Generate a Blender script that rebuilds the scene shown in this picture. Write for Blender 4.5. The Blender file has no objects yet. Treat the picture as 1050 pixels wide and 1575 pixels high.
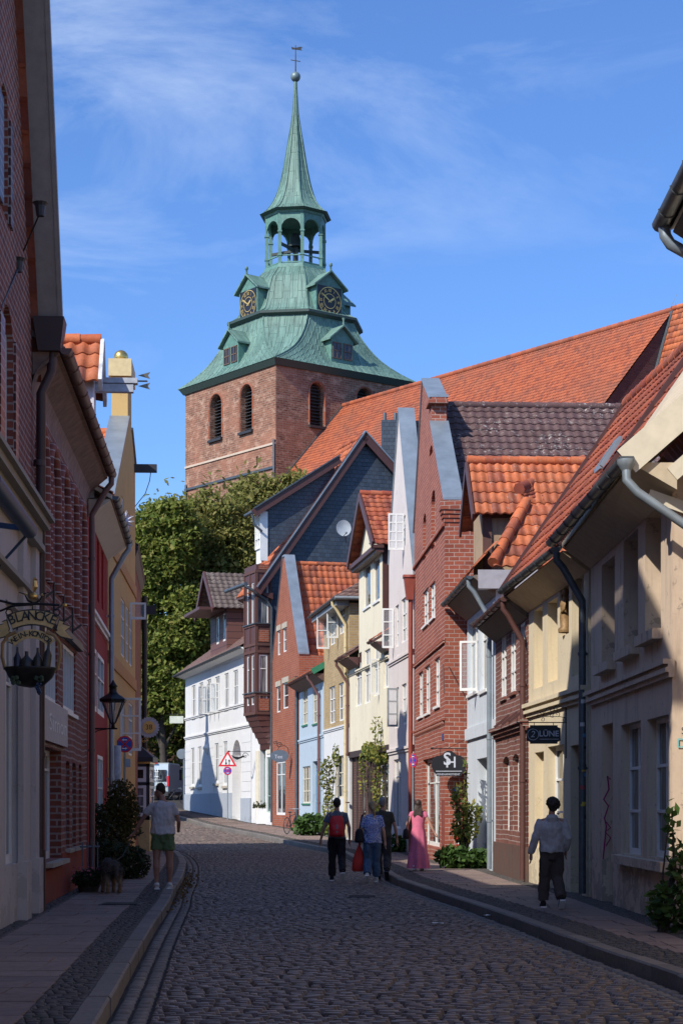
import bpy, math, random
import numpy as np
from mathutils import Vector, Matrix, noise
R = random.Random(7)
SC = bpy.context.scene
COL = SC.collection
FL, CX, HZ, EYE = 2800.0, 525.0, 1240.0, 1.55
V = Vector
# ------------------------------------------------------------------ helpers
def lerp(a, b, t): return a + (b - a) * t
def interp(tab, x):
    if x <= tab[0][0]:
        (a, b), (c, d) = tab[0], tab[1]
    elif x >= tab[-1][0]:
        (a, b), (c, d) = tab[-2], tab[-1]
    else:
        for i in range(len(tab) - 1):
            if tab[i][0] <= x <= tab[i + 1][0]:
                (a, b), (c, d) = tab[i], tab[i + 1]; break
    return b + (d - b) * (x - a) / (c - a)
def smooth_tab(tab, x):
    return (interp(tab, x - 1.2) + interp(tab, x) * 2 + interp(tab, x + 1.2)) / 4
G_TAB = [(-60, 0), (52, 0), (66, .15), (77, .27), (90, .53), (100, .87), (110, 1.2), (133, 2.0), (170, 3.2), (400, 3.4)]
def ground(D): return smooth_tab(G_TAB, D)
KL = [(-40, -1.5), (0, -1.5), (10, -1.5), (14.4, -1.78), (21, -2.22), (28.4, -2.66), (31.5, -2.9), (38, -3.3), (47, -4.0), (52, -4.5), (56, -5.0), (60, -5.75), (66, -7.2), (72, -8.9), (90, -13), (110, -17.5), (140, -27)]
KR = [(-40, 3.6), (0, 3.6), (10, 3.2), (15.4, 2.88), (19, 2.54), (23, 2.26), (26.4, 1.98), (31.5, 1.47), (36.4, 1.05), (42.6, .85), (56, .04), (66, -1.84), (76.7, -3.6), (90, -6.7), (100, -8.96), (110, -11.5), (140, -20)]
def kl(D): return smooth_tab(KL, D)
def kr(D): return smooth_tab(KR, D)
def at(u, rho, z):
    return V(((u - CX) / rho, FL / rho, z))
def zof(v, rho): return EYE - (v - HZ) / rho

def link(name, data, parent=None):
    o = bpy.data.objects.new(name, data); COL.objects.link(o)
    if parent is not None: o.parent = parent
    return o
def tag(o, label=None, cat=None, group=None, kind=None):
    if label: o['label'] = label
    if cat: o['category'] = cat
    if group: o['group'] = group
    if kind: o['kind'] = kind
    return o
def thing(name, label, cat, loc=(0, 0, 0), group=None, rz=0):
    o = link(name, None); o.location = loc; o.rotation_euler = (0, 0, rz)
    o.empty_display_size = .2
    return tag(o, label, cat, group)

SPLIT = {'verge_board', 'wall_bracket', 'rustication', 'graffiti', 'lintel', 'bumper', 'timber_post', 'flower', 'soles', 'chimney_pot', 'crack_strap', 'blind_panel', 'coping', 'lead_flashing', 'brick_infill', 'lead_string', 'bike_rack_x', 'shopfront_fascia', 'vine_leaf', 'spotlight', 'basket_handle', 'gilt_finial', 'rear_window'}
class MB:
    def __init__(s): s.v = []; s.f = []; s.uv = []; s.mi = []; s.sm = []
    def poly(s, pts, uv=None, m=0, smooth=False):
        pts = [V(p) for p in pts]
        n = V((0, 0, 0))
        for i in range(1, len(pts) - 1): n += (pts[i] - pts[0]).cross(pts[i + 1] - pts[0])
        if uv is None:
            if n.length < 1e-12: return
            n.normalize()
            if abs(n.z) < .8:
                t = V((0, 0, 1)).cross(n).normalized()
                if t.x * .3 + t.y < 0: t = -t
                b = n.cross(t)
                if b.z < 0: b = -b
                uv = [(p.dot(t), p.dot(b)) for p in pts]
            else: uv = [(p.x, p.y) for p in pts]
        i0 = len(s.v); s.v += [tuple(p) for p in pts]
        s.f.append(tuple(range(i0, i0 + len(pts)))); s.uv += uv; s.mi.append(m); s.sm.append(smooth)
    def grid(s, rows, uvf=None, m=0, smooth=True, cyc=False):
        nr, nc = len(rows), len(rows[0]); i0 = len(s.v)
        for r in rows: s.v += [tuple(p) for p in r]
        for i in range(nr - 1):
            for j in range(nc if cyc else nc - 1):
                j2 = (j + 1) % nc
                s.f.append((i0 + i * nc + j, i0 + i * nc + j2, i0 + (i + 1) * nc + j2, i0 + (i + 1) * nc + j))
                if uvf: s.uv += [uvf(i, j), uvf(i, j + 1), uvf(i + 1, j + 1), uvf(i + 1, j)]
                else: s.uv += [(j * .2, i * .2), (j * .2 + .2, i * .2), (j * .2 + .2, i * .2 + .2), (j * .2, i * .2 + .2)]
                s.mi.append(m); s.sm.append(smooth)
    def hexa(s, p, m=0):   # p: 8 points, bottom 4 then top 4 (same order)
        for q in ((3, 2, 1, 0), (4, 5, 6, 7), (0, 1, 5, 4), (1, 2, 6, 5), (2, 3, 7, 6), (3, 0, 4, 7)):
            s.poly([p[i] for i in q], m=m)
    def box(s, x0, x1, y0, y1, z0, z1, m=0, M=None):
        p = [V(c) for c in ((x0, y0, z0), (x1, y0, z0), (x1, y1, z0), (x0, y1, z0), (x0, y0, z1), (x1, y0, z1), (x1, y1, z1), (x0, y1, z1))]
        if M is not None: p = [M @ q for q in p]
        s.hexa(p, m)
    def beam(s, a, b, w, h, up=(0, 0, 1), m=0):
        a = V(a); b = V(b); d = (b - a).normalized(); up = V(up)
        x = d.cross(up)
        if x.length < 1e-4: x = d.cross(V((1, 0, 0)))
        x.normalize(); y = x.cross(d).normalized()
        x *= w / 2; y *= h / 2
        s.hexa([a - x - y, a + x - y, b + x - y, b - x - y, a - x + y, a + x + y, b + x + y, b - x + y], m)
    def tube(s, pts, r, n=8, m=0, cap=True):
        pts = [V(p) for p in pts]; rs = r if isinstance(r, (list, tuple)) else [r] * len(pts)
        rows = []; prev = None
        for i, p in enumerate(pts):
            d = (pts[min(i + 1, len(pts) - 1)] - pts[max(i - 1, 0)]).normalized()
            if prev is None: x = d.orthogonal().normalized()
            else: x = (prev - d * prev.dot(d)); x = x.normalized() if x.length > 1e-5 else d.orthogonal().normalized()
            prev = x; y = d.cross(x)
            rows.append([p + (x * math.cos(2 * math.pi * k / n) + y * math.sin(2 * math.pi * k / n)) * rs[i] for k in range(n)])
        s.grid(rows, m=m, cyc=True)
        if cap: s.poly(rows[0][::-1], m=m); s.poly(rows[-1], m=m)
    def loft(s, secs, n=14, m=0, cap=True):  # secs: (center, rx, ry[, axis_dir])
        rows = []
        for k, sec in enumerate(secs):
            c = V(sec[0]); rx, ry = sec[1], sec[2]
            d = V(sec[3]).normalized() if len(sec) > 3 else V((0, 0, 1))
            x = V((1, 0, 0)); x = (x - d * x.dot(d)).normalized(); y = d.cross(x)
            rows.append([c + x * rx * math.cos(2 * math.pi * k2 / n) + y * ry * math.sin(2 * math.pi * k2 / n) for k2 in range(n)])
        s.grid(rows, m=m, cyc=True)
        if cap: s.poly(rows[0][::-1], m=m); s.poly(rows[-1], m=m)
    def lathe(s, prof, c=(0, 0, 0), n=20, m=0, smooth=True):
        c = V(c)
        rows = [[c + V((r * math.cos(2 * math.pi * k / n), r * math.sin(2 * math.pi * k / n), z)) for k in range(n)] for r, z in prof]
        s.grid(rows, m=m, cyc=True, smooth=smooth)
    def ball(s, c, rx, ry=None, rz=None, n=12, m=0):
        ry = ry or rx; rz = rz or rx; c = V(c)
        rows = []
        for i in range(n // 2 + 1):
            t = math.pi * i / (n // 2)
            rows.append([c + V((rx * math.sin(t) * math.cos(2 * math.pi * k / n), ry * math.sin(t) * math.sin(2 * math.pi * k / n), -rz * math.cos(t))) for k in range(n)])
        s.grid(rows, m=m, cyc=True)
    def prism(s, outline, M, t, m=0, mside=None):   # outline in local xy, extruded along -z..0 of M
        a = [M @ V((x, y, 0)) for x, y in outline]; b = [M @ V((x, y, -t)) for x, y in outline]
        s.poly(a, m=m); s.poly(b[::-1], m=m)
        for i in range(len(a)):
            j = (i + 1) % len(a); s.poly([a[i], b[i], b[j], a[j]], m=mside if mside is not None else m)
    def glyphs(s, text, size, M, m=0, depth=.004, align='CENTER', bold=0):
        cu = bpy.data.curves.new('t', 'FONT'); cu.body = text; cu.size = size; cu.extrude = depth; cu.align_x = align; cu.align_y = 'CENTER'
        cu.offset = bold; cu.resolution_u = 4
        o = bpy.data.objects.new('t', cu); COL.objects.link(o)
        bpy.context.view_layer.update()
        me = bpy.data.meshes.new_from_object(o.evaluated_get(bpy.context.evaluated_depsgraph_get()))
        for p in me.polygons:
            s.poly([M @ me.vertices[i].co for i in p.vertices], m=m, uv=[(0, 0)] * len(p.vertices))
        bpy.data.objects.remove(o); bpy.data.meshes.remove(me); bpy.data.curves.remove(cu)
    def split(s):
        n = len(s.v); par = list(range(n)); key = {}
        def f(i):
            while par[i] != i: par[i] = par[par[i]]; i = par[i]
            return i
        for i, v in enumerate(s.v):
            k = (round(v[0], 3), round(v[1], 3), round(v[2], 3))
            if k in key: par[f(i)] = f(key[k])
            else: key[k] = i
        for q in s.f:
            for j in q[1:]: par[f(j)] = f(q[0])
        out = {}; o = 0
        for q, m, sm in zip(s.f, s.mi, s.sm):
            t = out.setdefault(f(q[0]), MB()); i0 = len(t.v); t.v += [s.v[j] for j in q]; t.f.append(tuple(range(i0, i0 + len(q)))); t.uv += s.uv[o:o + len(q)]; o += len(q); t.mi.append(m); t.sm.append(sm)
        return list(out.values())
    def build(s, name, mats, parent=None, remesh=None, smooth_it=0, decim=None):
        if name in SPLIT and not remesh:
            ps = s.split()
            if 1 < len(ps) < 90:
                for q in ps: r = q.build_one(name, mats, parent)
                return r
        return s.build_one(name, mats, parent, remesh, smooth_it)
    def build_one(s, name, mats, parent=None, remesh=None, smooth_it=0):
        me = bpy.data.meshes.new(name)
        off = V((0, 0, 0))
        if parent is not None and parent.get('_w'):
            off = V(parent['_w'])
        vs = [(a - off.x, b - off.y, c - off.z) for a, b, c in s.v] if off.length else s.v
        me.from_pydata(vs, [], s.f)
        if s.uv:
            l = me.uv_layers.new(name='UVMap')
            l.data.foreach_set('uv', np.array(s.uv, dtype=np.float32).ravel())
        if not isinstance(mats, (list, tuple)): mats = [mats]
        for mt in mats: me.materials.append(mt)
        me.polygons.foreach_set('material_index', s.mi)
        me.polygons.foreach_set('use_smooth', s.sm)
        me.update()
        o = link(name, me, parent)
        if parent is not None and parent.get('_w'): o['_w'] = parent['_w']
        if remesh:
            mo = o.modifiers.new('r', 'REMESH'); mo.mode = 'VOXEL'; mo.voxel_size = remesh; mo.use_smooth_shade = True
            if smooth_it:
                ms = o.modifiers.new('s', 'SMOOTH'); ms.factor = .6; ms.iterations = smooth_it
            bpy.context.view_layer.update()
            nm = bpy.data.meshes.new_from_object(o.evaluated_get(bpy.context.evaluated_depsgraph_get()))
            nm.name = name; nm.materials.clear()
            for mt in mats: nm.materials.append(mt)
            o.modifiers.clear(); o.data = nm
            nm.polygons.foreach_set('use_smooth', [True] * len(nm.polygons))
        return o
def wthing(name, label, cat, loc, group=None):
    """a thing whose parts are meshed in world coordinates; stored relative to its base"""
    o = thing(name, label, cat, loc, group); o['_w'] = [float(c) for c in loc]
    return o
def empty_part(name, parent):
    o = link(name, None, parent); o['_w'] = parent['_w']; return o
# ------------------------------------------------------------------ materials
MATS = {}
def nt(name):
    m = bpy.data.materials.new(name); m.use_nodes = True; n = m.node_tree
    for x in list(n.nodes): n.nodes.remove(x)
    out = n.nodes.new('ShaderNodeOutputMaterial'); b = n.nodes.new('ShaderNodeBsdfPrincipled')
    n.links.new(b.outputs[0], out.inputs[0]); MATS[name] = m
    return m, n, b
def N(n, t, **kw):
    x = n.nodes.new(t)
    for k, v in kw.items():
        if k in x.inputs: x.inputs[k].default_value = v
        else: setattr(x, k, v)
    return x
def c4(c): return (c[0], c[1], c[2], 1)
def mix(n, fac, a, b, mode='MIX'):
    x = n.nodes.new('ShaderNodeMix'); x.data_type = 'RGBA'; x.blend_type = mode
    for s, val in ((0, fac), (6, a), (7, b)):
        if hasattr(val, 'is_linked') or hasattr(val, 'links'): n.links.new(val, x.inputs[s])
        else: x.inputs[s].default_value = c4(val) if isinstance(val, (tuple, list)) else val
    return x.outputs[2]
def ramp(n, src, stops):
    x = n.nodes.new('ShaderNodeValToRGB'); e = x.color_ramp.elements
    while len(e) < len(stops): e.new(.5)
    for i, (p, c) in enumerate(stops):
        e[i].position = p; e[i].color = c4(c) if isinstance(c, (tuple, list)) else (c, c, c, 1)
    n.links.new(src, x.inputs[0]); return x.outputs[0]
def tc(n, kind='UV', scale=(1, 1, 1), rot=0):
    t = n.nodes.new('ShaderNodeTexCoord'); mp = n.nodes.new('ShaderNodeMapping')
    mp.inputs['Scale'].default_value = scale; mp.inputs['Rotation'].default_value = (0, 0, rot)
    n.links.new(t.outputs[kind], mp.inputs[0]); return mp.outputs[0]
def noi(n, vec, scale, detail=3, rough=.6):
    x = N(n, 'ShaderNodeTexNoise', Scale=scale, Detail=detail, Roughness=rough); n.links.new(vec, x.inputs['Vector']); return x.outputs[0]
def bump(n, b, h, dist, strength=1.0):
    x = N(n, 'ShaderNodeBump', Strength=strength, Distance=dist); n.links.new(h, x.inputs['Height']); n.links.new(x.outputs[0], b.inputs['Normal'])
def plain(name, c, rough=.6, metal=0, spec=.5, var=.12, sc=6, bmp=0):
    if name in MATS: return MATS[name]
    m, n, b = nt(name)
    b.inputs['Roughness'].default_value = rough; b.inputs['Metallic'].default_value = metal
    b.inputs['Specular IOR Level'].default_value = spec
    vec = tc(n, 'Object')
    f = noi(n, vec, sc, 4)
    col = mix(n, ramp(n, f, [(.3, 0), (.7, 1)]), tuple(x * (1 - var) for x in c), tuple(min(1, x * (1 + var)) for x in c))
    n.links.new(col, b.inputs['Base Color'])
    if bmp: bump(n, b, noi(n, vec, sc * 4, 4), bmp)
    return m
def plaster(name, c, dirt=(.25, .2, .15), amt=.35, rough=.85, bmp=.006):
    m, n, b = nt(name); b.inputs['Roughness'].default_value = rough; b.inputs['Specular IOR Level'].default_value = .25
    vec = tc(n, 'UV'); st = tc(n, 'UV', (3.0, .35, 1))
    a = noi(n, vec, .9, 6, .65); s = noi(n, st, 1.3, 5, .7); fine = noi(n, vec, 14, 4)
    col = mix(n, ramp(n, fine, [(.3, 0), (.75, 1)]), tuple(x * .93 for x in c), c)
    col = mix(n, ramp(n, a, [(.45, 0), (.75, amt)]), col, tuple(c[i] * .72 + dirt[i] * .1 for i in range(3)))
    col = mix(n, ramp(n, s, [(.52, 0), (.72, amt)]), col, dirt)
    pe = N(n, 'ShaderNodeSeparateXYZ'); n.links.new(vec, pe.inputs[0])
    lo = N(n, 'ShaderNodeMapRange'); n.links.new(pe.outputs[1], lo.inputs[0]); lo.inputs[1].default_value = .1; lo.inputs[2].default_value = 1.6; lo.inputs[3].default_value = .16; lo.inputs[4].default_value = 0
    ad = N(n, 'ShaderNodeMath', operation='ADD'); n.links.new(noi(n, vec, 2.6, 7, .7), ad.inputs[0]); n.links.new(lo.outputs[0], ad.inputs[1])
    col = mix(n, ramp(n, ad.outputs[0], [(.655 - amt * .05, 0), (.67 - amt * .05, min(1, amt * 1.6))]), col, tuple(x * .55 + .03 for x in c))
    cr_ = N(n, 'ShaderNodeTexVoronoi', Scale=.9); cr_.feature = 'DISTANCE_TO_EDGE'; w_ = N(n, 'ShaderNodeTexNoise', Scale=3.0, Detail=4.0); n.links.new(vec, w_.inputs['Vector']); vm_ = n.nodes.new('ShaderNodeVectorMath'); vm_.operation = 'MULTIPLY_ADD'; n.links.new(w_.outputs['Color'], vm_.inputs[0]); vm_.inputs[1].default_value = (.5, .5, 0); n.links.new(vec, vm_.inputs[2]); n.links.new(vm_.outputs[0], cr_.inputs['Vector'])
    cm_ = N(n, 'ShaderNodeMath', operation='MULTIPLY'); n.links.new(ramp(n, cr_.outputs['Distance'], [(.002, 1), (.007, 0)]), cm_.inputs[0]); n.links.new(ramp(n, a, [(.5, 0), (.56, amt)]), cm_.inputs[1])
    col = mix(n, cm_.outputs[0], col, tuple(x * .4 for x in c))
    n.links.new(col, b.inputs['Base Color'])
    h = mix(n, .3, a, fine); bump(n, b, h, bmp)
    return m
def brick(name, c1, c2, mortar, bw=.26, bh=.085, ms=.012, var=None, patch=None, patch_amt=.0, bmp=.008, rough=.85, wob=.0, pscale=.35):
    m, n, b = nt(name); b.inputs['Roughness'].default_value = rough; b.inputs['Specular IOR Level'].default_value = .3
    vec = tc(n, 'UV')
    if wob:
        w = N(n, 'ShaderNodeTexNoise', Scale=.8, Detail=1.0); n.links.new(vec, w.inputs['Vector'])
        vm = n.nodes.new('ShaderNodeVectorMath'); vm.operation = 'MULTIPLY_ADD'
        n.links.new(w.outputs['Color'], vm.inputs[0]); vm.inputs[1].default_value = (0, wob, 0); n.links.new(vec, vm.inputs[2]); bvec = vm.outputs[0]
    else: bvec = vec
    t = N(n, 'ShaderNodeTexBrick'); n.links.new(bvec, t.inputs['Vector'])
    t.inputs['Scale'].default_value = 1; t.inputs['Brick Width'].default_value = bw; t.inputs['Row Height'].default_value = bh
    t.inputs['Mortar Size'].default_value = ms; t.inputs['Mortar Smooth'].default_value = .15; t.inputs['Bias'].default_value = 0
    t.inputs['Color1'].default_value = c4(c1); t.inputs['Color2'].default_value = c4(c2); t.inputs['Mortar'].default_value = c4(mortar)
    col = t.outputs['Color']
    nz = noi(n, vec, 1.1, 5, .7)
    col = mix(n, ramp(n, nz, [(.35, 0), (.8, .55)]), col, tuple(x * .45 for x in c1))
    nf = noi(n, vec, 9, 4)
    col = mix(n, ramp(n, nf, [(.3, .0), (.8, .35)]), col, tuple(x * .5 for x in c2))
    if patch:
        np_ = noi(n, tc(n, 'UV', (1, 1.6, 1)), pscale, 9, .78)
        pm = mix(n, .55, col, patch); col = mix(n, ramp(n, np_, [(.5, 0), (.6, patch_amt)]), col, pm); col = mix(n, ramp(n, noi(n, vec, .25, 6, .7), [(.48, 0), (.62, .5)]), col, tuple(x * 1.25 for x in c1))
    n.links.new(col, b.inputs['Base Color'])
    inv = N(n, 'ShaderNodeMath', operation='SUBTRACT'); inv.inputs[0].default_value = 1; n.links.new(t.outputs['Fac'], inv.inputs[1])
    add = N(n, 'ShaderNodeMath', operation='MULTIPLY_ADD'); n.links.new(nf, add.inputs[0]); add.inputs[1].default_value = .4; n.links.new(inv.outputs[0], add.inputs[2])
    bump(n, b, add.outputs[0], bmp)
    return m
def tiles(name, cs, lichen=None, lamt=.5, rough=.7, dark=(.05, .03, .025), damt=.35, stripe=None, lsc=.8):
    """pantile clay; per tile colour from the integer part of the UV"""
    m, n, b = nt(name); b.inputs['Roughness'].default_value = rough; b.inputs['Specular IOR Level'].default_value = .35
    uv = tc(n, 'UV')
    fl = N(n, 'ShaderNodeVectorMath', operation='FLOOR'); n.links.new(uv, fl.inputs[0])
    wn = N(n, 'ShaderNodeTexWhiteNoise', noise_dimensions='2D'); n.links.new(fl.outputs[0], wn.inputs['Vector'])
    k = len(cs); col = ramp(n, wn.outputs[0], [(i / (k - 1), c) for i, c in enumerate(cs)])
    ob = tc(n, 'Object')
    col = mix(n, ramp(n, noi(n, ob, lsc, 7, .72), [(.46, 0), (.72, damt)]), col, dark)
    col = mix(n, ramp(n, noi(n, ob, 12, 4, .7), [(.4, 0), (.9, .5)]), col, tuple(x * .45 for x in cs[0]))
    if lichen:
        a = ramp(n, noi(n, ob, 1.0, 3), [(.42, 0), (.6, 1)]); bb = ramp(n, noi(n, ob, 9, 5, .8), [(.56, 0), (.62, 1)])
        mm = N(n, 'ShaderNodeMath', operation='MULTIPLY'); n.links.new(a, mm.inputs[0]); n.links.new(bb, mm.inputs[1])
        m2 = N(n, 'ShaderNodeMath', operation='MULTIPLY'); n.links.new(mm.outputs[0], m2.inputs[0]); m2.inputs[1].default_value = lamt
        col = mix(n, m2.outputs[0], col, lichen)
    n.links.new(col, b.inputs['Base Color']); bump(n, b, noi(n, ob, 30, 3), .004)
    return m
def panels(name, c1, c2, seam, bw, bh, ms, streak=None, rough=.6, metal=0.0, offs=.5, bmp=.01, dark=None, rot=0):
    m, n, b = nt(name); b.inputs['Roughness'].default_value = rough; b.inputs['Metallic'].default_value = metal
    vec = tc(n, 'UV'); t = N(n, 'ShaderNodeTexBrick'); n.links.new(tc(n, 'UV', rot=rot), t.inputs['Vector']); t.offset = offs
    t.inputs['Scale'].default_value = 1; t.inputs['Brick Width'].default_value = bw; t.inputs['Row Height'].default_value = bh
    t.inputs['Mortar Size'].default_value = ms; t.inputs['Mortar Smooth'].default_value = .2
    t.inputs['Color1'].default_value = c4(c1); t.inputs['Color2'].default_value = c4(c2); t.inputs['Mortar'].default_value = c4(seam)
    col = t.outputs['Color']
    s = noi(n, tc(n, 'UV', (2.2, .3, 1)), 1.0, 5, .7)
    if streak: col = mix(n, ramp(n, s, [(.42, 0), (.66, .75)]), col, streak)
    if dark: col = mix(n, ramp(n, noi(n, vec, .5, 6, .7), [(.5, 0), (.7, .6)]), col, dark)
    n.links.new(col, b.inputs['Base Color'])
    inv = N(n, 'ShaderNodeMath', operation='SUBTRACT'); inv.inputs[0].default_value = 1; n.links.new(t.outputs['Fac'], inv.inputs[1])
    bump(n, b, inv.outputs[0], bmp)
    return m
def wood(name, c, rough=.7, var=.25):
    m, n, b = nt(name); b.inputs['Roughness'].default_value = rough
    f = noi(n, tc(n, 'UV', (14, .8, 1)), 1.5, 5, .7)
    n.links.new(mix(n, ramp(n, f, [(.3, 0), (.7, 1)]), tuple(x * (1 - var) for x in c), tuple(x * (1 + var * .6) for x in c)), b.inputs['Base Color'])
    bump(n, b, f, .004); return m
def leafmat(name, cs, tr=.35):
    m, n, b = nt(name); b.inputs['Roughness'].default_value = .6; b.inputs['Specular IOR Level'].default_value = .25
    wn = N(n, 'ShaderNodeTexWhiteNoise', noise_dimensions='2D')
    fl = N(n, 'ShaderNodeVectorMath', operation='FLOOR'); n.links.new(tc(n, 'UV'), fl.inputs[0]); n.links.new(fl.outputs[0], wn.inputs['Vector'])
    k = len(cs); col = ramp(n, wn.outputs[0], [(i / (k - 1), c) for i, c in enumerate(cs)])
    n.links.new(col, b.inputs['Base Color'])
    t = n.nodes.new('ShaderNodeBsdfTranslucent'); n.links.new(col, t.inputs[0])
    ms = n.nodes.new('ShaderNodeMixShader'); ms.inputs[0].default_value = tr
    out = [x for x in n.nodes if x.type == 'OUTPUT_MATERIAL'][0]
    n.links.new(b.outputs[0], ms.inputs[1]); n.links.new(t.outputs[0], ms.inputs[2]); n.links.new(ms.outputs[0], out.inputs[0])
    return m

M_glass, n_, b_ = nt('window_glass')
b_.inputs['Roughness'].default_value = .06; b_.inputs['Specular IOR Level'].default_value = .8
_v = tc(n_, 'Object'); n_.links.new(ramp(n_, noi(n_, _v, 1.1, 2), [(.35, (.012, .015, .02)), (.6, (.03, .035, .045)), (.75, (.11, .115, .12))]), b_.inputs['Base Color'])
bump(n_, b_, noi(n_, _v, 1.5, 2), .03, .6)
M_glassl, n_, b_ = nt('curtained_glass')
b_.inputs['Roughness'].default_value = .08; b_.inputs['Specular IOR Level'].default_value = .7
_v = tc(n_, 'UV', (9, .6, 1)); n_.links.new(ramp(n_, noi(n_, _v, 1.3, 2), [(.35, (.05, .055, .065)), (.6, (.2, .21, .22)), (.75, (.42, .43, .42))]), b_.inputs['Base Color'])
M_clear, n_, b_ = nt('clear_glass')
b_.inputs['Roughness'].default_value = .03; b_.inputs['Alpha'].default_value = .25; b_.inputs['Base Color'].default_value = (.5, .58, .62, 1)

B_white = plain('white_paint', (.72, .72, .7), .45, var=.06)
B_cream = plain('cream_trim_paint', (.62, .57, .45), .6, var=.08)
B_grey = plain('grey_paint', (.22, .24, .25), .5)
B_dark = plain('dark_paint', (.03, .03, .033), .5)
B_green = plain('green_paint', (.03, .18, .1), .5)
B_zinc = plain('zinc_sheet', (.27, .32, .36), .42, .45, var=.18, sc=2)
B_zincd = plain('weathered_zinc', (.1, .12, .135), .45, .5, var=.2)
B_iron = plain('black_iron', (.015, .015, .017), .45, .3)
B_brown = plain('brown_paint', (.085, .035, .03), .5)
B_redpipe = plain('red_drainpipe_paint', (.26, .06, .04), .5)
B_gold = plain('gilding', (.75, .5, .16), .3, .9, var=.1)
B_brownwood = wood('brown_timber', (.1, .045, .035))
B_oldwood = wood('old_grey_wood', (.12, .1, .085))
B_doorblue = wood('blue_door', (.12, .25, .36))
B_stone = plain('sandstone', (.4, .36, .29), .9, var=.2, bmp=.01)
B_copper_s = plain('plain_patina', (.1, .22, .185), .6, var=.25, sc=3)
B_lead = plain('lead_sheet', (.3, .28, .29), .5, .2)
M_r1 = plaster('peeling_cream_plaster', (.62, .49, .37), (.25, .17, .12), .65)
M_r2 = plaster('yellow_cream_plaster', (.62, .53, .37), (.38, .3, .2), .4)
M_r4 = plaster('pale_blue_plaster', (.56, .61, .66), (.35, .36, .37), .45)
M_r6 = plaster('pinkish_white_plaster', (.66, .6, .57), (.35, .3, .28), .35)
M_r7 = plaster('cream_plaster', (.74, .68, .52), (.45, .38, .28), .4)
M_r9 = plaster('light_blue_plaster', (.42, .51, .58), (.28, .33, .36), .35)
M_r12 = plaster('white_render', (.66, .66, .65), (.42, .41, .4), .3)
M_l1 = plaster('greyed_white_plaster', (.5, .46, .44), (.25, .2, .18), .3)
M_l3 = plaster('red_painted_board', (.36, .04, .035), (.2, .02, .02), .3)
M_l4 = plaster('ochre_plaster', (.6, .4, .16), (.4, .22, .08), .35)
M_br5 = brick('red_brick_white_joint', (.4, .115, .068), (.26, .068, .045), (.52, .42, .37), .26, .105, .009, wob=.07)
M_br3 = brick('brown_brick', (.24, .09, .062), (.15, .055, .042), (.4, .33, .3), .24, .1, .011, wob=.1)
M_br10 = brick('orange_brick', (.4, .12, .055), (.3, .075, .04), (.3, .2, .16), .25, .1, .014)
M_br8 = brick('yellow_brick', (.52, .37, .17), (.4, .27, .12), (.45, .38, .28), .25, .095, .014)
M_brt = brick('tower_brick', (.31, .135, .085), (.17, .075, .05), (.38, .28, .21), .6, .2, .026, patch=(.62, .42, .31), patch_amt=.85, bmp=.02, pscale=1.1)
M_brl = brick('old_red_brick', (.3, .085, .05), (.17, .05, .04), (.4, .33, .3), .27, .105, .016, wob=.1)
M_brg = brick('glazed_dark_brick', (.03, .02, .025), (.2, .05, .03), (.45, .4, .36), .5, .12, .014, rough=.3)
M_brd = brick('dark_brick', (.12, .05, .04), (.08, .035, .03), (.16, .12, .1), .26, .09, .012)
M_plinth_red = plaster('red_painted_plinth', (.3, .06, .035), (.12, .04, .03), .4)
M_t_or = tiles('bright_orange_pantile', [(.42, .1, .035), (.6, .17, .065), (.5, .13, .045), (.3, .075, .04), (.55, .16, .06), (.2, .06, .04)], (.4, .33, .28), .45, damt=.6)
M_t_or2 = tiles('orange_red_pantile', [(.3, .065, .035), (.44, .11, .045), (.42, .13, .065), (.2, .045, .03), (.36, .09, .04)], damt=.6)
M_t_nave = tiles('weathered_orange_tile', [(.33, .08, .035), (.42, .11, .045), (.36, .092, .04), (.22, .06, .035)], (.3, .2, .15), .7, damt=.85, dark=(.2, .085, .055), lsc=.13)
M_t_dk = tiles('dark_mossy_tile', [(.085, .045, .045), (.12, .065, .06), (.1, .055, .055), (.14, .08, .075)], (.5, .48, .45), .75)
M_t_br = tiles('brown_tile', [(.14, .08, .065), (.2, .12, .1), (.17, .1, .08)], (.35, .3, .26), .5)
M_slate = panels('slate_shingles', (.03, .045, .07), (.055, .075, .105), (.014, .017, .022), .26, .2, .008, rough=.5, bmp=.015, streak=(.045, .055, .07))
M_copper = panels('copper_patina', (.135, .245, .2), (.17, .295, .245), (.05, .1, .085), 1.9, .72, .022, streak=(.06, .12, .105), dark=(.05, .08, .065), rough=.6, offs=.4, rot=math.pi / 2)
M_boards = wood('soffit_boards', (.2, .16, .13))

M_band, n_, b_ = nt('moulded_brick_bands'); b_.inputs['Roughness'].default_value = .8
_s = N(n_, 'ShaderNodeSeparateXYZ'); n_.links.new(tc(n_, 'Object'), _s.inputs[0]); _c = N(n_, 'ShaderNodeCombineXYZ', X=.1); n_.links.new(_s.outputs['Z'], _c.inputs['Y'])
_t = N(n_, 'ShaderNodeTexBrick'); n_.links.new(_c.outputs[0], _t.inputs['Vector']); _t.inputs['Scale'].default_value = 1; _t.inputs['Brick Width'].default_value = 50; _t.inputs['Row Height'].default_value = .125; _t.inputs['Mortar Size'].default_value = .011
_t.inputs['Color1'].default_value = (.3, .085, .05, 1); _t.inputs['Color2'].default_value = (.12, .035, .035, 1); _t.inputs['Mortar'].default_value = (.42, .34, .31, 1); n_.links.new(_t.outputs['Color'], b_.inputs['Base Color'])
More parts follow.
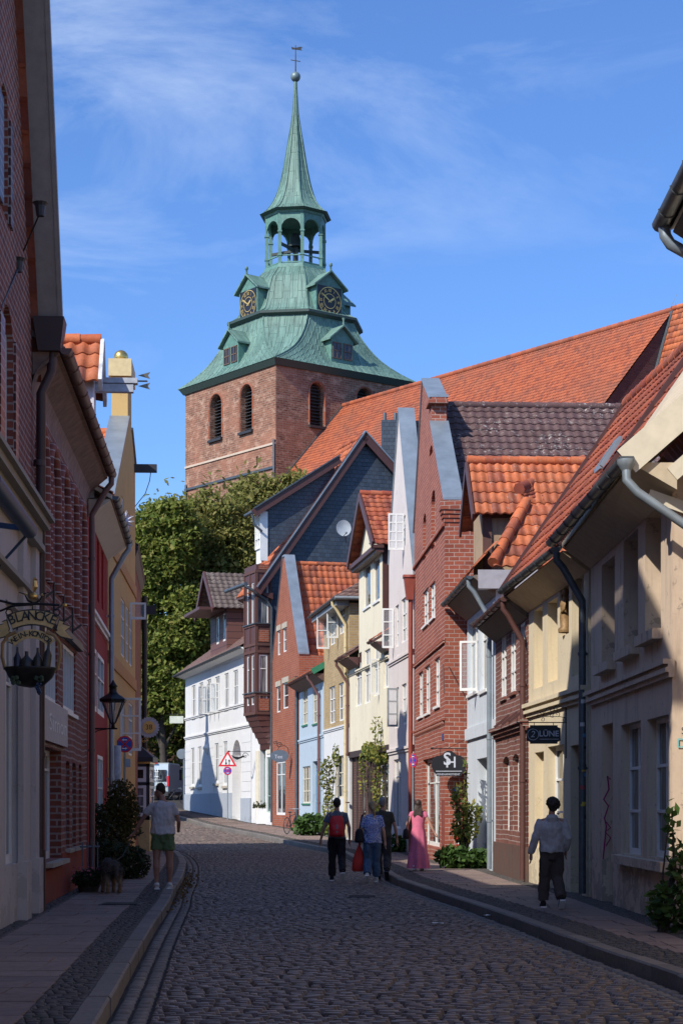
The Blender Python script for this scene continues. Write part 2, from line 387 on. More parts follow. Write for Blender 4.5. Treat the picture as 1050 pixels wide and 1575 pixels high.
# ------------------------------------------------------------------ facades and houses
class F:
    """vertical facade plane from near end P0 to far end P1 (plan); out = towards the street"""
    def __init__(s, P0, P1, side):
        s.P0 = V((P0[0], P0[1], 0)); s.P1 = V((P1[0], P1[1], 0)); s.d = (s.P1 - s.P0); s.L = s.d.length; s.d.normalize()
        s.out = V((-s.d.y, s.d.x, 0)) if side > 0 else V((s.d.y, -s.d.x, 0)); s.side = side
    def p(s, a, o, z): return s.P0 + s.d * a + s.out * o + V((0, 0, z))
    def loc(s, u, v, o=0):
        k = (u - CX) / FL; P = s.P0 + s.out * o
        a = (k * P.y - P.x) / (s.d.x - k * s.d.y); D = P.y + s.d.y * a
        return a, EYE - (v - HZ) * D / FL
    def rect(s, uL, uR, vT, vB, o=0):
        uc = (uL + uR) / 2; a0 = s.loc(uL, 0, o)[0]; a1 = s.loc(uR, 0, o)[0]
        return min(a0, a1), max(a0, a1), s.loc(uc, vB, o)[1], s.loc(uc, vT, o)[1]
def fac(uA, rA, uB, rB, side): return F(((uA - CX) / rA, FL / rA), ((uB - CX) / rB, FL / rB), side)
def fbox(mb, f, s0, s1, o0, o1, z0, z1, m=0):
    mb.hexa([f.p(s0, o0, z0), f.p(s1, o0, z0), f.p(s1, o1, z0), f.p(s0, o1, z0), f.p(s0, o0, z1), f.p(s1, o0, z1), f.p(s1, o1, z1), f.p(s0, o1, z1)], m)
def wall(mb, f, s0, s1, z0, prof, holes, m=0, reveal=.14, mrev=None, o=0):
    """front wall with real openings. prof: [(s, ztop)...]; holes: dict(s0,s1,z0,z1,arch)"""
    mrev = m if mrev is None else mrev
    br = {s0, s1}
    for h in holes: br.add(h['s'][0]); br.add(h['s'][1])
    for a, _ in prof:
        if s0 < a < s1: br.add(a)
    br = sorted(br)
    def top(x, side):
        for i in range(len(prof) - 1):
            (a, za), (b, zb) = prof[i], prof[i + 1]
            if b - a < 1e-6: continue
            if (a - 1e-6 <= x < b - 1e-6 and side > 0) or (a + 1e-6 < x <= b + 1e-6 and side < 0): return za + (zb - za) * (x - a) / (b - a)
        return prof[0][1] if x <= prof[0][0] else prof[-1][1]
    for a, b in zip(br, br[1:]):
        if b - a < 1e-5: continue
        hs = sorted([h for h in holes if h['s'][0] <= a + 1e-6 and h['s'][1] >= b - 1e-6], key=lambda h: h['s'][2])
        z = z0
        for h in hs:
            if h['s'][2] > z + 1e-4: mb.poly([f.p(a, o, z), f.p(b, o, z), f.p(b, o, h['s'][2]), f.p(a, o, h['s'][2])], m=m)
            z = h['s'][3]
        mb.poly([f.p(a, o, z), f.p(b, o, z), f.p(b, o, top(b, -1)), f.p(a, o, top(a, 1))], m=m)
    for h in holes:
        a, b, c, d = h['s']; r = h.get('reveal', reveal)
        q = lambda s_, o_, z_: f.p(s_, o_, z_)
        mb.poly([q(a, o, c), q(a, o - r, c), q(a, o - r, d), q(a, o, d)], m=mrev); mb.poly([q(b, o, c), q(b, o, d), q(b, o - r, d), q(b, o - r, c)], m=mrev)
        mb.poly([q(a, o, c), q(b, o, c), q(b, o - r, c), q(a, o - r, c)], m=mrev)
        if h.get('arch'):
            rise = h['arch'] * (b - a) / 2; n = 10; zs = d - rise; cx = (a + b) / 2; pts = []
            for i in range(n + 1):
                t = math.pi * i / n; pts.append((cx - (b - a) / 2 * math.cos(t), zs + rise * math.sin(t)))
            for i in range(n):
                (x0, y0), (x1, y1) = pts[i], pts[i + 1]
                mb.poly([q(x0, o, y0), q(x1, o, y1), q(x1, o, d), q(x0, o, d)], m=m)
                mb.poly([q(x0, o, y0), q(x0, o - r, y0), q(x1, o - r, y1), q(x1, o, y1)], m=mrev)
        else: mb.poly([q(a, o, d), q(a, o - r, d), q(b, o - r, d), q(b, o, d)], m=mrev)
        if h.get('blind') is not None: mb.poly([q(a, o - r, c), q(b, o - r, c), q(b, o - r, d), q(a, o - r, d)], m=h['blind'])
def sash(mb, f, s0, s1, z0, z1, o, cols, rows, w=.055, t=.05, bar=.028):
    fbox(mb, f, s0, s0 + w, o - t, o, z0, z1); fbox(mb, f, s1 - w, s1, o - t, o, z0, z1)
    fbox(mb, f, s0 + w, s1 - w, o - t, o, z0, z0 + w * 1.3); fbox(mb, f, s0 + w, s1 - w, o - t, o, z1 - w, z1)
    for i in range(1, cols):
        c = lerp(s0, s1, i / cols); bw = bar * (1.8 if cols % 2 == 0 and i == cols // 2 else 1) / 2
        fbox(mb, f, c - bw, c + bw, o - t - .004, o + .006, z0 + w, z1 - w)
    for r in rows:
        z = lerp(z0, z1, r); fbox(mb, f, s0 + w, s1 - w, o - t - .002, o + .003, z - bar * .7, z + bar * .7)
def window(parent, f, S, o=-.1, cols=2, rows=(.33, .66), mat=None, glass=None, sill=None, name='window', w=.055, thick=None):
    s0, s1, z0, z1 = S
    mb = MB(); sash(mb, f, s0, s1, z0, z1, o, cols, rows, w)
    wn = mb.build(name, mat or B_white, parent)
    g = MB(); g.poly([f.p(s0 + .01, o - .03, z0), f.p(s1 - .01, o - .03, z0), f.p(s1 - .01, o - .03, z1), f.p(s0 + .01, o - .03, z1)])
    g.build('pane', glass or R.choice((M_glass, M_glass, M_glassl)), wn)
    if sill:
        b = MB(); fbox(b, f, s0 - .05, s1 + .05, o - .02, sill[1] if isinstance(sill, tuple) else .05, z0 - .07, z0 - .005)
        b.build('sill', sill[0] if isinstance(sill, tuple) else sill, wn)
    return wn
def open_sash(parent, f, s, z0, z1, width, o=0, cols=2, rows=(.33, .66), mat=None, ang=90, hinge_dir=1):
    """casement leaf swung out from the facade: hinge at s, pointing outwards"""
    h = f.p(s, o, 0); a = math.radians(ang); dr = f.d * (math.cos(a) * hinge_dir) + f.out * math.sin(a); e = h + dr * width
    g = F((h.x, h.y), (e.x, e.y), 1); mb = MB(); sash(mb, g, 0, width, z0, z1, 0, cols, rows, .05, .04, .025)
    wn = mb.build('open_casement', mat or B_white, parent)
    q = MB(); q.poly([g.p(.02, -.02, z0), g.p(width - .02, -.02, z0), g.p(width - .02, -.02, z1), g.p(.02, -.02, z1)]); q.build('pane', M_clear, wn)
    return wn
def door(parent, f, S, mat, o=-.12, panels_=2, light=0.0, handle=B_iron):
    s0, s1, z0, z1 = S; mb = MB(); zt = lerp(z0, z1, 1 - light) if light else z1
    fbox(mb, f, s0, s1, o - .05, o, z0, zt - .03)
    w = (s1 - s0) / max(1, panels_)
    for i in range(panels_):
        for (a, b) in ((.08, .36), (.42, .9)):
            fbox(mb, f, s0 + i * w + .09, s0 + (i + 1) * w - .09, o, o + .022, lerp(z0, zt, a), lerp(z0, zt, b))
    d = mb.build('door', mat, parent)
    h = MB(); h.ball(f.p(s0 + .12, o + .05, lerp(z0, zt, .47)), .035); h.build('handle', handle, d)
    if light: 
        m2 = MB(); sash(m2, f, s0, s1, zt, z1, o, 3, (), .05); x = m2.build('transom_light', mat, parent)
        g = MB(); g.poly([f.p(s0, o - .03, zt), f.p(s1, o - .03, zt), f.p(s1, o - .03, z1), f.p(s0, o - .03, z1)]); g.build('pane', M_glass, x)
    return d
def band(parent, f, s0, s1, z, h, pr, mat, name='cornice', steps=2):
    mb = MB()
    for i in range(steps): fbox(mb, f, s0, s1, -.02, pr * (i + 1) / steps, z + h * i / steps, z + h * (i + 1) / steps - (.0 if i == steps - 1 else 0))
    return mb.build(name, mat, parent)
def tile_roof(mb, A, B, C, D, cw=.21, ch=.34, amp=.03, step=.03, m=0, clip=None, sub=5, seed=0):
    """A,B eave corners; C above B, D above A. S-shaped pantiles in stepped courses"""
    A, B, C, D = V(A), V(B), V(C), V(D)
    nrm = (B - A).cross(D - A).normalized()
    if nrm.z < 0: nrm = -nrm
    nc = max(2, round((B - A).length / cw)); nr = max(2, round(((D - A).length + (C - B).length) / 2 / ch))
    rr = random.Random(seed)
    prof = [0, .75, 1, .55, .1, 0][:sub + 1] if sub == 5 else [0, 1, .1, 0]
    k = len(prof) - 1
    for r in range(nr):
        v0, v1 = r / nr, (r + 1) / nr + .12 / nr
        rows = []
        for v, lift in ((v0, step), (min(v1, 1), .002)):
            a = A.lerp(D, v); b = B.lerp(C, v); row = []
            for c in range(nc):
                if clip and not clip((c + .5) / nc, (r + .5) / nr): row += [None] * k; continue
                for j in range(k):
                    q = a.lerp(b, (c + j / k) / nc)
                    row.append(q + nrm * (prof[j] * amp + lift))
            row.append(b + nrm * lift)
            rows.append(row)
        i0 = len(mb.v)
        front = [None if q is None else q - nrm * (step + .01) for q in rows[0]]
        idx = {}
        for ri, rw in enumerate((front, rows[0], rows[1])):
            for ci, q in enumerate(rw):
                if q is None: continue
                j = rr.uniform(-.006, .006); idx[(ri, ci)] = len(mb.v); mb.v.append((q.x, q.y, q.z + j * (1 if ri else 0)))
        for ci in range(nc * k):
            col = ci // k + seed * 37
            for ri in (0, 1):
                q = [idx.get((ri, ci)), idx.get((ri, ci + 1)), idx.get((ri + 1, ci + 1)), idx.get((ri + 1, ci))]
                if None in q: continue
                mb.f.append(tuple(q)); mb.mi.append(m); mb.sm.append(ri == 1)
                ro = r + .2; mb.uv += [(col + .2, ro), (col + .8, ro), (col + .8, ro + .6), (col + .2, ro + .6)]
def ridge_tiles(mb, A, B, r=.11, m=0, seg=.38):
    A, B = V(A), V(B); n = max(1, round((B - A).length / seg)); d = (B - A) / n
    for i in range(n):
        a = A + d * i; b = a + d * 1.06
        i0 = len(mb.v); mb.tube([a, b], [r * 1.12, r * .95], n=8, m=m)
        k = R.randint(0, 900)
        mb.uv[-(8 * 4 + 16):] = [(k + .5, .5)] * (8 * 4 + 16)
def gutter(parent, f, s0, s1, o, z, mat=B_zincd, r=.075, pipe_s=None, zg=.12, pmat=None, pipe_r=.045, pipe_o=.09, hook=True, dz=.0, zb=None):
    mb = MB(); a, b = f.p(s0, o, z), f.p(s1, o, z + dz)
    d = (b - a).normalized(); x = f.out; rows = []
    for q in (a, b):
        rows.append([q + x * math.cos(t) * r + V((0, 0, math.sin(t) * r)) for t in [math.pi + math.pi * k / 7 for k in range(8)]])
    mb.grid(rows); rows2 = [[q + (V((0, 0, 0))) for q in rw] for rw in rows]
    mb.poly(rows[0]); mb.poly(rows[1])
    n = int((b - a).length / .8)
    for i in range(n + 1):
        c = a.lerp(b, (i + .3) / (n + 1)); mb.tube([c + x * math.cos(t) * (r + .006) + V((0, 0, math.sin(t) * (r + .006))) for t in [math.pi + math.pi * k / 5 for k in range(6)]], .012, 4)
    g = mb.build('gutter', mat, parent)
    if pipe_s is not None:
        p = MB(); c = f.p(pipe_s, o, z - r); zt = z - .1
        pts = [c, c + V((0, 0, -.12)), f.p(pipe_s, lerp(o, pipe_o, .25), z - .32), f.p(pipe_s, pipe_o, z - o * .9 - .4), f.p(pipe_s, pipe_o, z - o - .6), f.p(pipe_s, pipe_o, zb if zb is not None else zg + .05)]
        p.tube(pts, pipe_r, 10)
        zz = z - o - 1.2
        while zz > zg + .6:
            p.tube([f.p(pipe_s, pipe_o, zz), f.p(pipe_s, pipe_o, zz + .05)], pipe_r * 1.25, 10); p.beam(f.p(pipe_s, 0, zz + .025), f.p(pipe_s, pipe_o, zz + .025), .02, .02); zz -= 1.8
        p.build('downpipe', pmat or mat, parent)
    return g
def house_body(parent, f, z0, prof, wins, mat, depth, reveal=.14, ridge=None, extra_mats=(), s0=0.012, s1=None, zbase=-.6, name='wall', gable_far=True):
    """walls: front with openings, two sides (pentagon if ridge=(o,z)), back"""
    s1 = f.L - .012 if s1 is None else s1; mb = MB()
    wall(mb, f, s0, s1, z0 + zbase, prof, wins, reveal=reveal)
    ze = prof[0][1]; zf = prof[-1][1]
    for s_, z_ in ((s0, ze), (s1, zf)):
        pts = [f.p(s_, 0, z0 + zbase), f.p(s_, 0, z_)]
        if ridge: pts += [f.p(s_, -ridge[0], ridge[1] - .06), f.p(s_, -2 * ridge[0], z_), f.p(s_, -2 * ridge[0], z0 + zbase)] if depth <= 2 * ridge[0] else [f.p(s_, -ridge[0], ridge[1] - .06), f.p(s_, -depth, ridge[1] - .06 - (depth - ridge[0]) * .6), f.p(s_, -depth, z0 + zbase)]
        else: pts += [f.p(s_, -depth, z_), f.p(s_, -depth, z0 + zbase)]
        mb.poly(pts)
    dd = 2 * ridge[0] if ridge and depth <= 2 * ridge[0] else depth
    mb.poly([f.p(s0, -dd, z0 + zbase), f.p(s1, -dd, z0 + zbase), f.p(s1, -dd, ze), f.p(s0, -dd, ze)])
    return mb.build(name, [mat] + list(extra_mats), parent)
def eave_roof(parent, f, s0, s1, over, ze, ro, zr, mat, cw=.21, ch=.34, under=None, ze2=None, zr2=None, ro2=None, backz=None, seed=1, amp=.03, thick=.1, verge=None, name='roof', over2=None):
    mb = MB(); ze2 = ze if ze2 is None else ze2; zr2 = zr if zr2 is None else zr2; ro2 = ro if ro2 is None else ro2; over2 = over if over2 is None else over2
    A, B, C, D = f.p(s0, over, ze), f.p(s1, over2, ze2), f.p(s1, -ro2, zr2), f.p(s0, -ro, zr)
    tile_roof(mb, A, B, C, D, cw, ch, amp, seed=seed)
    k = 2 * ro + .3; bz = ze if backz is None else backz
    tile_roof(mb, f.p(s1, -2 * ro2 - .3, bz), f.p(s0, -k, bz), D, C, cw * 1.5, ch * 1.2, amp, seed=seed + 3, sub=3)
    ridge_tiles(mb, D + V((0, 0, .03)), C + V((0, 0, .03)))
    r = mb.build(name, mat, parent)
    u = MB(); dz = V((0, 0, -thick)); e = .02
    u.hexa([A + dz, B + dz, C + dz, D + dz, A + V((0, 0, -.015)), B + V((0, 0, -.015)), C + V((0, 0, -.015)), D + V((0, 0, -.015))])
    # soffit box under the overhang
    u.hexa([f.p(s0 + .03, .01, ze - .42), f.p(s1 - .03, .01, ze2 - .42), f.p(s1 - .03, over2 * .93, ze2 - .12), f.p(s0 + .03, over * .93, ze - .12),
            f.p(s0 + .03, .01, ze - .1), f.p(s1 - .03, .01, ze2 - .1), f.p(s1 - .03, over2 * .93, ze2 - .1), f.p(s0 + .03, over * .93, ze - .1)])
    u.build('soffit', under or M_boards, r)
    if verge:
        w = MB(); w.beam(A + f.d * -.03 + V((0, 0, -.04)), D + f.d * -.03 + V((0, 0, -.04)), .05, .24); w.beam(B + f.d * .03 + V((0, 0, -.04)), C + f.d * .03 + V((0, 0, -.04)), .05, .24)
        w.build('verge_board', verge, r)
    return r
def coping(parent, f, prof, t, mat, lift=.02, pr=.05):
    mb = MB()
    for (a, za), (b, zb) in zip(prof, prof[1:]):
        if abs(b - a) < .05 : continue
        p = [f.p(a, pr, za), f.p(b, pr, zb), f.p(b, -t - pr, zb), f.p(a, -t - pr, za)]
        mb.hexa([q + V((0, 0, -.02)) for q in p] + [q + V((0, 0, lift + .03)) for q in p])
    return mb.build('coping', mat, parent)
def parapet(parent, f, prof, t, mat, s0, s1, zlow):
    """thickness of a gable wall standing above the roof behind it: its back and stepped ends"""
    mb = MB()
    for (a, za), (b, zb) in zip(prof, prof[1:]):
        if abs(b - a) < 1e-3:
            lo, hi = min(za, zb), max(za, zb)
            mb.poly([f.p(a, 0, lo), f.p(a, 0, hi), f.p(a, -t, hi), f.p(a, -t, lo)])
        else:
            mb.poly([f.p(a, -t, zlow), f.p(b, -t, zlow), f.p(b, -t, zb), f.p(a, -t, za)])
            mb.poly([f.p(a, 0, za - .01), f.p(b, 0, zb - .01), f.p(b, -t, zb - .01), f.p(a, -t, za - .01)])
    return mb.build('parapet', mat, parent)
def cross_roof(parent, f, s0, s1, sp, o0, o1, ze, zr, mat, cw=.21, ch=.36, seed=5, amp=.03, ze2=None, over=.0, name='roof'):
    """ridge runs away from the street; near slope faces the camera"""
    mb = MB(); ze2 = ze if ze2 is None else ze2
    n0 = (zr - ze) / (sp - s0); a0 = s0 - over; za = ze - over * n0
    tile_roof(mb, f.p(a0, o0, za), f.p(a0, o1, za), f.p(sp, o1, zr), f.p(sp, o0, zr), cw, ch, amp, seed=seed)
    tile_roof(mb, f.p(s1 + over, o1, ze2), f.p(s1 + over, o0, ze2), f.p(sp, o0, zr), f.p(sp, o1, zr), cw * 1.5, ch, amp, seed=seed + 2, sub=3)
    ridge_tiles(mb, f.p(sp, o0, zr + .03), f.p(sp, o1, zr + .03))
    return mb.build(name, mat, parent)
def H(s, **k): return dict(s=s, **k)

def start_house(name, label, f, zg, cat='house', group='houses along the lane'):
    p = f.p(0, 0, zg); o = wthing(name, label, cat, (p.x, p.y, p.z), group); return o

# ================================================================== RIGHT SIDE
r1 = fac(1034, 128, 908, 98.4, 1)
h = start_house('cream_house', 'peeling cream house with graffiti and a boarded gable, nearest on the right pavement', r1, .12)
px = lambda f, *a: f.rect(*a)
W1 = [px(r1, 954.5, 985, 1112, 1315), px(r1, 995, 1028, 1103, 1320)]
D1 = px(r1, 925, 942, 1114, 1394)
U1 = [px(r1, 925, 945, 862, 1020), px(r1, 959, 981, 822, 996), px(r1, 992, 1016, 786, 972)]
holes = [H(w, reveal=.2) for w in W1] + [H(D1, reveal=.35)] + [H(w, reveal=.28) for w in U1]
zE1 = 5.45
house_body(h, r1, .12, [(0, zE1), (r1.L, zE1)], holes, M_r1, 9, ridge=(3.6, 9.1))
for w in W1:
    wn = window(h, r1, w, -.12, 2, (.33, .66), w=.06)
for w in U1: window(h, r1, w, -.24, 2, (.35, .68), w=.06)
for w in U1: band(h, r1, w[0] - .1, w[1] + .1, w[2] - .14, .13, .13, M_r1, 'sill', 1)
b_ = MB(); fbox(b_, r1, W1[1][0] - .08, W1[0][1] + .12, -.02, .12, W1[0][2] - .14, W1[0][2] - .02); b_.build('sill', M_r1, h)
door(h, r1, D1, M_r1, -.33, 1)
mb = MB()
for i, (pr, za, zb) in enumerate(((.05, 3.1, 3.16), (.09, 3.16, 3.22), (.06, 3.22, 3.26), (.12, 3.26, 3.32))): fbox(mb, r1, -.02, r1.L - .1, -.02, pr, za, zb)
mb.build('cornice', M_r1, h)
eave_roof(h, r1, -.35, r1.L - .01, .57, 5.72, 3.2, 9.1, M_t_or2, ze2=5.68, zr2=9.1, ro2=1.95, over2=.45, under=plain('cream_soffit', (.5, .42, .3), .8), seed=2, ch=.3)
gutter(h, r1, -.4, r1.L, .62, 5.68, r=.085, pipe_s=None)
p = MB(); q0 = r1.p(-.38, .62, 5.6)   # pipe of the near end crossing the gable towards the right
p.tube([q0, q0 + V((0, -.02, -.2)), q0 + V((.12, -.05, -.35)), q0 + V((.5, -.08, -.62)), q0 + V((1.4, -.1, -1.25))], .055, 12)
p.lathe([(0.055, 0), (.09, .06), (.11, .1), (.11, .14)], q0 + V((0, 0, -.1)), 12); p.build('downpipe', B_zinc, h)
# gable boarding facing the camera: rake boards
g1 = MB(); A = r1.p(-.36, .62, 5.62); B = r1.p(-.36, -3.2, 8.95)
g1.beam(A, B, .05, .34, up=(0, 0, 1)); g1.beam(A + V((.55, .04, -.14)), A + V((.55, .04, -.14)) + (B - A), .03, .18)
g1.build('verge_board', B_cream, h)
g2 = MB(); g2.beam(r1.p(-.05, .3, 5.28), r1.p(-.05, -1.6, 4.62), .04, .14); g2.build('brace', B_cream, h)
# graffiti on the side wall and in the doorway
gr = MB(); 
for i, (t, z, c, sz, dx) in enumerate((('SM', 2.45, 1, .2, .1), ('DK', 2.3, 2, .26, .08), ('R', 2.05, 0, .25, .09), ('M', 1.82, 0, .22, .09), ('S', 1.6, 0, .26, .1))):
    base = r1.p(-.006, -dx - .08, z)
    gr.glyphs(t, sz * .62, Matrix.Translation(base) @ Matrix.Rotation(math.pi / 2, 4, 'X'), m=c, depth=.001)
pts = [(0, 0), (.12, .5), (.05, .62), (.2, .8), (.02, .9), (.22, 1.05), (.16, 1.25), (.28, 1.2)]
s_, z_ = D1[0] + .12, .75
gr.tube([r1.p(D1[1] - .006, -.02 - a * .4, z_ + b) for a, b in pts], .011, 5, m=3); gr.tube([r1.p(D1[1] - .006, -.03 - a * .35, z_ + .2 + b * .6) for a, b in ((.1, 0), (.3, .2), (.05, .35), (.3, .45), (.1, .6))], .009, 5, m=3)
gr.build('graffiti', [plain('violet_spray', (.14, .05, .28)), plain('black_spray', (.02, .02, .03)), plain('turquoise_spray', (.2, .5, .5)), plain('magenta_spray', (.35, .02, .14))], h)

r2 = fac(905.5, 98, 812, 81.8, 1)
h = start_house('yellow_house', 'pale yellow rendered house with a hanging black shop sign and niche figure', r2, .12)
U = [px(r2, 821, 834, 936, 1058), px(r2, 842, 857, 923, 1048), px(r2, 879, 897, 885, 1038)]
NI = px(r2, 861, 874.5, 903, 977)
GW = [px(r2, 842, 867, 1147, 1300), px(r2, 822, 836, 1157, 1305)]
DR = px(r2, 877, 894.5, 1146, 1376)
house_body(h, r2, .12, [(0, 5.4), (r2.L, 5.4)], [H(w, reveal=.22) for w in U] + [H(NI, reveal=.1)] + [H(GW[0], reveal=.2), H(GW[1], reveal=.14, blind=0), H(DR, reveal=.3)], M_r2, 9, ridge=(3, 8.7))
for w in U[2:]: window(h, r2, w, -.16, 2, (.35, .68))
for w in U[:2]: 
    m_ = MB(); m_.poly([r2.p(w[0], -.215, w[2]), r2.p(w[1], -.215, w[2]), r2.p(w[1], -.215, w[3]), r2.p(w[0], -.215, w[3])]); m_.build('blind_panel', M_r2, h)
window(h, r2, GW[0], -.14, 2, (.33, .66), w=.07)
door(h, r2, DR, plain('dark_brown_door', (.05, .03, .025)), -.28, 1, light=.15)
m_ = MB(); m_.poly([r2.p(NI[0], -.098, NI[2]), r2.p(NI[1], -.098, NI[2]), r2.p(NI[1], -.098, NI[3]), r2.p(NI[0], -.098, NI[3])], m=1)
c = (NI[0] + NI[1]) / 2; zz = NI[2]
m_.lathe([(.12, .04), (.13, .1), (.09, .14), (.1, .3), (.085, .42), (.1, .52), (.07, .6), (.035, .64), (.055, .68), (.06, .74), (.03, .79), (.001, .8)], r2.p(c, -.02, zz), 10); m_.tube([r2.p(c - .1, -.0, zz + .55), r2.p(c - .16, .03, zz + .42), r2.p(c - .05, .06, zz + .38)], .025, 6); m_.tube([r2.p(c + .1, .0, zz + .2), r2.p(c + .12, .02, zz + .7)], .014, 6)
m_.build('niche_figure', [plain('dull_gilt_wood', (.22, .13, .05), .6, .2, var=.4, sc=18), B_brown], h)
mb = MB()
for pr, za, zb in ((.05, 3.2, 3.27), (.1, 3.27, 3.33), (.07, 3.33, 3.38), (.13, 3.38, 3.45)): fbox(mb, r2, 0, r2.L + .03, -.02, pr, za, zb)
mb.build('cornice', M_r2, h)
eave_roof(h, r2, .012, r2.L + .1, .45, 5.66, 1.95, 9.12, M_t_or2, ze2=5.6, zr2=9.15, ro2=1.9, under=plain('yellow_soffit', (.5, .4, .26), .8), seed=7, ch=.32, verge=B_brown)
gutter(h, r2, 0.05, r2.L + .1, .5, 5.62, r=.08, pipe_s=.08, pmat=B_zincd, pipe_r=.06)
sk = MB(); A = r2.p(.5, -.35, 6.95); e1 = (r2.p(0, -1.95, 9.12) - r2.p(0, .45, 5.66)).normalized()
n1 = e1.cross(r2.d).normalized(); n1 = n1 if n1.z > 0 else -n1
for a in (0, 1):
    sk.beam(A + r2.d * .45 * a + n1 * .06, A + r2.d * .45 * a + e1 * .55 + n1 * .06, .05, .07); sk.beam(A + e1 * .55 * a + n1 * .06, A + e1 * .55 * a + r2.d * .45 + n1 * .06, .05, .07)
sk.poly([A + n1 * .08, A + r2.d * .45 + n1 * .08, A + r2.d * .45 + e1 * .55 + n1 * .08, A + e1 * .55 + n1 * .08], m=1)
sk.build('skylight', [B_zinc, M_glass], h)

r3 = fac(812, 82, 762, 71, 1)
h = start_house('brown_brick_house', 'low brown brick house with white joints and old wooden eave beside the pale blue one', r3, .12)
U = [px(r3, 770, 778.5, 977, 1073), px(r3, 784.5, 793, 966, 1065), px(r3, 799, 807, 958, 1057)]
G = [px(r3, 773, 783, 1164, 1278), px(r3, 788, 797.5, 1160, 1279), px(r3, 801, 808, 1156, 1280)]
house_body(h, r3, .12, [(0, 5.2), (r3.L, 5.2)], [H(w, reveal=.1) for w in U] + [H(w, reveal=.16, arch=.25) for w in G], M_br3, 8, ridge=(3, 6.3))
for w in U: window(h, r3, w, -.02, 2, (.33, .66), sill=M_br3)
for w in G: window(h, r3, w, -.11, 2, (.3, .66))
band(h, r3, 0, r3.L, 2.98, .22, .16, M_br3, 'cornice', 3)
pl_ = MB(); fbox(pl_, r3, 0, r3.L, -.02, .05, -.4, .78); pl_.build('plinth', plaster('brown_plinth', (.12, .07, .055), (.05, .03, .03), .5), h)
eave_roof(h, r3, .012, r3.L, .42, 5.5, 3, 6.3, M_t_br, under=B_oldwood, seed=9)
gutter(h, r3, 0, r3.L, .46, 5.46, mat=B_brown, pipe_s=.1, pmat=B_brown, pipe_r=.055, zg=.12)
cr = MB()
for a in (.35, 1.6, 2.9): cr.beam(r3.p(a, .0, 3.4), r3.p(a, .3, 3.15), .07, .05)
cr.build('wall_bracket', B_brown, h)

r4 = fac(762, 71, 718, 62.5, 1)
h = start_house('pale_blue_house', 'pale blue rendered narrow house with orange hipped tile roof and attic window', r4, .12)
U = [px(r4, 719.5, 735, 955, 1066), px(r4, 737.5, 749.5, 950, 1062)]
DR = px(r4, 733, 752, 1166, 1345)
house_body(h, r4, .12, [(0, 6.5), (r4.L, 6.5)], [H(w, reveal=.12) for w in U] + [H(DR, reveal=.3)], M_r4, 8, ridge=None)
for w in U: window(h, r4, w, -.08, 2, (.72,), sill=B_white, w=.05)
s_, _ = r4.loc(727, 1000); open_sash(h, r4, U[0][0] + .15, U[0][2], U[0][3] - .55, .42, 0, 1, (), mat=B_white, ang=75)
door(h, r4, DR, B_white, -.24, 1, light=.28)
band(h, r4, 0, r4.L, 3.15, .28, .06, M_r4, 'cornice', 1)
# hipped end facing the camera + attic storey with its own orange roof
mb = MB()
for_clip = lambda x0, x1: None
E0 = r4.p(-.02, .45, 6.72); E1 = r4.p(r4.L + .25, .5, 6.62)
tile_roof(mb, E0, E1, r4.p(r4.L + .25, -.05, 7.3), r4.p(.1, -.05, 7.3), .2, .33, seed=11)          # street slope
# hip slope facing the camera
hx0, hx1 = r4.p(-.05, .06, 6.72), r4.p(-.05, -3.6, 6.72)
hipA, hipB = r4.p(1.45, -.88, 8.3), r4.p(1.45, -3.6, 8.3)
tile_roof(mb, hx0, hx1, hipB, r4.p(1.45, .06, 8.3), .2, .34, seed=12, amp=.035, clip=lambda a, b: a > b * .257 - .01)
ridge_tiles(mb, hx0 + V((0, 0, .1)), hipA + V((0, 0, .1)), r=.12)
mb.build('roof', M_t_or, h)
at_ = MB()   # attic wall with window, facing the camera
fA = F((r4.p(1.62, .1, 0).x, r4.p(1.62, .1, 0).y), (r4.p(1.62, -3.2, 0).x, r4.p(1.62, -3.2, 0).y), -1)
fA.out = V((0, -1, 0)) if fA.out.y > 0 else fA.out
aw = px(fA, 742, 757, 790, 834)
wall(at_, fA, 0, fA.L, 6.6, [(0, 8.2), (fA.L, 8.2)], [H(aw, reveal=.08)])
at_.poly([r4.p(1.62, .1, 6.5), r4.p(3.2, .1, 6.5), r4.p(3.2, .1, 8.2), r4.p(1.62, .1, 8.2)])
dm = at_.build('dormer', [plaster('rubble_infill', (.4, .3, .2), (.2, .08, .05), .6)], h)
window(dm, fA, aw, -.04, 1, (.5,), w=.07)
tb = MB()
for a in (.02, .12): fbox(tb, fA, a, a + .1, .0, .05, 6.7, 8.18)
fbox(tb, fA, 0, fA.L, .0, .06, 8.05, 8.2); tb.build('timber_post', B_brownwood, dm)
mb = MB(); q = lambda s_, o_, z_: r4.p(s_, o_, z_)
tile_roof(mb, q(1.3, .3, 8.08), q(1.3, -2.9, 8.08), q(2.6, -2.9, 9.48), q(2.6, .3, 9.48), .2, .4, seed=14, amp=.04)
tile_roof(mb, q(3.9, -2.9, 8.08), q(3.9, .3, 8.08), q(2.6, .3, 9.48), q(2.6, -2.9, 9.48), .3, .4, seed=15, amp=.04, sub=3)
ridge_tiles(mb, q(2.6, .32, 9.53), q(2.6, -2.9, 9.53))
up = mb.build('upper_roof', M_t_or, h)
vb = MB(); vb.beam(q(1.25, .34, 8.0), q(2.6, .34, 9.43), .05, .2); vb.beam(q(3.9, .34, 8.0), q(2.6, .34, 9.43), .05, .2); vb.build('verge_board', B_brown, up)
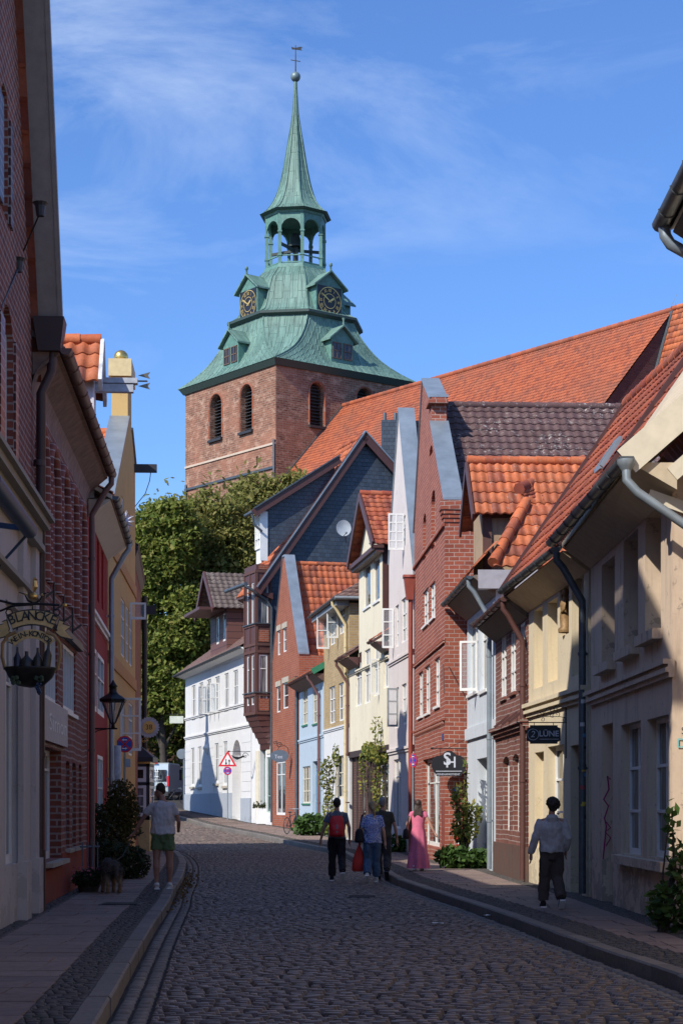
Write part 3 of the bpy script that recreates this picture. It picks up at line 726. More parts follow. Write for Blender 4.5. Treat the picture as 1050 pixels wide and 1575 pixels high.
# second, crossing gable roof further right
mb = MB(); X0, Z0 = r4.p(.4, -1.85, 8.9), 0
P_, Q_ = at(800, 68, zof(757, 68)), at(896, 64, zof(712, 64))
tile_roof(mb, P_ + V((.12, -.15, -.42)), P_ + V((2.6, -.6, -.42)), Q_ + V((.8, 0, 0)), P_ + V((.05, 0, .04)), .2, .36, seed=17, amp=.035)
tile_roof(mb, P_ + V((-.3, .6, -.5)), Q_ + V((-.4, .8, -.6)), Q_, P_, .3, .36, seed=18, sub=3)
ridge_tiles(mb, P_ + V((-.03, 0, .07)), Q_ + V((0, 0, .07)), r=.13)
mb.build('cross_gable_roof', M_t_or2, h)
mb = MB(); mb.hexa([P_ + V(c) for c in ((0, -.1, -.75), (3.2, -.55, -.75), (3.2, .2, -.75), (0, .6, -.75), (0.1, -.1, -.42), (3.2, -.55, -.42), (3.2, .2, -.42), (0.1, .6, -.42))]); mb.build('red_fascia', plain('red_board', (.25, .03, .02)), h)
gutter(h, r4, 0.1, r4.L + .3, .55, 6.55, r=.075, pipe_s=.3, pmat=B_zinc, pipe_r=.055, pipe_o=.1)
mb = MB(); A, B = r4.p(-.1, .4, 6.66), r4.p(-.1, -1.2, 6.66)
mb.poly([A, B, B + V((0, -.12, -.42)), A + V((0, -.12, -.42))]); mb.poly([A + V((0, -.12, -.42)), B + V((0, -.12, -.42)), B + V((0, .2, -.42)), A + V((0, .2, -.42))]); mb.build('lead_apron', B_lead, h)
so = MB(); so.hexa([r4.p(.02, .01, 6.1), r4.p(r4.L, .01, 6.1), r4.p(r4.L + .2, .46, 6.5), r4.p(.02, .46, 6.5), r4.p(.02, .01, 6.58), r4.p(r4.L, .01, 6.58), r4.p(r4.L + .2, .46, 6.56), r4.p(.02, .46, 6.56)]); so.build('soffit', M_boards, h)

# ---- red brick gable house
r5 = fac(684, 62, 637, 52.3, 1)
h = start_house('red_brick_gable_house', 'tall red brick gable house with blue metal coping and dark mossy tile roof', r5, .12)
L = r5.L; prof = [(0, 9.15), (3.3, 11.75), (3.301, 12.45), (3.6, 12.5), (5.7, 13.45), (6.3, 12.6), (L, 9.6)]
U = [px(r5, 650, 658.5, 907, 961), px(r5, 660.6, 668.8, 897, 951), px(r5, 643, 650, 1034, 1102), px(r5, 653, 661, 1024, 1097), px(r5, 668, 676, 1012, 1086)]
NB = [px(r5, 663, 669, 754, 843), px(r5, 660, 665, 685, 700), px(r5, 650.5, 655, 790, 860)]
SH = px(r5, 650, 676, 1166, 1302)
mb = MB(); wall(mb, r5, .0, L - .01, -.5, prof, [H(w, reveal=.09) for w in U] + [H(w, reveal=.12, blind=0, arch=.6) for w in NB] + [H(SH, reveal=.18)], reveal=.1)
fs = F((r5.p(0, 0, 0).x, r5.p(0, 0, 0).y), (r5.p(0, -11, 0).x, r5.p(0, -11, 0).y), -1)
mb.poly([r5.p(0, 0, -.5), r5.p(0, -11, -.5), r5.p(0, -11, 8.7), r5.p(0, -.6, 8.7), r5.p(0, -.6, 9.15), r5.p(0, 0, 9.15)])
mb.poly([r5.p(L, 0, -.5), r5.p(L, -11, -.5), r5.p(L, -11, 9.1), r5.p(L, 0, 9.6)])
mb.poly([r5.p(0, -11, -.5), r5.p(L, -11, -.5), r5.p(L, -11, 9), r5.p(5, -11, 12.4), r5.p(0, -11, 8.7)])
mb.build('wall', M_br5, h)
parapet(h, r5, prof, .4, M_br5, 0, L, 8.6)
coping(h, r5, [(-.05, 9.17), (3.3, 11.77)], .4, B_zinc); coping(h, r5, [(3.3, 12.47), (3.6, 12.5), (5.7, 13.47), (6.3, 12.6), (L, 9.6)], .4, B_zinc)
for w in U: window(h, r5, w, -.05, 2, (.33, .66), sill=B_white)
window(h, r5, SH, -.13, 2, (.72,), w=.08)
cross_roof(h, r5, 0.1, L, 5.2, -.42, -11, 8.55, 12.62, M_t_dk, cw=.25, ch=.36, seed=21, amp=.035, ze2=8.6)
lv = MB(); lv.hexa([r5.p(a, o_, z_ + dz) for dz in (0, .09) for a, o_, z_ in ((.1, -.42, 8.62), (5.2, -.42, 12.68), (5.2, -.52, 12.68), (.1, -.52, 8.62))]); lv.build('flashing', plain('blue_flashing', (.05, .12, .25), .5), h)
st = MB()   # moulded strings: corbelled shoulder, storey strings
for i in range(4): fbox(st, r5, -.03 - .03 * i, .35, -.62, .03 + .03 * i, 8.6 + .1 * i, 8.7 + .1 * i)
fbox(st, r5, -.12, .45, -.64, .12, 9.0, 9.13)
for z_ in (5.6, 5.67): fbox(st, r5, 0, L - .02, -.02, .05, z_, z_ + .05)
fbox(st, r5, 0, L - .02, -.02, .06, 8.5, 8.58); fbox(st, r5, 3.1, 3.9, -.42, .1, 12.25, 12.35)
for i in range(28): fbox(st, r5, .1 + i * .29, .24 + i * .29, -.02, .06, 3.6, 3.68)
fbox(st, r5, -.0, L - .02, -.02, .07, 3.68, 3.76)
st.build('string_course', M_br5, h)
pi = MB(); fbox(pi, r5, .02, .34, -.0, .05, .1, 1.7); pi.build('corner_guard', plain('red_corner_guard', (.2, .05, .035)), h)
pp = MB(); pp.tube([r5.p(L - .1, .12, 7.6), r5.p(L - .1, .12, .2)], .07, 10); pp.hexa([r5.p(L - .1 + a * k, .12 + b * k, z_) for z_, k in ((7.6, .12), (8.3, .2)) for a, b in ((-1, -.6), (1, -.6), (1, 1), (-1, 1))]); pp.tube([r5.p(L - .1, .12, 8.25), r5.p(L - .1, .12, 8.32)], .32, 4); pp.build('downpipe', B_redpipe, h)
nb = MB(); q = at(678, 61.6, zof(1133, 61.6)); nb.box(q.x - .07, q.x + .07, 0, .015, q.z - .09, q.z + .09, M=Matrix.Translation((0, q.y, 0)))
nb2 = at(702, 62.2, zof(1217, 62.2)); fs0 = r5.p(0, 0, 0)
s_b = (V((nb2.x, 0, 0)) - V((fs0.x, 0, 0))).length
ys = fs0.y + (-r5.out.y) * 0 + ((-r5.out) * s_b).y
nb = MB(); nb.box(nb2.x - .07, nb2.x + .07, ys - .03, ys - .008, nb2.z - .1, nb2.z + .1, m=0)
MX = lambda x, y, z: Matrix.Translation((x, y, z)) @ Matrix.Rotation(math.pi / 2, 4, 'X')
nb.glyphs('8', .12, MX(nb2.x, ys - .034, nb2.z), m=1, depth=.002)
nb.build('number_plate', [plain('enamel_blue', (.01, .05, .35), .3), B_white], h)
nx = MB(); a_ = at(681, 61.8, 0); zc = zof(1133, 61.8); s2 = r5.loc(681, 1133)[0]
fbox(nx, r5, s2 - .15, s2 + .15, .0, .02, zc - .08, zc + .08); nx.build('street_name_plate', plain('enamel_dark_blue', (.02, .03, .16), .3), h)
an = MB(); an.tube([r5.p(.3, .02, 5.1), r5.p(.02, .02, 4.35)], .015, 5); an.tube([V((r5.p(0, -.1, 0).x, ys - .02 + .0, 5.0)), V((r5.p(0, -.1, 0).x + .55, ys - .0, 4.0))], .015, 5); an.build('crack_strap', B_brown, h)

# ---- pinkish white gable house
r6 = fac(637, 52.3, 598, 47.4, 1)
h = start_house('white_gable_house', 'pinkish white house with a steep gable, blue coping and open casements', r6, .12)
L = r6.L; pk = r6.loc(614, 629); prof = [(0, 8.5), (pk[0], pk[1]), (L, 9.4)]
U = [px(r6, 617, 625, 920, 988), px(r6, 625.6, 633, 918, 983), px(r6, 608, 613, 931, 995), px(r6, 617.5, 624.5, 1052, 1115), px(r6, 627, 634, 1048, 1110), px(r6, 607, 613, 1058, 1120), px(r6, 617, 623, 795, 842)]
G = [px(r6, 605, 616, 1168, 1275), px(r6, 628, 636, 1162, 1258)]
mb = MB(); wall(mb, r6, .0, L - .01, -.5, prof, [H(w, reveal=.09) for w in U + G], reveal=.1)
mb.poly([r6.p(0, 0, -.5), r6.p(0, -10, -.5), r6.p(0, -10, 8.3), r6.p(0, 0, 8.5)]); mb.poly([r6.p(L, 0, -.5), r6.p(L, -10, -.5), r6.p(L, -10, 8.6), r6.p(L, 0, 9.4)])
mb.poly([r6.p(0, -10, -.5), r6.p(L, -10, -.5), r6.p(L, -10, 8.6), r6.p(pk[0], -10, 13), r6.p(0, -10, 8.3)])
mb.build('wall', M_r6, h)
parapet(h, r6, prof, .42, M_r6, 0, L, 8)
coping(h, r6, [(-.1, 8.35), (pk[0], pk[1]), (L, 9.4)], .42, B_zinc)
for i, w in enumerate(U): window(h, r6, w, -.05, 2, (.33, .66))
for w in G: window(h, r6, w, -.07, 2, (.75,) if w is G[0] else (.25, .5, .75))
cross_roof(h, r6, 0.05, L, pk[0], -.44, -10, 8.0, pk[1] - .5, M_t_br, cw=.28, seed=31)
band(h, r6, 0, L, 3.2, .16, .08, M_r6, 'cornice', 2); band(h, r6, 0, L, 6.05, .13, .07, M_r6, 'cornice', 2)
s_ = r6.loc(606, 960)[0]; zz = r6.rect(600, 612, 936, 997); open_sash(h, r6, s_, zz[2], zz[3], .36, .02, 1, (.33, .66))
s_ = r6.loc(613, 1090)[0]; zz = r6.rect(605, 615, 1060, 1119); open_sash(h, r6, s_, zz[2], zz[3], .34, .02, 1, (.33, .66), mat=B_grey)
s_ = r6.loc(622, 820)[0]; zz = r6.rect(615, 625, 792, 848); open_sash(h, r6, s_, zz[2], zz[3], .48, .02, 2, (.25, .5, .75))

# ---- cream house with cross gable
r7 = fac(598, 47.4, 537, 41.4, 1)
h = start_house('cream_gabled_house', 'cream plastered house with a small tiled cross gable above a dark ground floor', r7, .12)
L = r7.L
U = [px(r7, 546.7, 556, 1005, 1086), px(r7, 560.5, 569, 999, 1082), px(r7, 574.7, 584, 992, 1070), px(r7, 590, 598, 986, 1058)]
gz = px(r7, 552, 588, 838, 975); GWN = [px(r7, 559, 569.5, 868, 934), px(r7, 574, 583.5, 858, 925)]
sa, sb = gz[0], gz[1]; apx = (sa + sb) / 2
zsh = r7.loc(570, 846)[1]; zap = zof(772, 44)
prof = [(0, 6.9), (sa, 6.9), (sa + .001, zsh), (apx, zap), (sb, zsh), (sb + .001, 6.9), (L, 6.9)]
zj = 3.55
mb = MB(); wall(mb, r7, .0, L - .01, zj, prof, [H(w, reveal=.09) for w in U + GWN], reveal=.1)
for s_ in (sa, sb): mb.poly([r7.p(s_, 0, 6.7), r7.p(s_, -4, 6.7), r7.p(s_, -4, zsh), r7.p(s_, 0, zsh)], m=1)
mb.poly([r7.p(0, 0, zj), r7.p(0, -8, zj), r7.p(0, -8, 6.9), r7.p(0, -4, 9.3), r7.p(0, 0, 6.9)]); mb.poly([r7.p(L, 0, zj), r7.p(L, -8, zj), r7.p(L, -8, 6.9), r7.p(L, -4, 9.3), r7.p(L, 0, 6.9)])
mb.poly([r7.p(0, -.15, zj), r7.p(L, -.15, zj), r7.p(L, 0, zj), r7.p(0, 0, zj)])
mb.build('wall', [M_r7, B_brown], h)
G = [px(r7, 554, 562, 1153, 1290), px(r7, 582, 600, 1152, 1250)]
mb = MB(); G = [F.rect(r7, *a, o=-.12) for a in ((554, 562, 1153, 1290), (582, 600, 1152, 1250))]
wall(mb, r7, .0, L - .01, -.5, [(0, zj), (L, zj)], [H(w, reveal=.1) for w in G], o=-.12)
mb.poly([r7.p(0, -.12, -.5), r7.p(0, -8, -.5), r7.p(0, -8, zj), r7.p(0, -.12, zj)]); mb.poly([r7.p(L, -.12, -.5), r7.p(L, -8, -.5), r7.p(L, -8, zj), r7.p(L, -.12, zj)])
mb.build('ground_floor_wall', M_brd, h)
tb = MB()
for s_ in (.3, 1.3, 2.9, 4.4, 6.0, 7.4, L - .2): fbox(tb, r7, s_ - .09, s_ + .09, -.12, -.08, .1, zj)
fbox(tb, r7, 0, L, -.12, .03, zj - .22, zj - .002); tb.build('timber_frame', plain('dark_timber', (.045, .03, .025)), h)
window(h, r7, G[0], -.2, 1, (.3, .8)); window(h, r7, G[1], -.2, 3, (.25, .5, .75))
for w in U: window(h, r7, w, -.05, 2, (.55,), glass=M_glassl)
for w in GWN: window(h, r7, w, -.05, 1, (), sill=B_white)
open_sash(h, r7, U[2][0] + .05, U[2][2], U[2][2] + 1.2, .3, .02, 1, ())
eave_roof(h, r7, .012, sa, .45, 7.0, 4, 9.8, M_t_or2, seed=33, under=B_brown); 
eave_roof(h, r7, sb, L, .45, 7.0, 4, 9.8, M_t_br, seed=35, under=B_brown)
cross_roof(h, r7, sa - .0, sb, apx, .36, -4.2, zsh - .0, zap + .12, M_t_or2, cw=.26, ch=.32, over=.25, seed=36, ze2=zsh - .1, name='gable_roof')
vb = MB(); k = (zap - zsh) / (apx - sa)
for s_, sg in ((sa - .3, -1), (sb + .3, 1)):
    vb.beam(r7.p(s_, .38, zsh - .3 * k), r7.p(apx, .38, zap + .06), .06, .26)
    vb.hexa([r7.p(s_, .36, zsh - .42 * k), r7.p(s_ - sg * .4, .36, zsh - .42 * k), r7.p(s_ - sg * .4, 0, zsh - .42 * k), r7.p(s_, 0, zsh - .42 * k), r7.p(s_, .36, zsh - .28 * k), r7.p(s_ - sg * .4, .36, zsh - .24 * k), r7.p(s_ - sg * .4, 0, zsh - .24 * k), r7.p(s_, 0, zsh - .28 * k)])
vb.build('verge_board', B_brown, h)
pd = MB(); fbox(pd, r7, sa - .25, sb + .25, .0, .34, zsh - .34, zsh - .2); fbox(pd, r7, sa - .25, sb + .25, .0, .25, zsh - .44, zsh - .34); pd.build('pediment_cornice', B_brown, h)
ln = MB(); fbox(ln, r7, apx - .16, apx + .16, -.02, .04, zsh + .25, zsh + .75); ln.build('gable_hatch', B_cream, h)
gutter(h, r7, sb + .2, L, .5, 6.95, mat=B_brown, pipe_s=L - .12, pmat=plain('brown_pipe', (.13, .06, .05)), pipe_r=.055, zb=3.4)
gutter(h, r7, 0.05, sa - .2, .5, 6.95, mat=B_brown)
band(h, r7, 0, L, 6.35, .1, .07, M_r7, 'cornice', 2)
# ---- yellow brick house
r8 = fac(537, 41.4, 498, 37.8, 1)
h = start_house('yellow_brick_house', 'yellow brick house with white plastered ground floor and grey hipped eave', r8, .13)
L = r8.L
U = [px(r8, 507, 515, 943, 992), px(r8, 521, 529.5, 934, 975), px(r8, 506, 515, 1056, 1113), px(r8, 520.5, 530, 1050, 1109)]
G = [px(r8, 515, 528, 1163, 1228)]
zb = 4.55
mb = MB(); wall(mb, r8, .0, L - .01, zb, [(0, 9.1), (L, 9.1)], [H(w, reveal=.09) for w in U])
for s_ in (0, L): mb.poly([r8.p(s_, 0, zb), r8.p(s_, -8, zb), r8.p(s_, -8, 9.1), r8.p(s_, 0, 9.1)])
mb.build('wall', M_br8, h)
mb = MB(); wall(mb, r8, .0, L - .01, -.5, [(0, zb), (L, zb)], [H(w, reveal=.09) for w in G])
for s_ in (0, L): mb.poly([r8.p(s_, 0, -.5), r8.p(s_, -8, -.5), r8.p(s_, -8, zb), r8.p(s_, 0, zb)])
mb.build('ground_floor_wall', M_r12, h); band(h, r8, 0, L, zb - .05, .12, .07, B_white, 'cornice', 2)
for w in U: window(h, r8, w, -.05, 2, (.33, .66))
window(h, r8, G[0], -.06, 3, (.3, .6), mat=B_cream)
open_sash(h, r8, U[0][1], U[0][2] - .1, U[0][3] + .1, .5, .02, 1, (.5,)); open_sash(h, r8, U[1][1], U[1][2] - .1, U[1][3] + .1, .45, .02, 1, (.5,))
mb = MB()
tile_roof(mb, r8.p(-.3, .55, 9.3), r8.p(L + .3, .55, 9.3), r8.p(L - 2, -4, 12), r8.p(2.4, -4, 12), .28, .35, seed=41, sub=3)
tile_roof(mb, r8.p(-.3, -8, 9.3), r8.p(-.3, .55, 9.3), r8.p(2.4, -4, 12), r8.p(2.4, -4.1, 12), .28, .35, seed=42, sub=3)
mb.poly([r8.p(L + .3, .55, 9.3), r8.p(L + .3, -8, 9.3), r8.p(L - 2, -4, 12)])
mb.poly([r8.p(-.28, .53, 9.2), r8.p(L + .28, .53, 9.2), r8.p(L + .28, -8, 9.2), r8.p(-.28, -8, 9.2)]); mb.build('roof', B_zincd if False else M_t_br, h)
gutter(h, r8, -.3, L + .3, .58, 9.25, pipe_s=.35, pmat=plain('cream_pipe', (.55, .45, .25)), pipe_r=.06, zg=.3)
mb = MB(); mb.tube([r8.p(-.33, .6, 9.25), r8.p(-.33, -6, 9.25)], .07, 8); fbox(mb, r8, -.02, L, .01, .5, 9.0, 9.2); mb.build('soffit', B_grey, h)
# ---- small light blue house
zg9 = .42
r9 = fac(498, 37.8, 460, 34.2, 1)
h = start_house('small_blue_house', 'small light blue house with green verge board between brick and yellow brick houses', r9, zg9)
L = r9.L
U = [px(r9, 465, 473, 1060, 1115), px(r9, 481, 489, 1057, 1113)]
G = [px(r9, 465, 477, 1179, 1236)]; DR = px(r9, 480.5, 489, 1171, 1262)
house_body(h, r9, zg9, [(0, 6.9), (L, 6.9)], [H(w, reveal=.09) for w in U + G] + [H(DR, reveal=.2)], M_r9, 8, ridge=(4, 9.2))
for w in U: window(h, r9, w, -.05, 2, (.33, .66), mat=B_cream, sill=B_green)
window(h, r9, G[0], -.05, 3, (.33, .66), mat=B_cream, sill=B_green); door(h, r9, DR, B_doorblue, -.15, 1, light=.15)
band(h, r9, 0, L, 4.35, .15, .07, M_r9, 'cornice', 2)
eave_roof(h, r9, -.1, L + .1, .5, 7.05, 4, 9.6, M_t_or, seed=45, cw=.25, verge=B_green, under=plain('brown_soffit', (.1, .06, .05)))
gutter(h, r9, 0, L, .55, 7.0, mat=B_brown, pipe_s=.9, pmat=plain('plum_pipe', (.14, .07, .07)), pipe_r=.06, zg=zg9)
# ---- brick house with orange roof
zg10 = .62
r10 = fac(460, 34.2, 418, 31.6, 1)
h = start_house('orange_roofed_brick_house', 'narrow orange brick gable house with bright orange pantile roof', r10, zg10)
L = r10.L; pk = (r10.loc(437, 853)[0], zof(853, 33)); prof = [(0, 8.4), (pk[0] * .93, pk[1]), (pk[0] * 1.07, pk[1]), (L, 8.2)]
U = [px(r10, 426.5, 431, 970, 1008), px(r10, 435, 440.5, 966, 1003), px(r10, 425, 431, 1056, 1096), px(r10, 435, 443, 1050, 1090)]
G = [px(r10, 424, 438.6, 1171, 1254)]
mb = MB(); wall(mb, r10, .0, L - .01, 0, prof, [H(w, reveal=.1) for w in U + G])
for s_, z_ in ((0, 8.4), (L, 8.2)): mb.poly([r10.p(s_, 0, 0), r10.p(s_, -9, 0), r10.p(s_, -9, 7.8), r10.p(s_, 0, z_)])
mb.build('wall', M_br10, h); parapet(h, r10, prof, .4, M_br10, 0, L, 7)
coping(h, r10, [(-.05, 8.4), (pk[0] * .93, pk[1]), (pk[0] * 1.07, pk[1]), (L, 8.2)], .4, B_zinc)
for w in U: window(h, r10, w, -.04, 1, (.5,)); 
lt = MB()
for w in U: fbox(lt, r10, w[0] - .15, w[1] + .15, .0, .03, w[3], w[3] + .25)
lt.build('lintel', B_stone, h)
window(h, r10, G[0], -.05, 2, (.75,), w=.09)
cross_roof(h, r10, 0, L, pk[0], -.42, -9, 7.2, pk[1] - .35, M_t_or, cw=.29, ch=.4, amp=.05, seed=51)
gutter(h, r10, 0.05, .06, .1, 7.4, pipe_s=.15, pmat=B_zincd, pipe_r=.07, zg=zg10)
# ---- tall slate gabled house with timber bay
zg11 = .75
r11 = fac(418, 31.6, 387, 30.55, 1)
h = start_house('slate_gabled_house', 'tall house with dark blue slate gable and brown half-timbered bay over the street', r11, zg11)
L = r11.L; ze = 13.0; ap = 4.75; za = 19.75
mb = MB()
DR = px(r11, 400, 408, 1146, 1262); SG = px(r11, 410, 416, 1165, 1250)
wall(mb, r11, 0, L, 0, [(0, ze), (L, ze)], [H(DR, reveal=.25), H(SG, reveal=.1)])
mb.poly([r11.p(0, 0, 0), r11.p(0, -10.5, 0), r11.p(0, -10.5, 8), r11.p(0, 0, 8)])
mb.poly([r11.p(L, 0, 0), r11.p(L, -10.5, 0), r11.p(L, -10.5, 13), r11.p(L, -ap, za - .1), r11.p(L, 0, ze)])
mb.build('wall', M_r12, h)
sl = MB(); sl.poly([r11.p(-.02, 0, 8), r11.p(-.02, -10.5, 8), r11.p(-.02, -10.5, 14.2), r11.p(-.02, -ap, za), r11.p(-.02, 0, ze)])
sl.poly([r11.p(-.02, 0, 8), r11.p(0, 0, 8), r11.p(0, -10.5, 8), r11.p(-.02, -10.5, 8)]); sl.build('slate_gable_wall', M_slate, h)
eave_roof(h, r11, -.25, L + .2, .75, ze - 1.0 + .0, ap, za + .12, M_t_or, cw=.4, ch=.5, seed=61, backz=14.95, under=B_brown, verge=None)
vb = MB(); sp = (za - ze) / ap
vb.beam(r11.p(-.3, .85, za - (ap + .85) * sp + .1), r11.p(-.3, -ap, za + .08), .08, .42); vb.beam(r11.p(-.3, -ap, za + .08), r11.p(-.3, -10.5, 14.3), .08, .42)
vb.build('verge_board', B_brown, h)
vz = MB(); vz.beam(r11.p(-.3, .88, za - (ap + .85) * sp + .34), r11.p(-.3, -ap, za + .34), .2, .06); vz.beam(r11.p(-.3, -ap, za + .34), r11.p(-.3, -10.5, 14.55), .2, .06); vz.build('verge_flashing', B_zinc, h)
dm = MB()
P = lambda o_, z_, s_=.15: r11.p(s_, o_, z_)
dm.poly([P(.62, 13.9), P(-3.2, 18.4), P(-.0, 15.85), P(.62, 15.85)][:0] or [P(.45, 13.4), P(.45, 15.9), P(-3.3, 18.35), P(-3.3, 17.2)])
dmo = dm.build('dormer', M_slate, h)
dw = MB(); fD = F((P(.5, 0).x, P(.5, 0).y), (r11.p(1.0, .5, 0).x, r11.p(1.0, .5, 0).y), 1); dw.poly([fD.p(0, -.02, 13.4), fD.p(fD.L, -.02, 13.4), fD.p(fD.L, -.02, 15.9), fD.p(0, -.02, 15.9)]); sash(dw, fD, .0, fD.L, 14.1, 15.8, .05, 2, (.3,), .08)
fbox(dw, fD, -.05, .0, -.32, .06, 13.5, 15.9)
dw.build('dormer_window', B_white, dmo)
dr = MB(); A, B = r11.p(-.1, .95, 15.75), r11.p(-.1, -3.5, 18.65)
e = r11.d * 1.1
dr.hexa([A, B, B + e, A + e] + [q + V((0, 0, .18)) for q in (A, B, B + e, A + e)]); dr.beam(A + V((0, -.04, -.02)), B + V((0, -.04, -.02)), .06, .36); dr.build('dormer_roof', B_brown, dmo)
dz = MB(); dz.beam(A + V((0, -.05, .22)), B + V((0, -.05, .22)), .16, .06); dz.tube([r11.p(-.1, 1.0, 15.8), r11.p(1.1, 1.0, 15.8)], .09, 8); dz.tube([r11.p(0, 1.0, 15.7), r11.p(0, .9, 15.2), r11.p(0, .5, 14.9)], .06, 8); dz.build('gutter', B_zincd, dmo)
ch = MB(); q = at(599, 29.6, 0); ch.box(q.x - .42, q.x + .42, q.y - .4, q.y + .6, 15, zof(648, 29.6)); chm = ch.build('chimney', M_slate, h)
cp = MB()
for dx in (-.25, .3): cp.tube([V((q.x + dx, q.y, zof(650, 29.6))), V((q.x + dx, q.y, zof(635, 29.6)))], .09, 8)
cp.build('chimney_pot', B_zincd, chm)
# timber bay (Erker)
by = MB(); o1 = .8; s1_ = 1.9
fb = F((r11.p(.02, o1, 0).x, r11.p(.02, o1, 0).y), (r11.p(s1_, o1, 0).x, r11.p(s1_, o1, 0).y), 1)      # street face
fn = F((r11.p(.02, 0, 0).x, r11.p(.02, 0, 0).y), (r11.p(.02, o1, 0).x, r11.p(.02, o1, 0).y), -1); fn.out = V((0, -1, 0))
wn = [px(fn, 394.5, 412.5, 895, 961), px(fn, 398, 411, 1007, 1084)]
ztop, zmid, zbot = 13.3, 9.35, 5.5
wall(by, fn, 0, fn.L, 6.0, [(0, ztop), (fn.L, ztop)], [H(w, reveal=.06) for w in wn]); 
ws = [(.35, .75, wn[0][2], wn[0][3]), (1.1, 1.5, wn[0][2], wn[0][3]), (.35, .75, wn[1][2], wn[1][3]), (1.1, 1.5, wn[1][2], wn[1][3])]
wall(by, fb, 0, fb.L, 6.0, [(0, ztop), (fb.L, ztop)], [H(w, reveal=.06) for w in ws])
by.poly([r11.p(s1_, 0, 6), r11.p(s1_, o1, 6), r11.p(s1_, o1, ztop), r11.p(s1_, 0, ztop)])
for i in range(6):
    z0_, z1_ = 6.0 - .28 * i, 6.0 - .28 * (i + 1); k = 1 - (i + 1) / 6.5
    by.hexa([r11.p(.02, 0, z1_), r11.p(s1_, 0, z1_), r11.p(s1_ - .1 * i, o1 * k, z1_), r11.p(.02 + .05 * i, o1 * k, z1_), r11.p(.02, 0, z0_), r11.p(s1_, 0, z0_), r11.p(s1_ - .1 * i, o1 * (k + .12), z0_), r11.p(.02 + .05 * i, o1 * (k + .12), z0_)])
bay = by.build('timber_bay', B_brown, h)
for w in wn: window(bay, fn, w, -.03, 1, (.72,), w=.07, glass=M_glassl)
for w in ws: window(bay, fb, w, -.03, 1, (.72,), w=.05)
tr = MB()
for z_ in (6.0, 6.9, 9.0, 9.35, 10.3, 12.9):
    fbox(tr, fn, -.02, fn.L + .03, 0, .05, z_, z_ + .13); fbox(tr, fb, -.02, fb.L + .02, 0, .05, z_, z_ + .13)
for z0_, z1_ in ((6.13, 12.9),):
    for s_ in (0, fn.L - .1): fbox(tr, fn, s_, s_ + .1, 0, .04, z0_, z1_)
    for s_ in (0, .9, fb.L - .1): fbox(tr, fb, s_, s_ + .1, 0, .04, z0_, z1_)
tr.build('timber_frame', B_brownwood, bay)
nog = MB()
for z_ in (6.15, 9.5, 13.02):
    hh = .62 if z_ < 13 else .25
    fbox(nog, fn, .14, fn.L - .14, .0, .025, z_ + .04, z_ + hh)
nog.build('brick_infill', M_br10, bay)
lead = MB()
for z_ in (6.95 + .1, 10.4): fbox(lead, fn, -.05, fn.L + .08, -.0, .1, z_, z_ + .05); fbox(lead, fb, -.1, fb.L + .05, 0, .1, z_, z_ + .05)
lead.build('lead_flashing', B_zincd, bay)
pi = MB(); pi.tube([r11.p(-.05, 1.4, 12.2), r11.p(-.12, 1.0, 12.0), r11.p(-.12, .35, 11.6), r11.p(-.12, .05, 11.2), r11.p(-.12, .05, zg11)], .07, 8); pi.tube([r11.p(-.1, 1.35, 12.3), r11.p(L, 1.35, 12.3)], .1, 8); pi.build('downpipe', B_zincd, h)
door(h, r11, DR, plain('sea_green_door', (.16, .22, .2)), -.2, 1, light=.2)
window(h, r11, SG, -.05, 1, (.3,), mat=plain('sage_frame', (.3, .42, .36)))
sf = MB(); fbox(sf, r11, .05, .75, 0, .04, 4.1, 5.2); fbox(sf, r11, 1.9, 2.5, 0, .05, .8, 4.3); sf.build('shopfront_fascia', B_cream, h)

# ---- white corner house
zg12 = 1.0
r12 = fac(386, 30.5, 285, 25.45, 1)
h = start_house('white_corner_house', 'white rendered two-storey house with brown roof and brown dormer at the bend of the lane', r12, .8)
L = r12.L; o = 260; k = 3.5
UX = [(122, 142, 750, 940), (163, 183, 735, 928), (204, 226, 718, 908), (247, 272, 703, 897), (297, 320, 685, 892), (345, 370, 668, 881), (394, 418, 648, 866)]
U = [px(r12, 260 + a / k, 260 + b / k, 840 + c / k, 840 + d / k) for a, b, c, d in UX]
GX = [(118, 136, 1087, 1290), (155, 175, 1080, 1292), (245, 266, 1062, 1272), (291, 313, 1052, 1285)]
G = [px(r12, 260 + a / k, 260 + b / k, 840 + c / k, 840 + d / k) for a, b, c, d in GX]
AD = px(r12, 260 + 340 / k, 260 + 388 / k, 840 + 1043 / k, 840 + 1475 / k)
mb = MB(); wall(mb, r12, 0, L, -.5, [(0, 9.6), (L, 9.45)], [H(w, reveal=.12) for w in U + G] + [H(AD, reveal=.5, arch=1)])
mb.poly([r12.p(0, 0, -.5), r12.p(0, -9, -.5), r12.p(0, -9, 9.5), r12.p(0, -4.5, 13.4), r12.p(0, 0, 9.6)])
mb.poly([r12.p(L, 0, -.5), r12.p(L, -9, -.5), r12.p(L, -9, 9.5), r12.p(L, 0, 9.45)])
mb.poly([r12.p(0, -9, -.5), r12.p(L, -9, -.5), r12.p(L, -9, 9.5), r12.p(0, -9, 9.5)])
mb.build('wall', M_r12, h)
pl_ = MB(); fbox(pl_, r12, AD[1] + .05, L + .03, 0, .06, 0, 2.25); fbox(pl_, r12, 0, AD[0] - .05, 0, .06, 0, 1.95); pl_.build('plinth', plaster('pale_blue_plinth', (.36, .4, .45), (.25, .27, .3), .35), h)
for w in U: window(h, r12, w, -.05, 2, (.6,), w=.07)
for w in G: window(h, r12, w, -.05, 2, (.6,), w=.07)
for w in G: band(h, r12, w[0] - .1, w[1] + .1, w[2] - .2, .12, .1, B_stone, 'sill', 1)
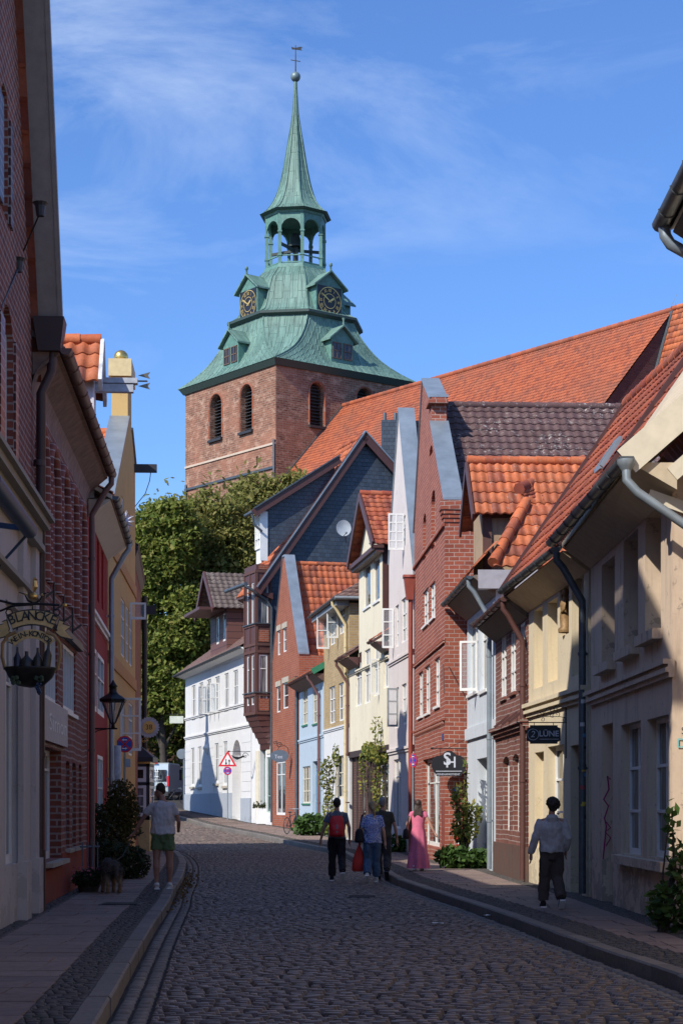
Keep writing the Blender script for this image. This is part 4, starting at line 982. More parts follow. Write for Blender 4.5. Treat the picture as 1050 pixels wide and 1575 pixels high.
for i in (2, 3): 
    w = U[i]; open_sash(h, r12, w[0], w[2], w[2] + 1.6, .5, .02, 1, (.5,)); open_sash(h, r12, w[1], w[2], w[2] + 1.6, .5, .02, 1, (.5,), ang=110)
for z_, pr in ((5.55, .1), (6.0 + .7, .09), (9.2, .12)): band(h, r12, 0, L, z_, .16, pr, M_r12, 'cornice', 2)
gv = MB()
for z_ in np.arange(2.3, 5.3, .5): 
    for a, b in ((AD[1] + .15, G[3][0] - .15) if False else (G[3][1] + .2, G[2][0] - .2), (G[2][1] + .2, G[1][0] - .2), (G[0][1] + .2, L), (.05, AD[0] - .15)):
        if b > a: fbox(gv, r12, a, b, 0, .018, z_, z_ + .46)
gv.build('rustication', M_r12, h)
dd = MB(); dd.poly([r12.p(AD[0], -.48, 0), r12.p(AD[1], -.48, 0), r12.p(AD[1], -.48, AD[3]), r12.p(AD[0], -.48, AD[3])]); dd.build('door_niche', plaster('niche_plaster', (.66, .64, .62)), h)
mx = MB(); c = (AD[0] + AD[1]) / 2; fbox(mx, r12, c - .3, c + .3, -.47, -.3, 2.1, 2.6); mx.build('letter_box', B_dark, h)
mb = MB(); A, B = r12.p(-.05, .55, 9.62), r12.p(L + .6, .55, 9.45)
tile_roof(mb, A, B, r12.p(L - 3.8, -4.5, 13.3), r12.p(0, -4.5, 13.5), .35, .42, seed=71, sub=3)
tile_roof(mb, B, r12.p(L + .6, -9.5, 9.5), r12.p(L - 3.8, -4.5, 13.3), r12.p(L - 3.8, -4.45, 13.3), .35, .42, seed=72, sub=3)
mb.poly([r12.p(0, -9.4, 9.5), r12.p(L + .6, -9.5, 9.5), r12.p(L - 3.8, -4.5, 13.3), r12.p(0, -4.5, 13.5)])
mb.build('roof', M_t_br, h)
so = MB(); so.hexa([r12.p(-.03, 0, 9.3), r12.p(L + .3, 0, 9.2), r12.p(L + .55, .5, 9.38), r12.p(-.03, .5, 9.5), r12.p(-.03, 0, 9.56), r12.p(L + .3, 0, 9.42), r12.p(L + .55, .52, 9.42), r12.p(-.03, .52, 9.56)]); so.build('soffit', B_white, h)
gutter(h, r12, 0, L + .6, .6, 9.6, r=.11, dz=-.16)
# dormer
s0_, s1_ = r12.loc(353, 1000)[0], r12.loc(328, 1000)[0]; zt = 12.35
dm = MB(); fd = F((r12.p(s0_, .15, 0).x, r12.p(s0_, .15, 0).y), (r12.p(s1_, .15, 0).x, r12.p(s1_, .15, 0).y), 1)
dws = [(.35, 1.15, 10.4, 11.9), (2.2, 3.0, 10.4, 11.9)]
wall(dm, fd, 0, fd.L, 9.5, [(0, zt), (fd.L / 2, zt + 1.8), (fd.L, zt)], [H(w, reveal=.08) for w in dws])
for s_ in (0, fd.L): dm.poly([fd.p(s_, 0, 9.5), fd.p(s_, -5, 9.5), fd.p(s_, -5, zt), fd.p(s_, 0, zt)])
dmo = dm.build('dormer', panels('brown_boards', (.12, .05, .04), (.15, .065, .05), (.05, .02, .02), 4, .35, .02), h)
for w in dws: window(dmo, fd, w, -.03, 1, (), w=.09)
dr = MB(); c = fd.L / 2
tile_roof(dr, fd.p(-.4, .8, zt - .3), fd.p(-.4, -5, zt - .3), fd.p(c, -5, zt + 1.9), fd.p(c, .8, zt + 1.9), .33, .4, seed=74, amp=.05)
tile_roof(dr, fd.p(fd.L + .4, -5, zt - .3), fd.p(fd.L + .4, .8, zt - .3), fd.p(c, .8, zt + 1.9), fd.p(c, -5, zt + 1.9), .33, .4, seed=75, sub=3)
dr.build('dormer_roof', tiles('dark_brown_tile', [(.1, .075, .065), (.16, .125, .11), (.13, .1, .09)], (.5, .47, .42), .6), dmo)
vb = MB(); vb.beam(fd.p(-.4, .82, zt - .42), fd.p(c, .82, zt + 1.85), .08, .3); vb.beam(fd.p(fd.L + .4, .82, zt - .42), fd.p(c, .82, zt + 1.85), .08, .3); fbox(vb, fd, .0, fd.L, .1, 1.5, zt - .35, zt - .2); vb.build('verge_board', B_brown, dmo)

# ================================================================== LEFT SIDE
l1 = F((-3.61, 14.5), (-4.22, 24.8), -1)
h = start_house('wine_shop_house', 'dark red brick gabled house with white shop front, nearest on the left edge', l1, .12)
L = l1.L; prof = [(0, 11.3), (3.3, 13.5), (7.45, 13.6), (L, 8.0)]
W = [px(l1, 4, 20, 470, 705), px(l1, -40, -22, 250, 560), px(l1, 2, 12, 130, 330)]
mb = MB(); wall(mb, l1, 0, L, 5.4, prof, [H(w, reveal=.16, arch=.8) for w in W])
mb.poly([l1.p(0, 0, -.3), l1.p(0, -10, -.3), l1.p(0, -10, 11), l1.p(0, 0, 11.3)]); mb.poly([l1.p(L, 0, -.3), l1.p(L, -10, -.3), l1.p(L, -10, 8), l1.p(L, 0, 8.0)])
mb.poly([l1.p(0, -.4, 5), l1.p(L, -.4, 5), l1.p(L, -.4, 8), l1.p(7.45, -.4, 13.6), l1.p(3.3, -.4, 13.5), l1.p(0, -.4, 11.3)])
mb.build('wall', M_brl, h)
for w in W: window(h, l1, w, -.08, 2, (.33, .66))
for w in W:
    for a, b in ((w[0] - .42, w[0] - .02), (w[1] + .02, w[1] + .3)): gp = MB(); fbox(gp, l1, a, b, -.01, .035, w[2], w[3] - .3); gp.build('glazed_brick_pier', M_brg, h)
rf = MB()
tile_roof(rf, l1.p(L + .3, .1, 7.4), l1.p(L + .3, -10, 7.4), l1.p(7.45, -10, 13.5), l1.p(7.45, .1, 13.5), .3, .4, seed=81, sub=3)
rf.poly([l1.p(-.1, .1, 11.4), l1.p(-.1, -10, 11.4), l1.p(3.3, -10, 13.6), l1.p(3.3, .1, 13.6)]); rf.poly([l1.p(3.3, .1, 13.6), l1.p(3.3, -10, 13.6), l1.p(7.45, -10, 13.6), l1.p(7.45, .1, 13.6)]); rf.build('roof', M_t_or2, h)
vb = MB(); n_ = V((0, 0, 1)); pr2 = [(L + .15, 7.85), (7.5, 13.75), (3.3, 13.75), (0, 11.5)]
for (a, za_), (b, zb_) in zip(pr2, pr2[1:]):
    vb.hexa([l1.p(a, .0, za_), l1.p(b, .0, zb_), l1.p(b, .36, zb_), l1.p(a, .36, za_)] + [l1.p(a, .0, za_ + .12), l1.p(b, .0, zb_ + .12), l1.p(b, .36, zb_ + .12), l1.p(a, .36, za_ + .12)])
    vb.hexa([l1.p(a, .361, za_ - .02), l1.p(b, .361, zb_ - .02), l1.p(b, .42, zb_ - .02), l1.p(a, .42, za_ - .02)] + [l1.p(a, .361, za_ + .25), l1.p(b, .361, zb_ + .25), l1.p(b, .42, zb_ + .25), l1.p(a, .42, za_ + .25)])
vb.build('verge_board', plain('taupe_boards', (.3, .27, .25), .7), h)
SW = [px(l1, 2, 22, 930, 1330), px(l1, -40, -16, 940, 1340)]
mb = MB(); wall(mb, l1, 0, L - .02, -.3, [(0, 5.4), (L, 5.4)], [H(w, reveal=.12) for w in SW], o=.05); mb.poly([l1.p(L - .02, .05, -.3), l1.p(L - .02, .05, 5.4), l1.p(L - .02, 0, 5.4), l1.p(L - .02, 0, -.3)])
for a in (L - .55, L - 2.0): fbox(mb, l1, a, a + .42, .05, .12, .1, 5.1); fbox(mb, l1, a - .05, a + .47, .05, .17, .1, .85)
sf = mb.build('shop_front', M_l1, h)
for w in SW: window(sf, l1, w, -.03, 2, (.7,), w=.09)
mb = MB()
for pr, z0_, z1_ in ((.14, 5.0, 5.08), (.1, 5.08, 5.3), (.2, 5.3, 5.4), (.27, 5.4, 5.46), (.12, 4.3, 4.36)): fbox(mb, l1, 0, L - (.02 if z0_ > 4.9 else .4), -.02, .05 + pr, z0_, z1_)
mb.build('cornice', plaster('grey_stone_cornice', (.34, .32, .28), (.2, .18, .15), .4), h)
mb = MB(); s_ = L + .08
mb.tube([l1.p(s_, .28, 7.9), l1.p(s_, .26, 7.5), l1.p(s_, .12, 7.2), l1.p(s_, .1, .15)], .065, 10)
for z_ in (2.2, 4.4, 6.2): mb.tube([l1.p(s_, .1, z_), l1.p(s_, .1, z_ + .08)], .085, 10)
mb.tube([l1.p(s_, .1, .12), l1.p(s_, .1, .95)], .085, 12)
mb.hexa([l1.p(s_ + a * k2, .24 + b * k2, z_) for z_, k2 in ((7.75, .15), (8.2, .21)) for a, b in ((-1, -1), (1, -1), (1, 1), (-1, 1))]); mb.build('downpipe', plain('dark_brown_pipe', (.05, .025, .026), .45), h)
mb = MB()
for (u_, v_), rr_ in (((62, 326), .1), ((28, 412), .09)):
    pos = at(u_, 121, zof(v_, 121)); wl = l1.loc(u_ - 26, v_ + 60)
    mb.tube([l1.p(wl[0], 0, wl[1]), pos], .012, 5); mb.tube([pos + V((0, 0, -.05)), pos + V((0, 0, .08)), pos + V((0, 0, .12))], [.05, .07, .1], 10)
mb.build('spotlight', B_dark, h)

l2 = fac(48, 113, 134, 82, -1)
h = start_house('brick_arcade_house', 'red brick house with tall blind arches, painted red plinth and a pale wall sign', l2, .12)
L = l2.L; zE = 7.7
AR = [(57.5, 73, 668, 800), (75.5, 89, 700, 838), (91.5, 102.5, 730, 866), (104.5, 115.5, 752, 888), (118, 128.5, 772, 912)]
ARh = []
for i in range(5):
    a = .55 + i * (L - 1.0) / 5; ARh.append((a, a + (L - 1.0) / 5 - .42, 4.85, 6.95))
UW = [px(l2, 68, 88, 935, 1048), px(l2, 97, 116, 968, 1062)]
def fixz(ws, z0_, z1_): return [(w[0], w[1], z0_, z1_) for w in ws]
UW = fixz(UW, 3.12, 4.2)
GW = [px(l2, 68, 94, 1139, 1336), px(l2, 101, 107, 1150, 1315), px(l2, 111, 117, 1150, 1310), px(l2, 121, 125.5, 1150, 1308)]
DRz = fixz([px(l2, 50, 58, 1110, 1400)], .14, 2.45)
GW = [(GW[0][0], GW[0][1], .72, 2.42)] + fixz(GW[1:], .85, 2.3)
mb = MB(); wall(mb, l2, 0, L - .01, -.3, [(0, zE), (L, zE)], [H(w, reveal=.22, arch=1, blind=0) for w in ARh] + [H(w, reveal=.1) for w in UW] + [H(w, reveal=.2, arch=.2) for w in GW[1:]] + [H(GW[0], reveal=.3)], reveal=.1)
for s_ in (0, L - .01): mb.poly([l2.p(s_, 0, -.3), l2.p(s_, -8, -.3), l2.p(s_, -8, zE), l2.p(s_, -4, 9.8), l2.p(s_, 0, zE)])
mb.build('wall', M_brl, h)
for a, b, c_, d_ in ARh:   # moulded brick roll round each arch
    cx, rr_ = (a + b) / 2, (b - a) / 2; rb = MB()
    for off, rad in ((.0, .085), (-.13, .07)):
        pts = [l2.p(a - .04 - off, -.0 + off * .6, c_)] + [l2.p(cx - (rr_ + .04 + off) * math.cos(math.pi * i / 10), off * .6, d_ - rr_ + (rr_ + .04 + off) * math.sin(math.pi * i / 10)) for i in range(11)] + [l2.p(b + .04 + off, off * .6, c_)]
        rb.tube(pts, rad, 8)
    rb.build('arch_moulding', M_band, h)
pl_ = MB(); 
for a, b in ((.02, GW[0][0] - .02), (GW[0][1] + .02, L)): 
    if b > a: fbox(pl_, l2, a, b, 0, .02, -.3, 1.9 if a < 1 else .8)
fbox(pl_, l2, GW[0][0] - .02, GW[0][1] + .02, 0, .02, -.3, .6); pl_.build('plinth', M_plinth_red, h)
for w in UW: window(h, l2, w, -.03, 5, (), w=.06, glass=M_glassl, sill=B_white)
window(h, l2, GW[0], -.18, 1, (.82,), w=.09, sill=(B_stone, .14))
for w in GW[1:]: window(h, l2, w, -.12, 1, (.5,), sill=(B_stone, .08))
lt = MB(); lt.beam(l2.p(UW[0][0] - .2, .06, 4.32), l2.p(UW[1][1] + .35, .06, 4.32), .1, .12); lt.build('lintel', B_dark, h)
for s_ in (1.2, 2.8, 4.4, 6.0): 
    an = MB(); an.beam(l2.p(s_, .03, 4.35), l2.p(s_, .03, 4.95), .03, .03); an.beam(l2.p(s_, .02, 4.5), l2.p(s_ + .1, .16, 4.62), .03, .03); an.build('wall_anchor', B_dark, h)
sg = MB(); a, b = l2.loc(61, 1090)[0], l2.loc(99, 1090)[0]; fbox(sg, l2, a, b, .03, .055, 2.5, 3.1)
sgo = sg.build('wall_sign', plain('pale_sign_board', (.42, .4, .4)), h)
tx = MB(); rotf = Matrix((( l2.d.x, 0, l2.out.x, 0), (l2.d.y, 0, l2.out.y, 0), (0, 1, 0, 0), (0, 0, 0, 1)))
tx.glyphs('Simon', .36, Matrix.Translation(l2.p((a + b) / 2 + .3, .058, 2.78)) @ rotf @ Matrix.Diagonal((3.2, 1, 1, 1)), depth=.002)
tx.build('lettering', plain('white_letters', (.7, .69, .66)), sgo)
eave_roof(h, l2, .02, L + .15, .4, 7.85, 4, 10.2, M_t_or, seed=83, under=plain('cove_soffit', (.2, .13, .1), .8, var=.3), cw=.25)
gutter(h, l2, .1, L + .2, .45, 7.82, mat=plain('rust_gutter', (.16, .085, .07), .5), r=.09, pipe_s=L + .02, pipe_r=.055)
cv = MB(); rows = []
for k2 in range(8):
    t = k2 / 7 * math.pi / 2; rows.append([l2.p(s_, .38 * (1 - math.cos(t)), 7.2 + .5 * math.sin(t)) for s_ in (.02, L)])
cv.grid(rows); cv.build('coved_eave', plain('cove_plaster', (.24, .16, .13), .85, var=.3), h)

l3 = fac(134.6, 81.8, 165, 68.8, -1)
h = start_house('red_boarded_house', 'dark red boarded house with white windows and a hoist dormer on the left side', l3, .12)
L = l3.L; zE = 7.3
U = fixz([px(l3, 141.6, 148.5, 993, 1092), px(l3, 150, 160, 1007, 1102)], 3.45, 4.7)
G = fixz([px(l3, 139, 144, 1190, 1330), px(l3, 150, 158, 1190, 1330)], .9, 2.6)
T = [(l3.loc(a, 900)[0], l3.loc(b, 900)[0], 5.75, 7.0) for a, b in ((142, 145), (149, 152.5), (156, 159))]
house_body(h, l3, .12, [(0, zE), (L, zE)], [H(w, reveal=.06) for w in U + G] + [H(w, reveal=.12, blind=0) for w in T], M_l3, 8, ridge=(4, 9.6))
for w in U + G: window(h, l3, w, -.0, 2, (.6,), w=.08)
band(h, l3, 0, L, 5.2, .14, .1, B_white, 'cornice', 2)
eave_roof(h, l3, .1, L, .45, 7.45, 4, 9.9, M_t_or, seed=85, under=B_cream, cw=.25); gutter(h, l3, .2, L, .5, 7.42, pipe_s=L - .5, pmat=B_zinc, pipe_r=.06, pipe_o=.12)
wp = MB(); wp.tube([l3.p(L - .02, .2, 2.9), l3.p(L - .02, .2, .15)], .11, 12); wp.build('wide_downpipe', plain('pale_blue_pipe', (.42, .47, .52), var=.3), h)
dm = MB(); s0_, s1_ = .3, 1.5; 
dm.hexa([l3.p(a, b, c_) for c_ in (7.4, 9.75) for a, b in ((s0_, .06), (s1_, .06), (s1_, -3), (s0_, -3))]); fbox(dm, l3, s0_ - .02, s0_ + .2, .06, .1, 7.4, 9.7); dm.poly([l3.p(s0_ - .02, .06, 9.7), l3.p(s1_, .06, 9.7), l3.p((s0_ + s1_) / 2, .06, 10.4)])
for c_ in (-.3, -1.0): fbox(dm, l3, s0_ - .03, s0_ - .0, c_ - .3, c_ + .3, 7.8, 9.4)
dmo = dm.build('dormer', plain('lilac_white_paint', (.6, .58, .62), .6), h)
dr = MB(); c_ = (s0_ + s1_) / 2
tile_roof(dr, l3.p(s0_ - .2, .2, 9.55), l3.p(s0_ - .2, -3, 9.55), l3.p(c_, -3, 10.5), l3.p(c_, .2, 10.5), .25, .38, seed=86, amp=.05); tile_roof(dr, l3.p(s1_ + .2, -3, 9.55), l3.p(s1_ + .2, .2, 9.55), l3.p(c_, .2, 10.5), l3.p(c_, -3, 10.5), .25, .38, seed=87, amp=.04)
ridge_tiles(dr, l3.p(c_, .2, 10.55), l3.p(c_, -3, 10.55)); dr.build('dormer_roof', M_t_or, dmo)
vb = MB(); vb.beam(l3.p(s0_ - .22, .23, 9.5), l3.p(c_, .23, 10.47), .07, .26); vb.beam(l3.p(s1_ + .22, .23, 9.5), l3.p(c_, .23, 10.47), .07, .26); vb.build('verge_board', plain('flaking_white_board', (.55, .56, .56), var=.3), dmo)
hb = MB(); hb.beam(l3.p(c_, .0, 9.62), l3.p(c_, .82, 9.62), .16, .15); hb.beam(l3.p(c_, .0, 9.76), l3.p(c_, .9, 9.76), .2, .1); hb.build('hoist_beam', plain('grey_blue_board', (.4, .43, .47), var=.2), dmo)

l4 = fac(166, 68.5, 208, 55.1, -1)
h = start_house('ochre_gabled_house', 'ochre yellow gabled house topped by a gold ball, left side beyond the red house', l4, .12)
L = l4.L; m0, m1 = L * .68, L * .83
prof = [(0, 8.0), (m0, 11.7), (m0 + .001, 12.8), (m1, 12.8), (m1 + .001, 11.7), (L, 11.0)]
U = fixz([px(l4, 186, 192, 912, 1003), px(l4, 194, 198, 924, 1011), px(l4, 199, 203.5, 935, 1018)], 5.3, 6.75)
G = fixz([px(l4, 183, 191, 1180, 1300), px(l4, 199, 205, 1070, 1150)], .9, 2.2); G = [G[0]] + fixz([px(l4, 186, 192, 1060, 1150), px(l4, 198, 204, 1070, 1150)], 2.9, 4.3)
T = [(L * .45, L * .45 + .7, 8.3, 9.3), (L * .7, L * .7 + .7, 8.3, 9.3)]
mb = MB(); wall(mb, l4, 0, L - .01, -.3, prof, [H(w, reveal=.07) for w in U + G + T])
for s_ in (0, L - .01): mb.poly([l4.p(s_, 0, -.3), l4.p(s_, -9, -.3), l4.p(s_, -9, 7.8 if s_ == 0 else 10.5), l4.p(s_, 0, 8.0 if s_ == 0 else 11.0)])
mb.poly([l4.p(0, -9, -.3), l4.p(L, -9, -.3), l4.p(L, -9, 7.8), l4.p(0, -9, 7.8)])
mb.build('wall', M_l4, h); parapet(h, l4, prof, .42, M_l4, 0, L, 7)
coping(h, l4, [(-.05, 8.0), (m0, 11.72)], .42, B_zinc); coping(h, l4, [(m1, 11.72), (L, 11.0)], .42, B_zinc)
for w in U + G + T: window(h, l4, w, -.02, 2, (.35, .68), w=.05)
for z_ in (4.75, 7.35): band(h, l4, 0, L, z_, .3, .04, plaster('orange_band_%d' % z_, (.55, .3, .12)), 'cornice', 1)
cross_roof(h, l4, 0, L, m0, -.44, -9, 7.6, 11.3, M_t_or, cw=.28, seed=88, ze2=10.3)
cpm = MB(); fbox(cpm, l4, m0 - .08, m1 + .06, -.5, .1, 12.8, 13.25); cpm.build('gable_cap', plain('ochre_cap', (.6, .48, .25)), h)
gb = MB(); gb.ball(l4.p(m0 + .35, -.2, 13.38), .19, n=20); gb.build('gold_ball', B_gold, h)
wv = MB(); wv.beam(l4.p(m0 + .3, .0, 12.75), l4.p(m0 + .3, .5, 12.75), .07, .03)
for z_ in (12.9, 12.62): wv.prism([(0, 0), (.32, .09), (.26, 0), (.32, -.09)], Matrix.Translation(l4.p(m0 + .3, .25, z_)) @ Matrix.Rotation(math.pi / 2, 4, 'X'), .02)
wv.build('gilded_vane', plain('dark_gilt', (.15, .13, .1), .4, .5), h)
s_ = U[2][0]; open_sash(h, l4, s_, 6.5, 6.95, .42, .02, 1, ()); s_ = l4.loc(184, 0)[0]; open_sash(h, l4, s_, 2.9, 4.2, .5, .02, 1, (.33, .66))
hb = MB(); hb.beam(l4.p(L - .4, 0, zof(716, 56)), l4.p(L - .4, .62, zof(716, 56)), .14, .22); hb.tube([l4.p(L - .4, .45, zof(722, 56)), l4.p(L - .4, .42, zof(735, 56)), l4.p(L - .4, .3, zof(755, 56)), l4.p(L - .4, .02, zof(775, 56))], .012, 5); hb.build('hoist_beam', B_dark, h)

l5 = F((-5.85, 51.3), (-6.55, 59.5), -1)
h = start_house('dark_eaved_brick_house', 'brick house with dark eave and downpipe behind the ochre house', l5, .12)
house_body(h, l5, .12, [(0, 8.8), (l5.L, 8.8)], [], M_br10, 8, ridge=(4, 10.5))
eave_roof(h, l5, 0, l5.L, .12, 8.9, 4, 11, M_t_br, seed=89, under=B_dark, cw=.35)
e5 = l5.L - .12; mb = MB(); mb.tube([l5.p(e5, .12, 8.4), l5.p(e5, .12, .3)], .085, 8); mb.beam(l5.p(e5, 0, 7.95), l5.p(e5, .5, 7.95), .1, .28); mb.build('downpipe', plain('near_black_pipe', (.025, .02, .02)), h)
# shop bay with pyramid roof
bx0, bx1, by0, by1 = -6.62, -5.86, 55.6, 57.0
k = wthing('shop_bay', 'narrow black framed shop bay with pyramid roof and ochre base on the left pavement', 'shop bay', (-6.2, 56.3, .12))
mb = MB(); mb.box(bx0, bx1, by0, by1, .0, 1.12)
mb.build('base', plaster('ochre_base', (.6, .45, .2)), k); mb = MB(); mb.box(bx0 - .02, bx1 + .02, by0 - .02, by1, 2.84, 2.9); mb.build('gilt_moulding', B_gold, k)
mb = MB()
for x in (bx0, bx1 - .1): 
    for y in (by0, by1 - .1): mb.box(x, x + .1, y, y + .1, 1.12, 2.84)
mb.box(bx0, bx1, by0, by1, 1.12, 1.2); mb.box(bx0, bx1, by0, by1, 2.2, 2.26); mb.box(bx0, bx1, by0, by1, 2.76, 2.84); mb.box(bx0 + .11, bx1 - .11, by0 + .3, by1, 1.2, 2.78)
mb.build('frame', B_dark, k)
ff = F((bx0 + .1, by0), (bx1 - .1, by0), 1); ff.out = V((0, -1, 0))
window(k, ff, (0, ff.L, 1.22, 2.18), .0, 1, (.33, .66), w=.09); window(k, ff, (0, ff.L, 2.28, 2.75), .0, 1, (), w=.09)
f2 = F((bx1, by0 + .1), (bx1, by1 - .1), -1); window(k, f2, (0, f2.L, 1.22, 2.18), .0, 1, (.33, .66), w=.09); window(k, f2, (0, f2.L, 2.28, 2.75), .0, 1, (), w=.09)
mb = MB(); cx_, cy_ = (bx0 + bx1) / 2, (by0 + by1) / 2 - .3; z_ = 2.9; e_ = .12
q4 = [V((bx0 - e_, by0 - e_, z_)), V((bx1 + e_, by0 - e_, z_)), V((bx1 + e_, by1, z_)), V((bx0 - e_, by1, z_))]
mb.poly(q4); t4 = [q + V((0, 0, .14)) for q in q4]
for i in range(4): mb.poly([q4[i], q4[(i + 1) % 4], t4[(i + 1) % 4], t4[i]]); mb.poly([t4[i], t4[(i + 1) % 4], V((cx_, cy_, 3.45))])
mb.build('roof', B_dark, k)

# row behind the camera on the left; it shades the foreground of the lane
l0 = F((-3.0, -26), (-3.5, 14.4), -1)
h = start_house('left_row_house', 'long brick house continuing the left row beside the viewer', l0, .0)
house_body(h, l0, 0, [(0, 9.6), (l0.L, 9.6)], [], M_brl, 8, ridge=(4, 11.5)); eave_roof(h, l0, 0, l0.L, .3, 9.7, 4, 12, M_t_or2, seed=91, cw=.4, ch=.5)
# big house on the right just outside, only its eave shows
r0 = F((4.1, 4), (4.32, 21.2), 1)
h = start_house('tall_right_house', 'tall house at the right edge, only its dark eave, gutter and roof railing in view', r0, .12)
house_body(h, r0, .12, [(0, 8.2), (r0.L, 8.2)], [], M_r1, 8, ridge=(4, 11))
eave_roof(h, r0, 0, r0.L, .5, 8.35, 4, 11.2, M_t_dk, seed=93, cw=.3, under=B_dark)
gutter(h, r0, 4, r0.L + .05, .6, 8.35, r=.1, mat=B_zincd)
mb = MB(); q0 = r0.p(r0.L - .1, .58, 8.28); mb.tube([q0, q0 + V((.01, -.02, -.12)), q0 + V((.07, -.03, -.22)), q0 + V((.25, -.03, -.32)), q0 + V((.55, 0, -.42))], .07, 12); mb.build('downpipe', B_zinc, h)
mb = MB()
for i in range(30): 
    s_ = r0.L - .15 - i * .12; mb.tube([r0.p(s_, .42, 8.5), r0.p(s_, .42, 8.82)], .006, 4)
mb.tube([r0.p(r0.L - .1, .42, 8.82), r0.p(r0.L - 4, .42, 8.82)], .012, 5); mb.tube([r0.p(r0.L - .1, .42, 8.5), r0.p(r0.L - 4, .42, 8.5)], .01, 5); mb.build('roof_railing', plain('rusty_railing', (.2, .14, .1)), h)

# gabled house round the left bend: out of sight itself, its pointed gable throws the shadow on the white house
lb = F((-14.0, 91.0), (-15.9, 101.0), -1)
h = start_house('bend_gable_house', 'gabled house round the left bend whose pointed shadow falls on the white house', lb, .9)
pf = [(0, 10.4), (2.2, 11.7), (3.9, 13.2), (4.55, 14.2), (4.95, 17.0), (5.35, 14.2), (6.1, 13.2), (8, 11.6), (lb.L, 10.4)]
mb = MB(); wall(mb, lb, 0, lb.L, 0, pf, []); 
for s_ in (0, lb.L): mb.poly([lb.p(s_, 0, 0), lb.p(s_, -8, 0), lb.p(s_, -8, 8.5), lb.p(s_, 0, 8.6)])
mb.build('wall', M_brl, h); parapet(h, lb, pf, .4, M_brl, 0, lb.L, 8); cross_roof(h, lb, 0, 9.6, 4.9, -.4, -8, 9.8, 13.0, M_t_or2, cw=.4, seed=99)
# ================================================================== CHURCH
a_ = 15.0; TH = math.radians(37)
d1 = V((-math.sin(TH), math.cos(TH), 0)); d2 = V((math.cos(TH), math.sin(TH), 0))
Cc = V((-5.8, 161, 0)); TC = Cc + (d1 + d2) * a_ / 2
ch = wthing('church', 'brick church with green copper spire and long orange tiled nave above the street', 'church', (TC.x, TC.y, 2.5))
fl = F((Cc.x, Cc.y), ((Cc + d1 * a_).x, (Cc + d1 * a_).y), 1); fr = F((Cc.x, Cc.y), ((Cc + d2 * a_).x, (Cc + d2 * a_).y), -1)
WL = [px(fl, 323, 341, 607, 675), px(fl, 370, 388, 592, 663), px(fl, 394, 396.5, 702, 716)]; WR = [px(fr, 477, 498, 588, 655), px(fr, 549, 573, 597, 665)]
zt = 40.9
mb = MB(); wall(mb, fl, 0, a_, 0, [(0, zt), (a_, zt)], [H(w, reveal=.9 if i < 2 else .4, arch=1 if i < 2 else 0) for i, w in enumerate(WL)]); wall(mb, fr, 0, a_, 0, [(0, zt), (a_, zt)], [H(w, reveal=.9, arch=1) for w in WR])
B2 = Cc + d1 * a_; B3 = Cc + d1 * a_ + d2 * a_; B4 = Cc + d2 * a_; up = V((0, 0, zt))
mb.poly([B2, B3, B3 + up, B2 + up]); mb.poly([B3, B4, B4 + up, B3 + up])
mb.build('tower_wall', M_brt, ch)
for w, f_ in [(w, fl) for w in WL[:2]] + [(w, fr) for w in WR]:
    lo = MB(); fbox(lo, f_, w[0], w[1], -.95, -.9, w[2], w[3])
    z_ = w[2]
    while z_ < w[3] - .1:
        lo.hexa([f_.p(w[0], -.9, z_ + .16), f_.p(w[1], -.9, z_ + .16), f_.p(w[1], -.45, z_), f_.p(w[0], -.45, z_), f_.p(w[0], -.9, z_ + .2), f_.p(w[1], -.9, z_ + .2), f_.p(w[1], -.45, z_ + .04), f_.p(w[0], -.45, z_ + .04)]); z_ += .3
    lo.build('louvre', plain('louvre_boards', (.05, .055, .065), .6), ch)
    sb = MB(); fbox(sb, f_, w[0] - .15, w[1] + .15, -.5, .25, w[2] - .25, w[2] - .02); sb.build('louvre_sill', B_dark, ch)
    rg = MB(); c_, r_ = (w[0] + w[1]) / 2, (w[1] - w[0]) / 2
    rg.tube([f_.p(w[0] - .12, .0, w[2])] + [f_.p(c_ - (r_ + .12) * math.cos(math.pi * i / 12), .0, w[3] - r_ + (r_ + .12) * math.sin(math.pi * i / 12)) for i in range(13)] + [f_.p(w[1] + .12, .0, w[2])], .1, 5); rg.build('arch_ring', M_br10, ch)
sc = MB()
zA = fl.loc(358, 699)[1]; fbox(sc, fl, 0, a_, -.01, .1, zA - .12, zA + .06); sc.build('string_course', plaster('pale_string', (.55, .45, .36)), ch)
sc = MB(); zA = fl.loc(358, 735)[1]; fbox(sc, fl, 0, a_, -.01, .15, zA - .1, zA + .1); sc.tube([fl.p(.1, .15, 34), fl.p(.1, .15, 20)], .12, 6); sc.tube([fl.p(a_ - .3, .15, 32), fl.p(a_ - .3, .15, 20)], .12, 6); sc.build('lead_string', B_zincd, ch)
bt = MB(); bt.hexa([Cc + d1 * (a_ + x) + d2 * y + V((0, 0, z_)) for z_ in (0, 31.5) for x, y in ((0, 1), (1.1, 1), (1.1, 4), (0, 4))]); bt.build('buttress', M_brt, ch)
